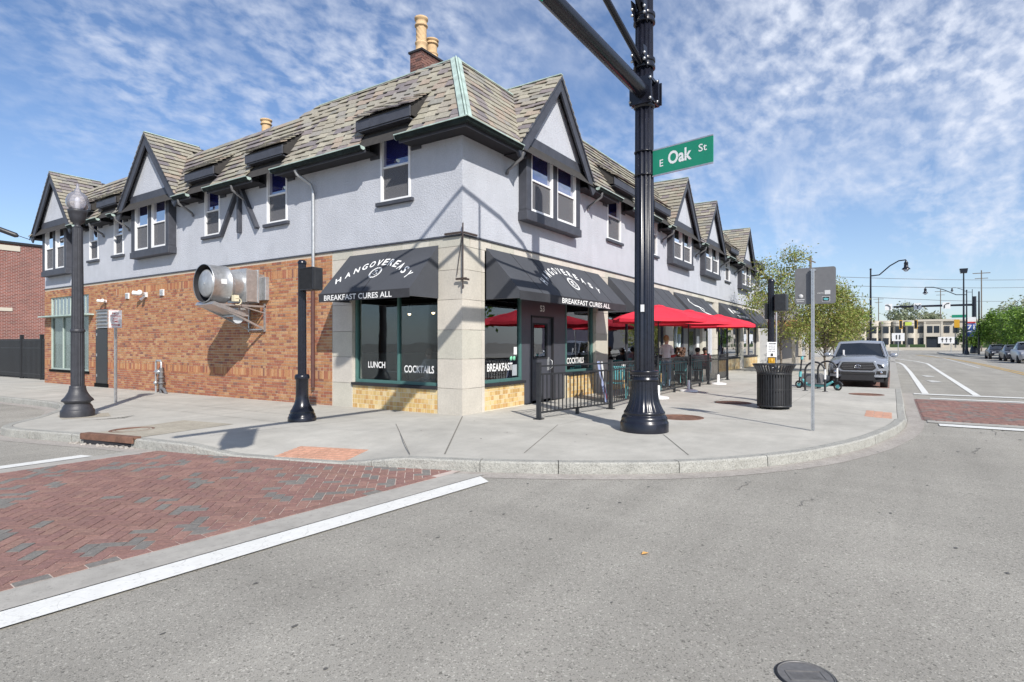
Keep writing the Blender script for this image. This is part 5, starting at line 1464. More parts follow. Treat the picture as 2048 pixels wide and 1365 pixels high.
b = MB(); b.box((px - .03, py_ - .12, 2.52), (px + .03, py_ - .06, 2.56)); b.box((px - .03, py_ - .12, 2.86), (px + .03, py_ - .06, 2.90)); b.build('bracket', 'iron2', q)
px, py_ = 6.55, -4.80
t, z0 = ped_pole(px, py_, 'short black fluted pole with push button sign behind the slatted bin')
q = thing('pedestrian_signal', 'black pedestrian signal box seen edge on above the slatted bin', 'signal', (px, py_ - .2, 2.55))
b = MB(); b.box((px - .18, py_ - .38, 2.30), (px + .20, py_ - .10, 2.72)); b.build('housing', 'iron2', q, bevel=.02)
b = MB(); b.box((px - .20, py_ + .08, 2.1), (px + .15, py_ + .12, 2.5)); b.build('visor', 'iron2', q)
q = thing('push_button_sign', 'small white push button sign on the pole behind the bin', 'sign', (px - .1, py_, 1.35))
ux = V((.34, -.94, 0)); nx = V((-.94, -.34, 0)); c = V((px, py_, 1.33)) + nx * .10
b = MB(); b.obox(c, ux * .115, nx * .004, V((0, 0, .19))); b.build('plate', 'signw', q)
b = MB(); f_ = c + nx * .006
b.beam(f_ - ux * .07 + V((0, 0, .145)), f_ + ux * .07 + V((0, 0, .145)), .003, .022); b.poly([f_ + ux * .07 + V((0, 0, .17)), f_ + ux * .07 + V((0, 0, .12)), f_ + ux * .10 + V((0, 0, .145))])
for k, s_ in enumerate(('PUSH BUTTON', 'TO CROSS', 'STREET WAIT', 'FOR WALK')): text_into(b, s_, f_ - V((0, 0, -.07 + k * .045)), ux, (0, 0, 1), .028, .16, .01, 'C')
b.obox(f_ - V((0, 0, .135)), ux * .03, nx * .002, V((0, 0, .035))); b.build('print', 'blackp', q)
b = MB(); b.lathe((px - .09, py_ - .03, 1.02), [(.05, 0), (.05, .08), (0, .09)], 14); b.box((px - .13, py_ - .1, .98), (px - .05, py_ + .04, 1.12)); b.build('push_button', 'ochre', q)
# ------------------------------------------------------------------ post lamp at the left
lx, ly = -4.22, 6.98; z0 = gz(ly)
t = thing('street_lamp', 'dark grey fluted street lamp with clear acorn globe at the left', 'street lamp', (lx, ly, z0))
b = MB(); b.lathe((lx, ly, z0), [(.30, 0), (.30, .12), (.285, .15), (.27, .16), (.265, .20), (.235, .25), (.215, .27), (.23, .285), (.23, .30), (.285, .33), (.275, .36), (.22, .42), (.165, .52), (.145, .60), (.145, .64), (.128, .65)], 36); b.build('cast_base', 'lampgrey', t)
b = MB(); b.lathe((lx, ly, z0), [(.122, .65), (.118, 1.80)], 80, flute=16, fd=.014); b.lathe((lx, ly, z0 + 1.78), [(.13, 0), (.135, .02), (.13, .05), (.118, .06)], 30); b.lathe((lx, ly, z0), [(.112, 1.83), (.092, 3.98)], 80, flute=16, fd=.012); b.build('fluted_shaft', 'lampgrey', t)
b = MB(); b.lathe((lx, ly, z0 + 3.98), [(.095, 0), (.06, .03), (.05, .06), (.12, .12), (.15, .22), (.165, .30), (.175, .33), (.175, .37), (.14, .37)], 36, flute=18, fd=.010, frange=(.10, .31)); b.build('capital', 'lampgrey', t)
b = MB(); b.lathe((lx, ly, z0 + 4.35), [(.13, 0), (.185, .06), (.205, .14), (.20, .22), (.165, .31), (.11, .36), (.06, .39), (.055, .43), (.03, .46), (.02, .55), (0, .57)], 36); b.build('globe', 'globe', t)
b = MB(); b.tube((lx, ly, z0 + 4.33), (lx, ly, z0 + 4.5), .05); b.ball((lx, ly, z0 + 4.55), .05, 10, 8, (1, 1, 1.5)); b.build('lamp_bulb', 'signw', t)
# ------------------------------------------------------------------ signs
x, y = -2.45, 9.6; z0 = gz(y)
t = thing('parking_sign', 'NO STOPPING ANY TIME sign on thin steel post before the side door', 'sign', (x, y, z0))
b = MB(); b.box((x - .03, y - .02, z0), (x + .03, y + .02, 2.35)); b.build('post', 'galv', t)
b = MB(); c = V((x - .02, y - .03, 2.12)); b.obox(c, (.152, 0, 0), (0, .003, 0), (0, 0, .235)); so = b.build('plate', 'signw', t)
b = MB(); f_ = c + V((0, -.0045, 0))
for zz, s_, w_ in ((.12, 'NO', .15), (.05, 'STOPPING', .25), (-.02, 'ANY', .12), (-.09, 'TIME', .15)): text_into(b, s_, f_ + V((0, 0, zz)), (1, 0, 0), (0, 0, 1), .05, w_, .01, 'C')
b.build('lettering', 'redp', so)
b = MB(); b.beam(f_ + V((-.10, 0, -.155)), f_ + V((.10, 0, -.155)), .002, .02); b.poly([f_ + V((.07, -.001, -.125)), f_ + V((.07, -.001, -.185)), f_ + V((.12, -.001, -.155))])
for a in ((-.14, .14, .215, .222), (-.14, .14, -.222, -.215)): b.poly([f_ + V((a[0], 0, a[2])), f_ + V((a[1], 0, a[2])), f_ + V((a[1], 0, a[3])), f_ + V((a[0], 0, a[3]))])
b.build('arrow', 'redp', so)
x, y = 1.71, -6.24
t = thing('road_sign', 'grey back of a square road sign on a perforated steel post', 'sign', (x, y, 0))
b = MB(); b.box((x - .026, y - .026, 0), (x + .026, y + .026, 2.76)); po = b.build('post', 'galv', t, bevel=.003)
b = MB()
for k in range(108):
    z_ = .03 + k * .0254
    b.lathe((x - .0265, y, z_), [(.0048, 0), (.0048, .0008)], 6, axis='x'); b.lathe((x, y - .0265, z_), [(.0048, 0), (.0048, .0008)], 6, axis='y')
b.build('perforations', 'blackp', po, kind='stuff')
b = MB(); cc = V((x + .035, y - .03, 2.475)); W2 = .312
q = []
for (sy, sz) in ((-1, -1), (1, -1), (1, 1), (-1, 1)):
    for k in range(4):
        a0 = {(-1, -1): 180, (1, -1): 270, (1, 1): 0, (-1, 1): 90}[(sy, sz)] + k * 30
        q.append((cc.x, cc.y + sy * (W2 - .04) + .04 * math.cos(rad(a0)) * 1, cc.z + sz * (W2 - .04) + .04 * math.sin(rad(a0))))
b.prism(q, (.004, 0, 0)); so = b.build('plate', 'grey', t)
b = MB(); b.box((x + .005, y - .045, 2.73), (x + .033, y + .045, 2.75)); b.build('plate_bracket', 'galv', t)
fx = cc.x - .002
b = MB(); b.lathe((fx, y + .19, 2.30), [(.038, 0), (.038, -.001), (0, -.001)], 20, axis='x')
b.box((fx - .001, y + .13, 2.235), (fx, y + .26, 2.25)); b.box((fx - .001, y + .14, 2.205), (fx, y + .25, 2.215))
b.box((fx - .001, y - .26, 2.32), (fx, y - .175, 2.39)); text_into(b, 'VASTE', (fx - .002, y - .06, 2.33), (0, -1, 0), (0, 0, 1), .026, .10, .01)
b.box((fx - .001, y - .255, 2.20), (fx, y - .135, 2.285)); b.build('sticker', plain('stickergrey', (.5, .5, .5)) and 'stickergrey', so)
b = MB(); b.box((fx - .003, y - .247, 2.208), (fx - .001, y - .143, 2.277)); b.build('sticker', 'blackp', so)
b = MB(); b.poly([(fx - .004, y - .17, 2.225), (fx - .004, y - .22, 2.22), (fx - .004, y - .235, 2.25), (fx - .004, y - .19, 2.262), (fx - .004, y - .155, 2.25)]); b.build('sticker', 'tealch', so)
# ------------------------------------------------------------------ slatted bin
x, y = 4.98, -5.12
t = thing('litter_bin', 'black round slatted steel litter bin with flared rim', 'bin', (x, y, 0))
b = MB(); R0 = .36; ns = 40
for k in range(ns):
    a = 6.283 * k / ns; d = V((math.cos(a), math.sin(a), 0)); tt = V((-d.y, d.x, 0)); c0 = V((x, y, 0))
    sl = MB()
    pts = [(R0 * .97, .05), (R0, .12), (R0, .80), (R0 + .015, .86), (R0 + .09, 1.0)]
    for p, q_ in zip(pts, pts[1:]): sl.obox(c0 + d * (p[0] + q_[0]) / 2 + V((0, 0, (p[1] + q_[1]) / 2)), (d * (q_[0] - p[0]) / 2 + V((0, 0, (q_[1] - p[1]) / 2))), tt * .0165, d * .005)
    sl.build('slat', 'iron2', t)
b.lathe((x, y, 0), [(R0 - .01, .05), (R0 + .006, .05), (R0 + .006, .09), (R0 - .01, .09)], 40); b.lathe((x, y, 0), [(R0 - .01, .78), (R0 + .008, .78), (R0 + .008, .82), (R0 - .01, .82)], 40)
b.path([(x + (R0 + .09) * math.cos(6.283 * k / 40), y + (R0 + .09) * math.sin(6.283 * k / 40), 1.005) for k in range(40)], .014, 8, closed=True)
b.path([(x + (R0) * math.cos(6.283 * k / 40), y + (R0) * math.sin(6.283 * k / 40), .45) for k in range(40)], .008, 6, closed=True); b.build('hoop', 'iron2', t)
b = MB(); b.lathe((x, y, .03), [(.29, 0), (.29, .80), (.28, .80), (.28, .02), (0, .02)], 30); b.build('liner', 'dark', t)
b = MB(); [b.tube((x + .3 * math.cos(a), y + .3 * math.sin(a), 0), (x + .3 * math.cos(a), y + .3 * math.sin(a), .06), .02) for a in (0, 1.57, 3.14, 4.71)]; b.build('foot', 'iron2', t)
# ------------------------------------------------------------------ patio railing in panels
RP = [(0.38, -1.60), (2.80, -2.05), (6.30, -1.88), (9.55, -1.88), (11.85, -1.86), (14.9, -1.82)]
labs = ['black patio railing panel nearest the corner, angled from the end post', 'black patio railing panel mostly behind the big fluted pole', 'black patio railing panel in front of the standing woman', 'black patio railing panel below the second red umbrella', 'black patio railing panel at the far end of the patio']
for k, (p, q_) in enumerate(zip(RP, RP[1:])):
    t = thing('patio_railing', labs[k], 'railing', (p[0], p[1], 0), 'black metal railings round the patio')
    A, B_ = V((*p, 0)), V((*q_, 0)); d = (B_ - A).normalized(); L_ = (B_ - A).length
    b = MB(); b.box((p[0] - .038, p[1] - .038, 0), (p[0] + .038, p[1] + .038, 1.10)); b.box((p[0] - .045, p[1] - .045, 1.10), (p[0] + .045, p[1] + .045, 1.115)); b.box((p[0] - .08, p[1] - .08, .004), (p[0] + .08, p[1] + .08, .02)); b.build('post', 'iron2', t)
    if k == 4:
        b = MB(); b.box((q_[0] - .038, q_[1] - .038, 0), (q_[0] + .038, q_[1] + .038, 1.10)); b.box((q_[0] - .08, q_[1] - .08, .004), (q_[0] + .08, q_[1] + .08, .02)); b.build('post', 'iron2', t)
    for z_ in (.13, .88, 1.04):
        b = MB(); b.beam(A + d * .04 + V((0, 0, z_)), B_ - d * .04 + V((0, 0, z_)), .03, .035); b.build('rail', 'iron2', t)
    n = int(L_ / .118)
    for i in range(1, n):
        c = A + d * (L_ * i / n); MB().box((c.x - .009, c.y - .009, .14), (c.x + .009, c.y + .009, .88)).build('baluster', 'iron2', t)
    b = MB(); n2 = int(L_ / .118)
    for i in range(1, n2):
        c = A + d * (L_ * i / n2) + V((0, 0, .96)); u_ = d
        b.path([c + u_ * .055 * math.cos(a) + V((0, 0, .055 * math.sin(a))) for a in [6.283 * q / 10 for q in range(10)]], .007, 4, closed=True)
    if k > 0: b.build('ring_frieze', 'iron2', t)
    if k % 2 == 0 or k > 1:
        c = A.lerp(B_, .5); MB().box((c.x - .03, c.y - .03, 0), (c.x + .03, c.y + .03, .13)).build('foot', 'iron2', t)
# ------------------------------------------------------------------ red umbrellas
def umbrella(x, y, label, first=False):
    t = thing('patio_umbrella', label, 'umbrella', (x, y, 0), 'red patio umbrellas', local=True)
    b = MB(); b.lathe((0, 0, 0), [(.28, 0), (.28, .03), (.24, .05), (.05, .07), (.045, .07), (.045, .33), (.03, .35)], 28); b.build('base', 'signw', t)
    b = MB(); b.tube((0, 0, .3), (0, 0, 2.5), .019, n=10); b.ball((0, 0, 2.52), .03, 8, 6); b.ball((0, 0, 1.25), .035, 8, 6); b.build('pole', 'iron2', t)
    n = 8; R_ = 1.24; b = MB(); vs = []; fs = []; rings_ = [(0.06, 2.50), (.35, 2.43), (.75, 2.33), (1.05, 2.245), (R_, 2.15), (R_ + .005, 2.05)]
    seg = 4; tot = n * seg
    for (r_, z_) in rings_:
        for k in range(tot):
            a = 6.28318 * k / tot + .2; f = (k % seg) / seg; s_ = math.cos((f - .5) * math.pi / 4 * 2) 
            s_ = math.cos(math.pi / n) / math.cos((f - .5) * 2 * math.pi / n) if f else 1.0
            sagz = -.035 * (r_ / R_) * math.sin(math.pi * f)
            vs.append((r_ * s_ * math.cos(a), r_ * s_ * math.sin(a), z_ + sagz * (1 if z_ > 2.1 else .3)))
    for i in range(len(rings_) - 1):
        for k in range(tot): fs.append((i * tot + k, i * tot + (k + 1) % tot, (i + 1) * tot + (k + 1) % tot, (i + 1) * tot + k))
    b.add(vs, fs); b.lathe((0, 0, 2.46), [(.22, 0), (.12, .05), (0, .07)], 16); b.build('canopy', 'red', t)
    b = MB()
    for k in range(n):
        a = 6.28318 * k / n + .2; b.tube((.03 * math.cos(a), .03 * math.sin(a), 2.44), (R_ * .97 * math.cos(a), R_ * .97 * math.sin(a), 2.12), .008, n=5); b.tube((.03 * math.cos(a), .03 * math.sin(a), 2.05), (.7 * math.cos(a), .7 * math.sin(a), 2.30), .007, n=5)
    b.build('ribs', 'iron2', t)
    return t
umbrella(5.85, -2.10, 'red patio umbrella nearest the big black pole')
umbrella(8.55, -2.12, 'middle red patio umbrella along the railing')
umbrella(12.2, -2.12, 'farthest red patio umbrella along the railing')
# ------------------------------------------------------------------ bistro chairs and tables
def chair():
    t = thing('bistro_chair', 'c', 'chair', (0, 0, 0), 'teal metal bistro chairs on the patio', local=True)
    b = MB(); [b.box((-.20 + k * .083, -.20, .44), (-.20 + k * .083 + .065, .20, .455)) for k in range(5)]; b.build('seat', 'tealch', t)
    b = MB(); [b.box((-.21, -.18 + k * .076, .52), (-.198, -.18 + k * .076 + .05, .86)) for k in range(5)]; b.box((-.215, -.20, .84), (-.19, .20, .88)); b.build('backrest', 'tealch', t)
    for sx in (-1, 1):
        for sy in (-1, 1): MB().tube((.19 * sx, .18 * sy, .44 if sx > 0 else .86), (.21 * sx - (.04 if sx < 0 else 0), .20 * sy, 0), .011, n=6).build('leg', 'tealch', t)
    return t
chairs = [(4.75, -1.35, 3.3, 'teal bistro chair nearest the corner beside the sandwich board'), (6.3, -1.25, .4, 'empty teal bistro chair behind the big fluted pole'), (10.6, -1.25, 0.3, 'teal bistro chair occupied by the curly haired diner'), (10.4, -.6, .2, 'teal bistro chair under the dark haired diner beside the standing woman'),
          (12.8, -1.2, .2, 'teal bistro chair under the grey shirted diner'), (14.3, -1.1, 3.3, 'teal bistro chair under the diner in the plaid shirt'), (12.5, -.5, .1, 'teal bistro chair under the diner in red'), (7.8, -1.2, 3.0, 'empty teal bistro chair left of the standing woman')]
c0 = chair(); c0.location = (chairs[0][0], chairs[0][1], 0); c0.rotation_euler = (0, 0, chairs[0][2]); c0['label'] = chairs[0][3]
for a in chairs[1:]: copy_tree(c0, (a[0], a[1], 0), a[2], a[3])
def table():
    t = thing('bistro_table', 'c', 'table', (0, 0, 0), 'black bistro tables on the patio', local=True)
    MB().lathe((0, 0, .72), [(.36, 0), (.36, .025), (0, .025)], 24).build('tabletop', 'iron2', t)
    MB().lathe((0, 0, 0), [(.25, 0), (.25, .02), (.03, .05), (.025, .72)], 16).build('leg', 'iron2', t)
    return t
tabs = [(5.55, -1.3, 'black bistro table beside the sandwich board'), (11.3, -1.1, 'black bistro table with the curly haired diner'), (13.55, -1.0, 'black bistro table shared by the far diners'), (7.1, -1.2, 'black bistro table between empty chairs near the pole')]
t0_ = table(); t0_.location = (tabs[0][0], tabs[0][1], 0); t0_['label'] = tabs[0][2]
for a in tabs[1:]: copy_tree(t0_, (a[0], a[1], 0), 0, a[2])
b = MB(); b.box((3.9, -1.15, 1.02), (4.4, -.75, 1.05))
# sandwich board menu leaning beside the railing
t = thing('sandwich_board', 'tall blue menu board leaning beside the teal chair', 'sign', (4.2, -1.1, 0))
b = MB(); b.prism([(3.95, -1.45, .02), (4.45, -1.25, .02), (4.50, -1.00, 1.02), (4.00, -1.20, 1.02)], (-.02, .04, 0)); bo = b.build('board', plain('boardblue', (.25, .29, .45)) and 'boardblue', t)
b = MB(); A = V((3.95, -1.452, .02)); U_ = V((.5, .2, 0)); W_ = V((.05, .25, 1.0))
def bp(u_, w_): return A + U_ * u_ + W_ * w_ + V((.004, -.006, 0))
b.poly([bp(.05, .05), bp(.45, .05), bp(.40, .30), bp(.1, .28)]); b.build('board_print', 'redp', bo)
b = MB(); b.poly([bp(.25, .5), bp(.8, .5), bp(.85, .75), bp(.55, .9), bp(.2, .75)]); b.build('board_print', plain('darkphoto', (.05, .04, .04)) and 'darkphoto', bo)
b = MB(); b.poly([bp(.5, .06), bp(.95, .1), bp(.9, .4), bp(.6, .38)]); b.build('board_print', plain('violet', (.12, .10, .3)) and 'violet', bo)
t = thing('sandwich_board', 'second pale menu board standing behind the blue one', 'sign', (4.55, -.9, 0))
b = MB(); b.prism([(4.52, -1.2, .02), (4.95, -1.0, .02), (4.9, -.9, 1.0), (4.5, -1.08, 1.0)], (-.02, .04, 0)); b.build('board', plain('boardpale', (.5, .5, .48)) and 'boardpale', t)
# condiment tray seen above the railing
t = thing('condiment_caddy', 'black wire caddy on the table beside the railing post', 'caddy', (5.4, -1.3, .745))
b = MB(); b.box((5.25, -1.4, .745), (5.5, -1.2, .76)); 
for dy in (-.1, .1): b.path([(5.25, -1.3 + dy, .76), (5.27, -1.3 + dy, 1.0), (5.48, -1.3 + dy, 1.0), (5.5, -1.3 + dy, .76)], .01, 6)
b.build('rack', 'iron2', t)
for k in range(3): b = MB(); b.tube((5.3 + k * .07, -1.3, .76), (5.3 + k * .07, -1.3, .92), .028); b.build('jar', 'signw', t)
# ------------------------------------------------------------------ bicycle hoops and scooter
for (x, y, lab) in ((10.75, -5.38, 'nearer black bicycle hoop, standing in front of the scooter'), (11.95, -5.62, 'farther black bicycle hoop beside the silver pickup'), ):
    t = thing('bicycle_hoop', lab, 'bicycle rack', (x, y, 0), 'black bicycle hoops')
    pts = [(x - .28, y, 0), (x - .28, y, .62)] + [(x - .28 * math.cos(a), y, .62 + .28 * math.sin(a)) for a in [k * math.pi / 10 for k in range(1, 10)]] + [(x + .28, y, .62), (x + .28, y, 0)]
    b = MB(); b.path([(px_ * .12 + x * .88, y + (px_ - x) * .99, z_) for px_, _, z_ in pts], .030, 10); b.build('hoop', 'iron2', t)
    b = MB(); 
    for s_ in (-1, 1): b.lathe((x + .034 * s_, y + .277 * s_, 0), [(.08, 0), (.08, .012), (.03, .014)], 14)
    b.build('foot_plate', 'iron2', t)
    b = MB(); b.lathe((x - .034, y - .277, .38), [(.0315, 0), (.0315, .3)], 12); b.build('reflector', 'signw', t)
A, B_ = V((11.85, -4.80, 0)), V((11.40, -5.95, 0)); d = (B_ - A).normalized(); nn = V((-d.y, d.x, 0))
t = thing('kick_scooter', 'teal shared electric scooter parked beside the bicycle hoops', 'scooter', tuple((A + B_) / 2))
for c, nm in ((A, 'w'), (B_, 'w')):
    b = MB(); c1 = c + V((0, 0, .125))
    b.path([c1 + d * .105 * math.cos(a) + V((0, 0, .105 * math.sin(a))) for a in [6.283 * k / 20 for k in range(20)]], .026, 8, closed=True); w = b.build('wheel', 'rubber', t)
    b = MB(); b.tube(c1 - nn * .02, c1 + nn * .02, .055, n=14)
    for k in range(5): b.beam(c1, c1 + d * .1 * math.cos(k * 1.257) + V((0, 0, .1 * math.sin(k * 1.257))), .015, .015)
    b.build('hub', 'tealch', w)
b = MB(); b.path([A + d * .12 + V((0, 0, .30)), A + d * .22 + V((0, 0, .16)), A + d * .35 + V((0, 0, .13)), B_ - d * .35 + V((0, 0, .13)), B_ - d * .15 + V((0, 0, .27))], [.035, .05, .05, .05, .03], 10); b.build('chassis', 'tealch', t)
b = MB(); b.obox(A.lerp(B_, .5) + V((0, 0, .175)), d * .30, nn * .08, (0, 0, .01)); b.build('deck', 'grey', t)
b = MB(); b.path([B_ + V((0, 0, .125)) + d * .15 * math.cos(a) + V((0, 0, .15 * math.sin(a))) for a in (.3, .8, 1.3, 1.8, 2.3)], .03, 6); b.build('mudguard', 'iron2', t)
top = A + d * .10 + V((0, 0, 1.05)); b = MB(); b.path([A + V((0, 0, .13)), A + d * .03 + V((0, 0, .35)), top], .026, 10); b.build('stem', 'iron2', t)
b = MB(); b.path([A + d * .035 + V((0, 0, .38)), A + d * .05 + V((0, 0, .55))], .045, 10); b.path([top - V((0, 0, .1)), top], .045, 10); b.build('stem_cover', 'tealch', t)
b = MB(); b.tube(top - nn * .22, top + nn * .22, .015); b.tube(top - nn * .22, top - nn * .12, .02); b.tube(top + nn * .12, top + nn * .22, .02); b.build('handlebar', 'iron2', t)
b = MB(); b.box((12.3, -5.4, .0), (13.0, -4.8, .45)); tag(b.build('utility_box', 'grey', None, bevel=.02), 'low grey utility box behind the bicycle hoops', 'cabinet')
# ------------------------------------------------------------------ left black fence with gate, wire and splice
for k, (ya, yb, lab) in enumerate(((22.25, 24.9, 'black picket fence section touching the corner building'), (24.95, 27.4, 'black picket gate section in the middle of the left fence'), (27.45, 33.5, 'black picket fence section at the far left edge'))):
    t = thing('picket_fence', lab, 'fence', (.75, ya, gz(ya)), 'black metal fence sections at the left')
    for yy in (ya, yb):
        b = MB(); b.box((.70, yy - .05, gz(yy) - .05), (.82, yy + .05, 1.85)); b.box((.69, yy - .06, 1.85), (.83, yy + .06, 1.88)); b.build('post', 'iron2', t)
    for z_ in (.05, 1.25, 1.62):
        b = MB(); b.beam((.76, ya, z_), (.76, yb, z_), .04, .045); b.build('rail', 'iron2', t)
    n = int((yb - ya) / .15)
    for i in range(1, n):
        yy = ya + (yb - ya) * i / n; MB().box((.735, yy - .032, -.12), (.765, yy + .032, 1.68)).build('picket', 'iron2', t)
b = MB(); b.box((1.1, 22.2, -.3), (1.2, 34, 1.05)); tag(b.build('privacy_screen', 'dark'), 'black screening right behind the left picket fence', 'screen')
t = thing('overhead_cable', 'thin overhead cable with long black splice case meeting the left gable', 'cable', (-.6, 22, 5.6))
b = MB(); b.path([(-.55, 22.05, 5.72), (-1.1, 22.6, 6.0), (-3.0, 24.5, 7.0), (-8, 29.5, 9.5)], .015, 6); b.build('wire', 'iron2', t)
b = MB(); b.path([(-.85, 22.3, 5.83), (-.9, 22.35, 5.87), (-2.0, 23.45, 6.47), (-2.05, 23.5, 6.50)], [.05, .10, .10, .05], 12); b.build('splice_case', 'iron2', t)
# ------------------------------------------------------------------ people
def person(label, joints, bones, radii, paint, hair=None, loc=(0, 0, 0), group=None, extra=None):
    """one skinned body; joints in metres, paint(point) -> material index into [skin, shirt, legs, shoes]"""
    names = list(joints); me = bpy.data.meshes.new('person'); L0 = V(loc)
    me.from_pydata([tuple(joints[n_]) for n_ in names], [(names.index(a), names.index(c_)) for a, c_ in bones], [])
    o = bpy.data.objects.new('person', me); COL.objects.link(o)
    sk = o.modifiers.new('skin', 'SKIN'); ss_ = o.modifiers.new('sub', 'SUBSURF'); ss_.levels = 2; ss_.render_levels = 2
    bpy.context.view_layer.update()
    if not me.skin_vertices: me.skin_vertices
    bpy.context.view_layer.objects.active = o
    bpy.ops.mesh.customdata_skin_add() if not me.skin_vertices else None
    for i, n_ in enumerate(names):
        me.skin_vertices[0].data[i].radius = radii[n_] if isinstance(radii[n_], tuple) else (radii[n_],) * 2
    me.skin_vertices[0].data[0].use_root = True
    bpy.context.view_layer.update()
    m2 = bpy.data.meshes.new_from_object(o.evaluated_get(bpy.context.evaluated_depsgraph_get()))
    bpy.data.objects.remove(o)
    o = bpy.data.objects.new('person', m2); COL.objects.link(o); o.location = loc
    for mm_ in paint[0]: m2.materials.append(M[mm_])
    for p in m2.polygons: p.use_smooth = True; p.material_index = paint[1](p.center)
    tag(o, label, 'person', group); ORG[o.name] = (0, 0, 0)
    if hair: hair(o)
    return o
plain('skinlight', (0.52, 0.33, 0.25)); plain('skindark', (0.16, 0.08, 0.05)); plain('whitetee', (0.62, 0.60, 0.62)); plain('jeans', (0.22, 0.35, 0.48)); plain('blackcloth', (0.02, 0.02, 0.025))
plain('greytee', (0.30, 0.26, 0.28)); plain('plaid', (0.36, 0.10, 0.10)); plain('redtee', (0.45, 0.05, 0.05)); plain('hairbrown', (0.10, 0.05, 0.03)); plain('hairblond', (0.30, 0.18, 0.08)); plain('hairblack', (0.015, 0.012, 0.012))
def rotd(f, x, y): return (x * f[0] - y * f[1], x * f[1] + y * f[0])
def standing(label, loc, face, arms=True):
    f = (math.cos(face), math.sin(face))
    def j(x, y, z): a = rotd(f, x, y); return (a[0], a[1], z)
    J = dict(pel=j(0, 0, .93), bel=j(0, 0, 1.08), che=j(.01, 0, 1.28), nec=j(0, 0, 1.44), he0=j(.02, 0, 1.52), he1=j(.03, 0, 1.60), hd=j(.02, 0, 1.68),
             shl=j(0, .16, 1.39), ell=j(.03, .21, 1.12), wrl=j(.25, .12, 1.18), hal=j(.32, .08, 1.22), shr=j(0, -.16, 1.39), elr=j(.03, -.21, 1.12), wrr=j(.25, -.10, 1.18), har=j(.32, -.06, 1.22),
             hil=j(0, .09, .88), knl=j(.02, .10, .49), anl=j(-.02, .10, .09), tol=j(.13, .11, .04), hir=j(0, -.09, .88), knr=j(.02, -.10, .49), anr=j(-.02, -.10, .09), tor=j(.13, -.11, .04))
    Bn = [('pel', 'bel'), ('bel', 'che'), ('che', 'nec'), ('nec', 'he0'), ('he0', 'he1'), ('he1', 'hd'), ('che', 'shl'), ('shl', 'ell'), ('ell', 'wrl'), ('wrl', 'hal'), ('che', 'shr'), ('shr', 'elr'), ('elr', 'wrr'), ('wrr', 'har'),
          ('pel', 'hil'), ('hil', 'knl'), ('knl', 'anl'), ('anl', 'tol'), ('pel', 'hir'), ('hir', 'knr'), ('knr', 'anr'), ('anr', 'tor')]
    R = dict(pel=.125, bel=.115, che=.125, nec=.05, he0=.068, he1=.088, hd=.07, shl=.055, ell=.04, wrl=.028, hal=.03, shr=.055, elr=.04, wrr=.028, har=.03, hil=.088, knl=.058, anl=.038, tol=.035, hir=.088, knr=.058, anr=.038, tor=.035)
    cf = V((f[0], f[1], 0))
    def pt(c):
        fr = c.dot(cf)
        if c.z > 1.45: return 0
        if c.z < .10: return 3
        if c.z < .90: return 2
        if fr > .10 and .98 < c.z < 1.30: return 0
        return 1
    def hair(o):
        b = MB(); b.ball(j(-.015, 0, 1.655), .098, 16, 10, (1, .95, 1.05)); b.ball(j(-.10, 0, 1.70), .045, 10, 8); b.build('hair', 'hairblond', o)
        b = MB(); b.obox(j(.36, -.02, 1.25), V(j(.01, 0, .07)), V(j(0, .035, 0)), V(j(.006, 0, 0))); ph = b
        fg = MB()
        for s_ in (-1, 1):
            for k in range(4): c = V(j(.33, .06 * s_, 1.235 - k * .02)); fg.path([c, c + V(j(.03, -.015 * s_, .01)), c + V(j(.045, -.04 * s_, .01))], [.009, .008, .007], 6)
            c = V(j(.32, .05 * s_, 1.25)); fg.path([c, c + V(j(.02, -.02 * s_, .03))], [.01, .008], 6)
        fg.build('fingers', 'skinlight', o)
        b = MB(); b.ball(j(.115, 0, 1.60), .014, 8, 6, (1, .8, 1.5)); [b.ball(j(.02, .088 * s_, 1.60), .02, 8, 6, (.8, .5, 1.3)) for s_ in (-1, 1)]; b.build('nose_and_ears', 'skinlight', o)
        b = MB(); [b.ball(j(.098, .032 * s_, 1.625), .011, 6, 5) for s_ in (-1, 1)]; b.box(j(.104, -.02, 1.558), j(.112, .02, 1.566)); b.build('eyes_and_mouth', 'hairblack', o)
        p_ = ph.build('phone', 'blackp'); p_.location = (0, 0, 0); p_.location = V(loc); tag(p_, 'black phone held by the standing woman', 'phone')
    return person(label, J, Bn, R, (['skinlight', 'whitetee', 'jeans', 'blackcloth'], pt), hair, loc)
standing('standing woman in white top with blonde bun looking at her phone', (9.22, -1.2, .0), rad(5))
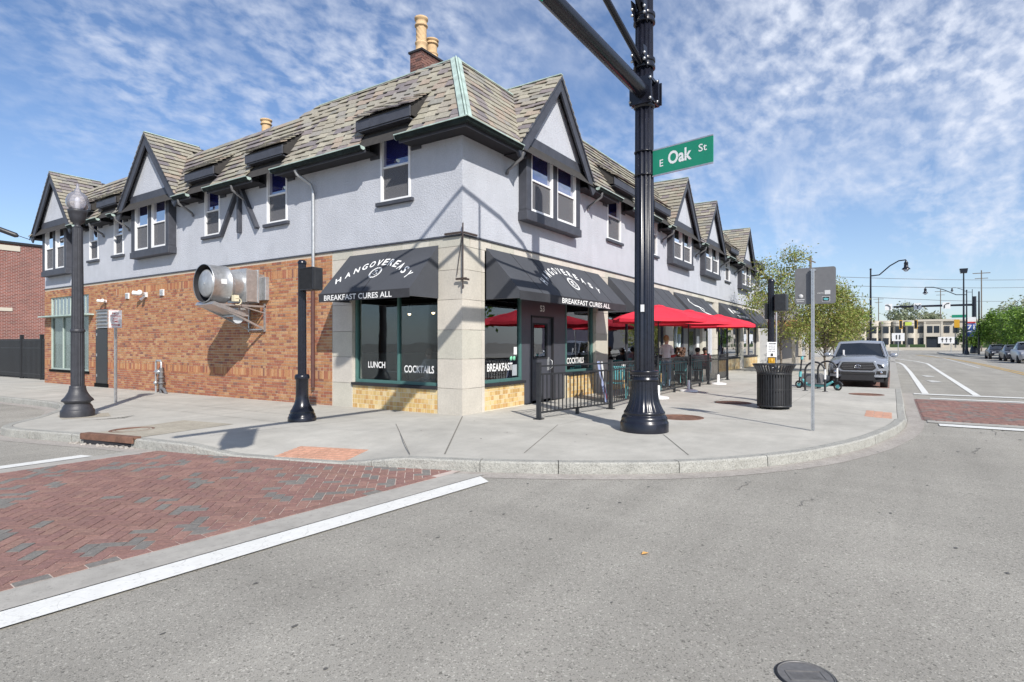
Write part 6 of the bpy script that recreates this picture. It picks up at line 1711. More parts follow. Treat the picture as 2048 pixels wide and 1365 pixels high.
def seated(label, loc, face, skin, shirt, hairm, curly=False, leanf=.0, armfold=True, cap=False):
    f = (math.cos(face), math.sin(face))
    def j(x, y, z): a = rotd(f, x, y); return (a[0], a[1], z)
    J = dict(pel=j(0, 0, .53), bel=j(.01 + leanf * .3, 0, .70), che=j(.02 + leanf, 0, .88), nec=j(.04 + leanf, 0, 1.04), he0=j(.07 + leanf, 0, 1.11), he1=j(.08 + leanf, 0, 1.19), hd=j(.07 + leanf, 0, 1.27),
             shl=j(.01 + leanf, .17, .99), ell=j(.12 + leanf, .23, .76), wrl=j(.34 + leanf, .12, .80), hal=j(.42 + leanf, .08, .81), shr=j(.01 + leanf, -.17, .99), elr=j(.12 + leanf, -.23, .76), wrr=j(.34 + leanf, -.12, .80), har=j(.42 + leanf, -.08, .81),
             hil=j(.05, .09, .52), knl=j(.44, .11, .50), anl=j(.42, .11, .09), tol=j(.56, .12, .04), hir=j(.05, -.09, .52), knr=j(.44, -.11, .50), anr=j(.42, -.11, .09), tor=j(.56, -.12, .04))
    Bn = [('pel', 'bel'), ('bel', 'che'), ('che', 'nec'), ('nec', 'he0'), ('he0', 'he1'), ('he1', 'hd'), ('che', 'shl'), ('shl', 'ell'), ('ell', 'wrl'), ('wrl', 'hal'), ('che', 'shr'), ('shr', 'elr'), ('elr', 'wrr'), ('wrr', 'har'),
          ('pel', 'hil'), ('hil', 'knl'), ('knl', 'anl'), ('anl', 'tol'), ('pel', 'hir'), ('hir', 'knr'), ('knr', 'anr'), ('anr', 'tor')]
    R = dict(pel=.14, bel=.13, che=.14, nec=.055, he0=.07, he1=.09, hd=.072, shl=.065, ell=.045, wrl=.03, hal=.032, shr=.065, elr=.045, wrr=.03, har=.032, hil=.09, knl=.062, anl=.04, tol=.036, hir=.09, knr=.062, anr=.04, tor=.036)
    cf = V((f[0], f[1], 0))
    def pt(c):
        fr = c.dot(cf)
        if c.z > 1.05: return 0
        if c.z < .10: return 3
        if fr > .24 + leanf and c.z > .66: return 0
        if c.z < .57: return 2
        return 1
    def hair(o):
        h = (.055 + leanf, 0, 1.225)
        b = MB(); b.ball(j(*h), .102, 16, 10, (1, .98, 1.0))
        if curly:
            r_ = random.Random(5)
            for k in range(90):
                a = r_.uniform(0, 6.28); z_ = r_.uniform(-.26, .10); q = .115 * math.sqrt(max(.15, 1 - (z_ / .3) ** 2)); 
                if math.cos(a) > .55 and z_ < .05: continue
                b.ball(j(h[0] + q * math.cos(a) - .02, q * math.sin(a) * 1.15, 1.225 + z_), r_.uniform(.025, .042), 6, 5)
        if cap: b.obox(j(.17 + leanf, 0, 1.25), V(j(.06, 0, -.01)), V(j(0, .07, 0)), V((0, 0, .006)))
        b.build('hair' if not cap else 'cap', hairm, o)
        b = MB(); b.ball(j(.17 + leanf, 0, 1.185), .014, 8, 6, (1, .8, 1.5)); b.build('nose', skin, o)
        fg = MB()
        for s_ in (-1, 1):
            for k in range(4):
                c = V(j(.44 + leanf, .08 * s_ + (k - 1.5) * .018, .81)); fg.path([c, c + V(j(.035, 0, .0)), c + V(j(.055, 0, -.015))], [.009, .008, .007], 6)
            c = V(j(.42 + leanf, .05 * s_, .815)); fg.path([c, c + V(j(.03, -.02 * s_, .0))], [.01, .008], 6)
        fg.build('fingers', skin, o)
    return person(label, J, Bn, R, ([skin, shirt, 'blackcloth' if shirt != 'whitetee' else 'jeans', 'blackcloth'], pt), hair, loc)
seated('seated diner with dark hair just right of the standing woman', (10.4, -.6, 0), rad(10), 'skindark', 'blackcloth', 'hairblack')
seated('seated diner seen from behind with big brown curly hair', (10.6, -1.25, 0), rad(10), 'skinlight', 'blackcloth', 'hairbrown', True)
seated('seated diner in red between the curly hair and the grey shirt', (12.5, -.5, 0), rad(5), 'skindark', 'redtee', 'hairblack')
seated('seated diner in grey shirt leaning over the table', (12.8, -1.2, 0), rad(10), 'skinlight', 'greytee', 'hairblack', False, .12)
seated('seated diner in plaid shirt and dark cap under the third umbrella', (14.3, -1.1, 0), rad(190), 'skindark', 'plaid', 'hairblack', False, .05, True, True)
seated('person in white top seated inside behind the COCKTAILS window', (1.45, 2.15, .05), rad(80), 'skinlight', 'whitetee', 'hairbrown')
# ------------------------------------------------------------------ pickup truck (built facing -x, origin between the front wheels)
def loft(b, secs, closed=False, sm=True, mi=0):
    n = len(secs[0]); vs = [p for s_ in secs for p in s_]
    b.add(vs, [(i * n + k, i * n + k + 1, (i + 1) * n + k + 1, (i + 1) * n + k) for i in range(len(secs) - 1) for k in range(n - 1)], None, sm, mi)
def sym(half): return [(x, -y, z) for x, y, z in half] + [(x, y, z) for x, y, z in half[::-1]][0 if half[-1][1] else 1:]
t = thing('pickup_truck', 'silver grey pickup truck parked at the kerb facing the camera', 'car', (15.75, -6.33, -.14), local=True)
W = .94
def hood_sec(x, zc, ze, w, zlow, bulge=.0):
    return sym([(x, w, zlow), (x, w, ze - .12), (x - 0, w - .03, ze - .03), (x, w - .12, ze), (x, w - .30, ze + (zc - ze) * .45), (x, w - .42, zc - .01 + bulge), (x, 0, zc)])
b = MB()
loft(b, [hood_sec(-.62, .98, .86, .80, .74), hood_sec(-.58, 1.02, .90, .86, .72), hood_sec(-.40, 1.08, .97, .92, .78, .02), hood_sec(0, 1.13, 1.02, W, .88, .03), hood_sec(.45, 1.16, 1.05, W, .86, .03), hood_sec(.78, 1.18, 1.08, W, .60, .0)])
b.build('bonnet', 'truck', t)
# cab, bed, sides
b = MB()
def body_sec(x, w, z0_, z1_, r_=.04): return sym([(x, w - .06, z0_), (x, w, z0_ + .15), (x, w + .01, (z0_ + z1_) / 2 + .1), (x, w - r_, z1_), (x, 0, z1_)])
loft(b, [body_sec(.78, W, .38, 1.07), body_sec(1.5, W, .36, 1.09), body_sec(3.0, W, .36, 1.10), body_sec(3.05, W, .38, 1.10), body_sec(4.6, W, .45, 1.12), body_sec(4.62, .3, .5, 1.0)])
for s_ in (-1, 1):
    b.prism([(-.60, s_ * .80, .42), (-.50, s_ * .90, .40), (-.38, s_ * (W), .52), (-.38, s_ * W, .80), (-.60, s_ * .84, .80)], (0, -s_ * .05, 0))
b.build('body', 'truck', t)
b = MB()
def cab(x, w, z): return sym([(x, w, z), (x, 0, z + .012)])
loft(b, [sym([(1.42, .70, 1.60), (1.42, 0, 1.635)]), sym([(1.55, .72, 1.655), (1.55, 0, 1.70)]), sym([(2.2, .73, 1.70), (2.2, 0, 1.745)]), sym([(2.85, .71, 1.67), (2.85, 0, 1.71)]), sym([(3.0, .69, 1.58), (3.0, 0, 1.62)])])
for s_ in (-1, 1):
    for (p, q_, w_) in (((.80, .86, 1.10), (1.44, .70, 1.62), .07), ((2.05, .91, 1.08), (2.1, .73, 1.68), .07), ((3.05, .90, 1.08), (2.95, .70, 1.62), .14)): b.beam((p[0], s_ * p[1], p[2]), (q_[0], s_ * q_[1], q_[2]), w_, .06)
    b.beam((1.42, s_ * .715, 1.62), (2.95, s_ * .715, 1.66), .05, .06)
b.build('roof', 'truck', t)
b = MB(); b.add([(.86, -.80, 1.10), (.86, .80, 1.10), (1.44, .66, 1.60), (1.44, -.66, 1.60), (.80, 0, 1.13), (1.38, 0, 1.63)], [(0, 4, 5, 3), (4, 1, 2, 5)]); b.build('windscreen', 'carglass', t)
b = MB()
for s_ in (-1, 1): b.add([(.92, s_ * .87, 1.09), (2.02, s_ * .91, 1.09), (2.07, s_ * .735, 1.64), (1.5, s_ * .72, 1.62)], [(0, 1, 2, 3)]); b.add([(2.12, s_ * .91, 1.09), (3.0, s_ * .90, 1.09), (2.92, s_ * .71, 1.62), (2.15, s_ * .735, 1.64)], [(0, 1, 2, 3)])
b.build('side_window', 'carglass', t)
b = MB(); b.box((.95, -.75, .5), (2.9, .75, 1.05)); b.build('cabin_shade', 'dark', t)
b = MB()
for s_ in (-1, 1): b.box((1.7, s_ * .36 - .22, 1.0), (1.85, s_ * .36 + .22, 1.38)); b.box((1.7, s_ * .36 - .1, 1.38), (1.8, s_ * .36 + .1, 1.52))
b.build('seats', 'blackcloth', t)
# grille, bumper, lamps
def hexa(x, w, z0_, z1_, c_): return [(x, -w + c_, z0_), (x, w - c_, z0_), (x, w, z0_ + c_ * .8), (x, w - c_ * .9, z1_), (x, -w + c_ * .9, z1_), (x, -w, z0_ + c_ * .8)]
b = MB(); b.prism(hexa(-.70, .66, .58, .98, .13), (.12, 0, 0)); go_ = b.build('grille_surround', 'truck', t, bevel=.02)
b = MB(); b.prism(hexa(-.712, .575, .64, .93, .11), (.03, 0, 0)); b.build('grille', 'blackp', go_)
b = MB()
for z_, w_ in ((.70, .47), (.755, .50), (.815, .50), (.87, .46)): b.box((-.728, -w_, z_), (-.712, w_, z_ + .014))
b.build('grille_bars', 'grey', go_)
b = MB()
def ell(cy, cz, ra, rb_, x=-.742, r_=.010): b.path([(x, cy + ra * math.cos(a), cz + rb_ * math.sin(a)) for a in [6.283 * k / 24 for k in range(24)]], r_, 6, closed=True)
ell(0, .785, .095, .062); ell(0, .785, .032, .058, r_=.008); ell(0, .815, .065, .022, r_=.008); b.build('emblem', 'chrome', go_)
b = MB()
for s_ in (-1, 1):
    b.prism([(-.60, s_ * .50, .74), (-.56, s_ * .86, .76), (-.40, s_ * .935, .82), (-.36, s_ * .93, .90), (-.50, s_ * .80, .93), (-.62, s_ * .55, .88)], (.06, 0, 0))
b.build('headlight', plain('lens', (.42, .44, .48), .12) and 'lens', t)
b = MB()
for s_ in (-1, 1): b.ball((-.585, s_ * .68, .84), .05, 12, 8, (.6, 1, 1)); b.box((-.61, s_ * .60 - .09, .735), (-.55, s_ * .60 + .12, .752))
b.build('headlight_projector', 'blackp', t)
b = MB(); loft(b, [sym([(-.66, .50, z_), (-.60, .84, z_), (-.40, .95, z_), (-.36, .95, z_)][::-1] + [(-.68, 0, z_)]) for z_ in (.40, .48, .60, .68, .72)]); b.build('front_bumper', 'truck', t)
b = MB(); b.prism([(-.70, -.56, .28), (-.70, .56, .28), (-.70, .50, .50), (-.70, -.50, .50)], (.1, 0, 0)); b.box((-.55, -.80, .22), (-.45, .80, .38)); b.build('skid_plate', plain('darkplastic', (.022, .023, .026)) and 'darkplastic', t)
b = MB(); b.box((-.71, -.54, .49), (-.66, .54, .57)); 
for s_ in (-1, 1): b.prism([(-.665, s_ * .56, .50), (-.60, s_ * .88, .50), (-.60, s_ * .88, .64), (-.665, s_ * .60, .62)], (.03, 0, 0))
b.build('bumper_intake', 'blackp', t)
b = MB(); [b.lathe((-.67, s_ * .72, .57), [(.05, .06), (.05, 0), (.04, -.01), (0, -.01)], 16, axis='x') for s_ in (-1, 1)]; b.build('fog_lamp', 'chrome', t)
for s_ in (-1, 1):
    b = MB(); b.ball((.98, s_ * 1.10, 1.17), .10, 14, 10, (.6, 1.35, .85)); b.beam((.95, s_ * .90, 1.12), (.98, s_ * 1.02, 1.14), .05, .04); b.build('wing_mirror', 'truck', t)
    for x_ in (0.0, 3.5):
        b = MB(); b.lathe((x_, s_ * .80, .37), [(.24, -.11), (.34, -.12), (.37, -.09), (.375, 0), (.37, .09), (.34, .12), (.24, .11)], 28, axis='y'); w_ = b.build('wheel', 'rubber', t)
        b = MB(); b.lathe((x_, s_ * .80, .37), [(0, -.06), (.1, -.08), (.24, -.10), (.245, -.11)] if s_ < 0 else [(0, .06), (.1, .08), (.24, .10), (.245, .11)], 20, axis='y'); b.build('rim', 'steel', w_)
        b = MB(); b.path([(x_ + .46 * math.cos(a), s_ * (W - .01), .40 + .46 * math.sin(a)) for a in [k * math.pi / 12 for k in range(13)]], .035, 6); b.build('wheel_arch', 'blackp', t)
b = MB(); b.box((-.3, -.7, .25), (4.3, .7, .40)); b.build('underbody', 'dark', t)
b = MB(); b.box((.90, .50, 1.16), (.93, .56, 1.36)); b.build('parking_tag', 'signw', t)
# cars on the far right
def sedan(label, loc, rz_, matn, suv=False, group='cars parked along the right street'):
    t = thing('parked_car', label, 'car', loc, group, local=True, rz=rz_); h = .25 if suv else 0
    b = MB()
    def sec(x, w, z0_, z1_): return sym([(x, w - .05, z0_), (x, w, z0_ + .2), (x, w, z1_ - .1), (x, w - .08, z1_), (x, 0, z1_ + .03)])
    loft(b, [sec(-2.25, .6, .4, .60 + h * .5), sec(-2.2, .80, .32, .75 + h * .6), sec(-1.6, .88, .26, .85 + h * .6), sec(-.9, .90, .26, .92 + h * .6), sec(1.6, .90, .26, .95 + h * .6), sec(2.1, .84, .3, .92 + h * .6), sec(2.2, .6, .4, .7 + h)])
    b.build('body', matn, t)
    b = MB()
    def cb(x, w, z_): return sym([(x, .80, .92 + h * .6), (x, w, z_), (x, 0, z_ + .02)])
    loft(b, [cb(-1.0, .8, .94 + h * .6), cb(-.35, .62, 1.40 + h), cb(.4, .62, 1.45 + h), cb(1.1 + h, .60, 1.38 + h), cb(1.75, .78, .95 + h * .6)]); b.build('window', 'carglass', t)
    b = MB(); loft(b, [sym([(-.4, .63, 1.40 + h), (-.4, 0, 1.43 + h)]), sym([(.4, .64, 1.455 + h), (.4, 0, 1.485 + h)]), sym([(1.15 + h, .61, 1.39 + h), (1.15 + h, 0, 1.42 + h)])]); b.build('roof', matn, t)
    for x_ in (-1.4, 1.4):
        for s_ in (-1, 1): b = MB(); b.lathe((x_, s_ * .80, .33), [(0, -.1), (.20, -.1), (.33, -.1), (.33, .1), (.20, .1), (0, .1)], 20, axis='y'); b.build('wheel', 'rubber', t)
    b = MB(); [b.box((-2.22, s_ * .6 - .15, .62 + h * .5), (-2.15, s_ * .6 + .15, .75 + h * .5)) for s_ in (-1, 1)]; b.build('headlight', 'lens', t)
    return t
plain('carblack', (.02, .022, .028), .25); plain('cardark', (.06, .065, .08), .25); plain('carsilver', (.40, .42, .46), .3, metal=.4); plain('carblue', (.03, .08, .30), .3)
sedan('black parked car at the left end of the far right row', (66.5, -16.4, -.14), 0, 'carblack')
sedan('dark grey parked car in the middle of the far right row', (58.8, -16.6, -.14), 0, 'cardark')
sedan('silver parked car cut by the right edge of the picture', (52.5, -16.6, -.14), 0, 'carsilver', True)
sedan('blue parked car showing behind the dark parked cars', (66.0, -19.2, -.14), 0, 'carblue', True)
# ------------------------------------------------------------------ trees
def tree(label, loc, h, r, trunk_h, nleaf, leaf, cols, seed, group=None, open_=.42, bare=0, trunk_r=.06, sc=(1, 1, 1), clusters=26, name='street_tree'):
    t = thing(name, label, 'tree', loc, group, local=True); r_ = random.Random(seed); b = MB(); tips = []
    cz = trunk_h + (h - trunk_h) * .5
    b.path([(0, 0, -.1), (.03, .02, trunk_h * .6), (.0, .05, trunk_h), (.05, 0, h * .8)], [trunk_r, trunk_r * .85, trunk_r * .7, trunk_r * .2], 8)
    for k in range(clusters):
        a = r_.uniform(0, 6.283); el = r_.uniform(-.9, 1.3); rr_ = r * r_.uniform(.35, 1.0)
        p = V((rr_ * math.cos(a) * math.cos(el * .9) * sc[0], rr_ * math.sin(a) * math.cos(el * .9) * sc[1], cz + math.sin(el) * (h - trunk_h) * .55 * r_.uniform(.5, 1)))
        s_ = V((0, 0.02, r_.uniform(trunk_h * .8, cz))); md = s_.lerp(p, .5) + V((0, 0, -.1 * r)); b.path([s_, md, p], [trunk_r * .35, trunk_r * .2, trunk_r * .06], 5)
        tips.append(p)
    b.build('trunk', 'bark', t)
    c_ = MB()
    for k in range(nleaf):
        p = r_.choice(tips); q = p + V((r_.gauss(0, 1), r_.gauss(0, 1), r_.gauss(0, .7))) * r * open_ * .42
        a = V((r_.gauss(0, 1), r_.gauss(0, 1), r_.gauss(0, 1))).normalized(); bb = a.cross(V((r_.gauss(0, 1), r_.gauss(0, 1), r_.gauss(0, 1)))).normalized()
        s_ = leaf * r_.uniform(.6, 1.4); col = r_.choice(cols); kk = r_.uniform(.75, 1.25); col = tuple(x * kk for x in col)
        c_.add([q - a * s_, q + bb * s_ * .45, q + a * s_, q - bb * s_ * .45], [(0, 1, 2, 3)], col)
    c_.build('crown', 'leaf', t)
    return t
YG = [(.25, .30, .06), (.20, .26, .06), (.30, .31, .08), (.16, .20, .05), (.32, .27, .10)]
BG = [(.16, .28, .03), (.12, .22, .03), (.21, .33, .05), (.08, .15, .03)]
PG = [(.26, .30, .17), (.24, .28, .18), (.30, .31, .20)]
tree('thin leafed young tree right of the far gable behind the bin', (22.6, -2.7, 0), 5.9, 1.8, 1.2, 8000, .06, YG, 3, 'young street trees beside the building', .40, clusters=60)
tree('fuller yellow green young tree behind the back of the road sign', (24.5, -4.5, 0), 4.5, 1.75, .8, 13000, .06, YG, 8, 'young street trees beside the building', .42, clusters=60)
tree('pale young tree left of the silver pickup cab', (33, -4.3, 0), 5.0, 1.7, 1.2, 5000, .065, YG, 12, 'young street trees beside the building', .42, clusters=60)
tree('small sparse tree growing in front of the beige building', (60, -4.4, 0), 5.0, 1.7, 1.6, 700, .12, YG, 15, 'young street trees beside the building', .6)
for k, (x_, y_, h_, r_, lab) in enumerate(((92, -16.9, 4.6, 1.7, 'dark green round tree left of the blue highway banner'), (84, -18.6, 5.3, 2.2, 'bright green round tree right of the banner pole'), (79, -19.9, 5.4, 2.4, 'bright green round tree in the middle of the right group'), (74, -20.6, 5.2, 2.4, 'bright green round tree at the right edge'), (90, -23.5, 6.2, 2.8, 'yellow green tree behind the right group'))):
    tree(lab, (x_, y_, -.14), h_, r_, 1.0, 7000, .13, BG if k < 4 else YG, 30 + k, 'round green trees across the right street', .42, clusters=60)
for k, (x_, y_, h_, r_, lab) in enumerate(((190, -10.5, 12, 5, 'pale round treetop above the beige building roof'), (190, 2.5, 10.5, 6, 'green treetop left of the lamp over the beige building'), (188, -38, 12, 8, 'broad pale treetop behind the signal mast'), (192, -17, 9.5, 4, 'low pale treetop behind the beige roofline'))):
    tree(lab, (x_, y_, 0), h_, r_, 3, 2600, .42, PG if k != 1 else BG, 50 + k, 'treetops behind the beige building', .5, name='far_tree')
# ------------------------------------------------------------------ buildings beyond
t = thing('low_shop', 'low modern shop with orange fascia beyond the slate roofed building', 'building', (38, 3, 0))
b = MB(); b.box((34.3, .9, 0), (60, 9, 5.4)); b.build('wall', plain('greywall', (.20, .20, .21)) and 'greywall', t)
b = MB(); b.box((34.2, -1.9, 2.65), (60, .9, 3.05)); b.build('fascia', plain('orangefascia', (.42, .20, .08)) and 'orangefascia', t)
for x_ in (34.6, 38, 42, 46): b = MB(); b.box((x_, -1.8, 0), (x_ + .25, -1.6, 2.65)); b.build('column', 'beige', t)
for x_ in (34.8, 37, 39.2, 41.4, 43.6): b = MB(); b.box((x_, .84, .4), (x_ + 2.0, .91, 2.6)); b.build('window', 'winblk', t)
b = MB(); b.box((33.9, -.4, 0), (34.1, 9, 3.1)); b.build('side_wall', plain('whitewall', (.55, .55, .55)) and 'whitewall', t)
t = thing('beige_building', 'long beige two storey building with curved bays at the end of the street', 'building', (152, -20, 0))
z0 = .2; zt = 6.35
b = MB(); b.box((152, -52, -.3), (170, 8, zt)); 
b.build('wall', 'beige', t)
b = MB(); b.box((151.7, -52, zt), (170, 8, zt + .35)); b.box((151.3, -19.4, zt), (152, -12.0, zt + .45)); b.build('parapet', 'beige', t)
for k in range(6):
    yb = 0.96 - k * 2.39
    b = MB(); q = []
    for i in range(9):
        a = math.pi * i / 8; q.append((152 - 1.15 * math.sin(a) ** .6, yb - .95 * math.cos(a), z0 - .4))
    b.prism(q, (0, 0, zt - z0 + .1)); b.build('curved_bay', 'beige', t)
    b = MB(); b.prism([(p_[0] - .12 if p_[0] < 151.9 else p_[0], yb + (p_[1] - yb) * 1.12, zt - .95) for p_ in q], (0, 0, 1.1)); b.build('curved_cornice', 'beige', t)
    for zz in (1.1, 3.75):
        w_ = MB(); w_.box((150.80, yb - .62, zz), (150.84, yb + .50, zz + 1.5)); w_.build('window', 'winblk', t)
        w_ = MB(); w_.box((151.9, yb + 1.0, zz), (151.97, yb + 1.35, zz + 1.4)); w_.build('window', 'winblk', t)
for yb in (-12.95, -17.7, -19.4, -21.1, -23, -25, -27, -30):
    for zz in (1.1, 3.75):
        w_ = MB(); w_.box((151.9, yb - .5, zz), (151.97, yb + .5, zz + 1.5)); w_.build('window', 'winblk', t)
for yb in (-14.6, -15.85): w_ = MB(); w_.box((151.4, yb - .5, 3.75), (151.47, yb + .5, 5.3)); w_.build('window', 'winblk', t)
b = MB(); b.box((151.45, -16.8, 2.9), (152, -13.6, zt)); b.box((151.38, -13.9, 0), (152, -13.5, zt)); b.box((151.38, -17.0, 0), (152, -16.6, zt)); b.build('entrance_bay', 'beige', t)
w_ = MB(); w_.box((151.9, -16.5, .2), (151.97, -14.0, 2.85)); w_.build('entrance', 'winblk', t)
b = MB(); b.box((151.40, -16.6, 5.75), (151.44, -13.9, 6.15)); b.build('sign_panel', plain('tan', (.34, .30, .24)) and 'tan', t)
for i, (y0_, y1_) in enumerate(((8, -1.5), (-2.4, -6.3), (-7, -10.0), (-10.8, -13.6), (-20, -27), (-28, -40))):
    b = MB(); b.box((147, y0_, -.1), (148.5, y1_, 1.15)); tag(b.build('hedge', 'hedge'), ['clipped hedge section left under the beige building', 'clipped hedge below the first clear bay of the beige building', 'clipped hedge below the middle bays of the beige building', 'short hedge left of the beige building entrance', 'hedge right of the beige building entrance', 'hedge at the far right end of the beige building'][i], 'hedge', 'hedges in front of the beige building')
b = MB(); b.box((145.8, -45, -.15), (146.2, 8, .45)); tag(b.build('low_wall', 'beige'), 'low pale wall along the front of the hedges', 'wall')
b = MB(); b.poly([(124, -9.5, ROADZ + .02), (128, -9.5, ROADZ + .02), (146, -9.0, ROADZ + .02), (146, 8, ROADZ + .02), (124, 2, ROADZ + .02)]); b.build('pavement_far', 'sidewalk', kind='structure')
b = MB(); b.prism([(75, -13.9, -.2), (104, -13.4, -.2), (104, -40, -.2), (40, -40, -.2), (40, -18.2, -.2), (66, -18.2, -.2)], (0, 0, .20)); b.build('pavement_far', 'sidewalk', kind='structure')
t = thing('brick_building', 'long red brick building with black coping behind the left fence', 'building', (8, 36, 0))
b = MB(); b.box((1.2, 34.6, -.5), (26, 44, 7.15)); b.build('wall', 'dbrick', t)
b = MB(); b.box((1.0, 34.5, 7.15), (26.1, 44.1, 7.27)); b.build('coping', 'iron2', t)
for q_ in (((1.2, 34.56, 6.75), (2.75, 34.61, 7.05)), ((1.2, 34.56, 3.3), (2.4, 34.61, 3.5))): b = MB(); b.box(*q_); b.build('stone_band', 'beige', t)
t = thing('gabled_house', 'grey roofed house with dark gable at the far right edge', 'house', (100, -45, 0))
b = MB(); b.box((96, -54, 0), (108, -43, 5.2)); b.build('wall', plain('duskwall', (.10, .09, .13)) and 'duskwall', t)
b = MB(); b.poly([(95.5, -54, 5.0), (95.5, -42.6, 5.0), (102, -44.5, 9.2), (102, -54, 9.2)]); b.poly([(108, -54, 5.0), (108, -42.6, 5.0), (102, -44.5, 9.2), (102, -54, 9.2)]); b.build('roof', plain('greyroof', (.24, .24, .23)) and 'greyroof', t)
b = MB(); b.prism([(95.6, -43.0, 5.0), (108, -43.0, 5.0), (102, -43.6, 9.0)], (0, -.1, 0)); b.build('gable', 'dark', t)
b = MB(); b.box((104, -42, 4), (105.2, -40.8, 9.0)); b.build('chimney', 'dbrick', t)
b = MB(); b.box((120, -62, 0), (135, -40, 6.5)); tag(b.build('grey_building', 'greywall'), 'low grey roofed building behind the round green trees', 'building')
t = thing('green_container', 'green and pale boxy structure above the round trees', 'structure', (105, -28, 0))
b = MB(); b.box((104, -30.4, 0), (110, -27.6, 7.4)); b.build('green_side', plain('seagreen', (.12, .30, .25)) and 'seagreen', t)
b = MB(); b.box((104, -27.6, 0), (110, -23.8, 6.8)); b.build('pale_side', plain('palewall', (.38, .42, .42)) and 'palewall', t)
# ------------------------------------------------------------------ lamps, masts and poles down the street
def bell_lamp(label, base, h, tip, group='bell shaded street lamps'):
    x_, y_ = base; t = thing('street_lamp', label, 'street lamp', (x_, y_, 0), group); dx, dy = tip
    b = MB(); b.lathe((x_, y_, 0), [(.28, 0), (.28, .3), (.18, .5), (.13, 1.2), (.11, 1.3)], 16); b.tube((x_, y_, 1.2), (x_, y_, h), .105, .06, 10); b.ball((x_, y_, h + .05), .09, 8, 6); b.build('post', 'iron', t)
    b = MB(); b.path([(x_, y_, h - .5), (x_ + dx * .25, y_ + dy * .25, h - .45), (x_ + dx * .55, y_ + dy * .55, h + .25), (x_ + dx * .8, y_ + dy * .8, h + .62), (x_ + dx, y_ + dy, h + .66)], .05, 8); b.build('arm', 'iron', t)
    b = MB(); b.lathe((x_ + dx, y_ + dy, h - .12), [(.30, 0), (.28, .08), (.16, .18), (.14, .45), (.17, .50), (.05, .72), (0, .8)], 16); b.build('bell_shade', 'iron', t)
    b = MB(); b.ball((x_ + dx, y_ + dy, h - .14), .2, 10, 6, (1, 1, .8)); b.build('lens', 'globe', t)
bell_lamp('bell lamp arching over the road above the silver pickup', (47.5, -5.9), 7.6, (0, -2.45))
bell_lamp('bell lamp arching left from behind the tall banner pole', (82, -15.2), 8.0, (0, 4.2))
bell_lamp('small distant bell lamp above the beige building entrance', (150, -22), 13.0, (0, 3.5))
t = thing('floodlight_mast', 'tall thin pole with square floodlight cluster at the right', 'pole', (88, -15.4, 0))
b = MB(); b.tube((88, -15.4, 0), (88, -15.4, 10.9), .14, .08, 10); b.build('mast', 'iron', t); b = MB(); b.prism([(87.7, -15.75, 10.8), (87.7, -15.05, 10.8), (87.7, -14.95, 11.4), (87.7, -15.85, 11.4)], (.7, 0, 0)); b.build('floodlights', 'iron', t)
t = thing('banner', 'blue and white highway 71 banner on the corner pole', 'banner', (86, -15.7, 4))
b = MB(); b.box((86.4, -16.55, 2.3), (86.45, -15.5, 4.85)); b.build('cloth', 'signw', t)
b = MB(); b.box((86.35, -16.5, 3.1), (86.4, -15.55, 4.0)); b.box((86.35, -16.5, 2.35), (86.4, -15.55, 2.9)); b.build('blue_field', 'bluep', t)
b = MB(); b.box((86.35, -16.5, 4.05), (86.4, -15.55, 4.25)); b.build('red_field', 'redp', t)
b = MB(); text_into(b, '71', (86.34, -15.65, 3.25), (0, -1, 0), (0, 0, 1), .6, .75, .03); text_into(b, 'V', (86.34, -15.85, 2.45), (0, -1, 0), (0, 0, 1), .35, .4, .02); b.build('lettering', 'signw', t)
t = thing('signal_mast', 'black signal mast with long arm across the far junction', 'pole', (92, -16.9, 0))
b = MB(); b.lathe((92, -16.9, 0), [(.5, 0), (.5, .5), (.3, 1.2), (.26, 1.4), (.22, 7.9)], 16); b.build('post', 'iron', t)
b = MB()
for (a_, c_) in ((-.2, 2.7), (3.5, 6.0), (6.8, 9.3)): b.tube((92, -16.9 + a_, 6.75), (92, -16.9 + c_, 6.75), .16, .14, 10)
b.tube((92, -16.9, 6.75), (92, -6.6, 6.75), .05, n=6); b.build('arm', 'iron', t)
for k, y_ in enumerate((-10.3, -8.5)):
    q = thing('traffic_signal', ['yellow traffic signal right over the far street', 'yellow traffic signal left over the far street'][k], 'traffic light', (92, y_, 4), 'yellow signals at the far junction')
    b = MB(); b.box((91.8, y_ - .2, 3.5), (92.1, y_ + .2, 4.8)); b.build('housing', 'ochre', q)
    b = MB(); b.box((91.78, y_ - .14, 3.6), (91.81, y_ + .14, 4.7)); b.build('lenses', 'blackp', q)
b = MB(); b.tube((92, -16.9, 4.3), (92, -6.0, 4.3), .025, n=5); tag(b.build('span_wire', 'iron2'), 'thin span wire carrying the yellow signals', 'wire')
q = thing('road_sign', 'small green street name sign hanging by the far mast', 'sign', (92, -15.3, 5.2)); b = MB(); b.box((91.8, -16, 5.0), (91.85, -14.4, 5.4)); b.build('plate', 'green', q)
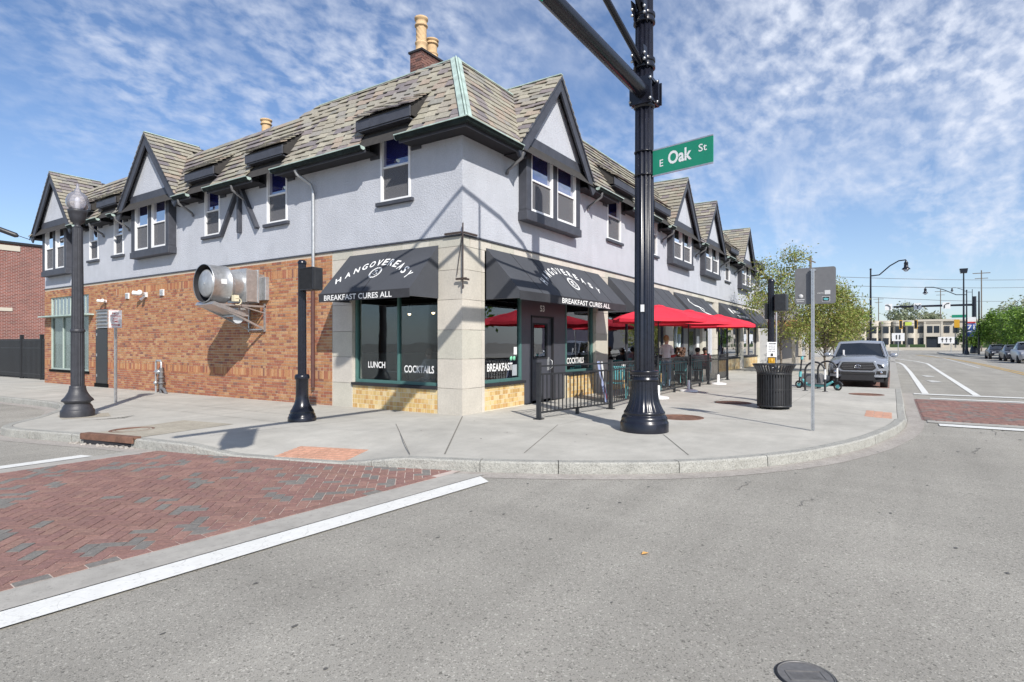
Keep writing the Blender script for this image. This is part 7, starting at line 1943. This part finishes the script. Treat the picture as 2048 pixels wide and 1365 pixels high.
for k, y_ in enumerate((-7.0, -10.5, -13.8)):
    q = thing('road_sign', ['curved arrow lane sign at the free end of the far signal arm', 'forked arrow lane sign in the middle of the far signal arm', 'curved arrow lane sign nearest the post of the far signal arm'][k], 'sign', (91.9, y_, 6.75), 'lane arrow signs on the far signal arm')
    b = MB(); b.box((91.84, y_ - .45, 6.3), (91.88, y_ + .45, 7.2)); b.build('plate', 'signw', q)
    b = MB(); s_ = (1, 0, -1)[k]
    if s_: b.path([(91.8, y_ - .2 * s_, 6.4), (91.8, y_ - .2 * s_, 6.8), (91.8, y_ + .05 * s_, 7.02), (91.8, y_ + .35 * s_, 7.05)], .05, 6)
    else: [b.path([(91.8, y_, 6.4), (91.8, y_, 6.7), (91.8, y_ + .3 * g_, 7.0)], .05, 6) for g_ in (-1, 1)]
    b.build('arrow', 'blackp', q)
q = thing('road_sign', 'small yellow green sign between the far signals', 'sign', (92, -10.8, 4.2)); b = MB(); b.box((91.8, -9.8, 4.0), (91.85, -9.0, 4.5)); b.build('plate', plain('limes', (.45, .55, .08)) and 'limes', q)
for k, y_ in enumerate((-14.9, -16.2)):
    q = thing('traffic_signal', ['amber backed signal left of the far mast', 'amber backed signal right on the far mast'][k], 'traffic light', (91, y_, 4), 'yellow signals at the far junction')
    b = MB(); b.box((90.8, y_ - .3, 3.6), (91.2, y_ + .3, 4.7)); b.build('housing', 'ochre', q)
q = thing('road_sign', 'white lane arrow sign left of the banner pole', 'sign', (100, -14.6, 0)); b = MB(); b.box((99.9, -15.3, 1.4), (100, -13.3, 2.4)); b.build('plate', 'signw', q); b = MB(); b.tube((100.05, -14.9, 0), (100.05, -14.9, 2.4), .05); b.build('post', 'galv', q)
b = MB()
for y_ in (-15.0, -14.5, -14.0): b.box((99.86, y_ + .12, 1.6), (99.9, y_ + .2, 2.2)); b.poly([(99.85, y_ + .0, 2.0), (99.85, y_ + .32, 2.0), (99.85, y_ + .16, 2.25)])
b.build('arrows', 'blackp', q)
q = thing('road_sign', 'pair of white lane arrow signs over the silver pickup roof', 'sign', (70, -8.0, 0)); b = MB(); b.box((69.9, -8.6, 1.7), (70, -7.4, 2.6)); b.build('plate', 'signw', q); b = MB(); b.box((69.86, -8.2, 1.9), (69.9, -8.1, 2.4)); b.box((69.86, -7.9, 1.9), (69.9, -7.8, 2.4)); b.build('arrows', 'blackp', q); b = MB(); b.tube((70.05, -8, 0), (70.05, -8, 1.7), .04); b.build('post', 'galv', q)
def upole(label, x_, y_, h_, cross=True, r_=.15, m_='bark'):
    t = thing('utility_pole', label, 'pole', (x_, y_, 0), 'utility poles in the distance')
    b = MB(); b.tube((x_, y_, 0), (x_, y_, h_), r_, r_ * .7, 8); b.build('post', m_, t)
    if cross: b = MB(); b.beam((x_, y_ - 1.2, h_ - .5), (x_, y_ + 1.2, h_ - .5), .1, .12); b.beam((x_, y_ - .9, h_ - 1.4), (x_, y_ + .9, h_ - 1.4), .1, .1); b.build('crossarm', m_, t)
upole('brown weathered utility pole rising behind the young trees', 48, -1.35, 9.2, False, .14)
b = MB(); b.beam((48, -1.75, 8.6), (48, -.95, 9.0), .1, .1); b.build('crossarm', 'bark', bpy.data.objects['utility_pole'])
upole('slender distant utility pole left of the far signals', 178, -4.4, 14.0, True, .13)
upole('slender utility pole with crossarms right of the floodlight mast', 118, -20.3, 14.0, True, .11)
upole('dark slender pole with lamp right of the banner', 84, -16.6, 8.0, False, .12, 'iron')
upole('distant utility pole above the beige building entrance', 175, -17.9, 15.2, True, .13)
upole('short utility pole above the round green trees', 110, -33.5, 9.5, False)
t = thing('area_lamp', 'shoebox area lamp on pole above the round trees', 'street lamp', (100, -25.5, 0)); b = MB(); b.tube((100, -25.5, 0), (100, -25.5, 9.2), .1); b.build('post', 'grey', t); b = MB(); b.box((99.8, -27.2, 9.1), (100.3, -25.4, 9.35)); b.build('head', 'iron', t)
t = thing('area_lamp', 'thin curved area lamp near the far right house', 'street lamp', (100, -36.8, 0)); b = MB(); b.tube((100, -36.8, 0), (100, -36.2, 9.0), .1); b.build('post', 'steel', t); b = MB(); b.box((99.8, -36.3, 8.8), (100.2, -34.8, 9.0)); b.build('head', 'grey', t)
for k, (p_, q_, lab) in enumerate((((60, 6, 9.3), (178, -60, 17.2), 'upper distant power line crossing the right sky'), ((60, 5, 8.2), (178, -58, 15.8), 'lower distant power line crossing the right sky'), ((60, 2, 7.0), (178, -50, 12.5), 'faint low power line above the beige building'))):
    b = MB(); P_, Q_ = V(p_), V(q_); b.path([P_.lerp(Q_, i / 10) - V((0, 0, 1.2 * math.sin(math.pi * i / 10))) for i in range(11)], .03, 4); tag(b.build('power_line', 'grey'), lab, 'wire', 'power lines over the right street')
q = thing('street_post', 'thin grey post standing on the pavement between the trees', 'pole', (13.2, -3.9, 0)); b = MB(); b.tube((13.2, -3.9, 0), (13.2, -3.9, 2.6), .03, n=8); b.build('post', 'galv', q)
# ------------------------------------------------------------------ across the street behind the camera: what the shop glass reflects
for k, (x_, y_, h_) in enumerate(((6, -27, 7.5), (14, -28, 8.5), (23, -27, 7), (33, -28, 8), (-2, -30, 7))):
    tree(['leafy street tree across the road mirrored in the left pane of the entrance', 'tallest leafy tree across the road, mirrored beside the entrance', 'short leafy tree across the road mirrored in the middle shop window', 'leafy tree across the road mirrored in the farther shop windows', 'leafy tree across the road nearest the junction corner'][k], (x_, y_, -.14), h_, 3.6, 1.6, 1800, .30, BG, 70 + k, 'trees across the road', .55, name='far_tree')
sedan('white car across the road mirrored in the shop windows', (12, -19.5, -.14), 0, 'whitetee', True, None)
sedan('grey car across the road mirrored in the shop windows', (19, -19.5, -.14), 0, 'carsilver', False, None)
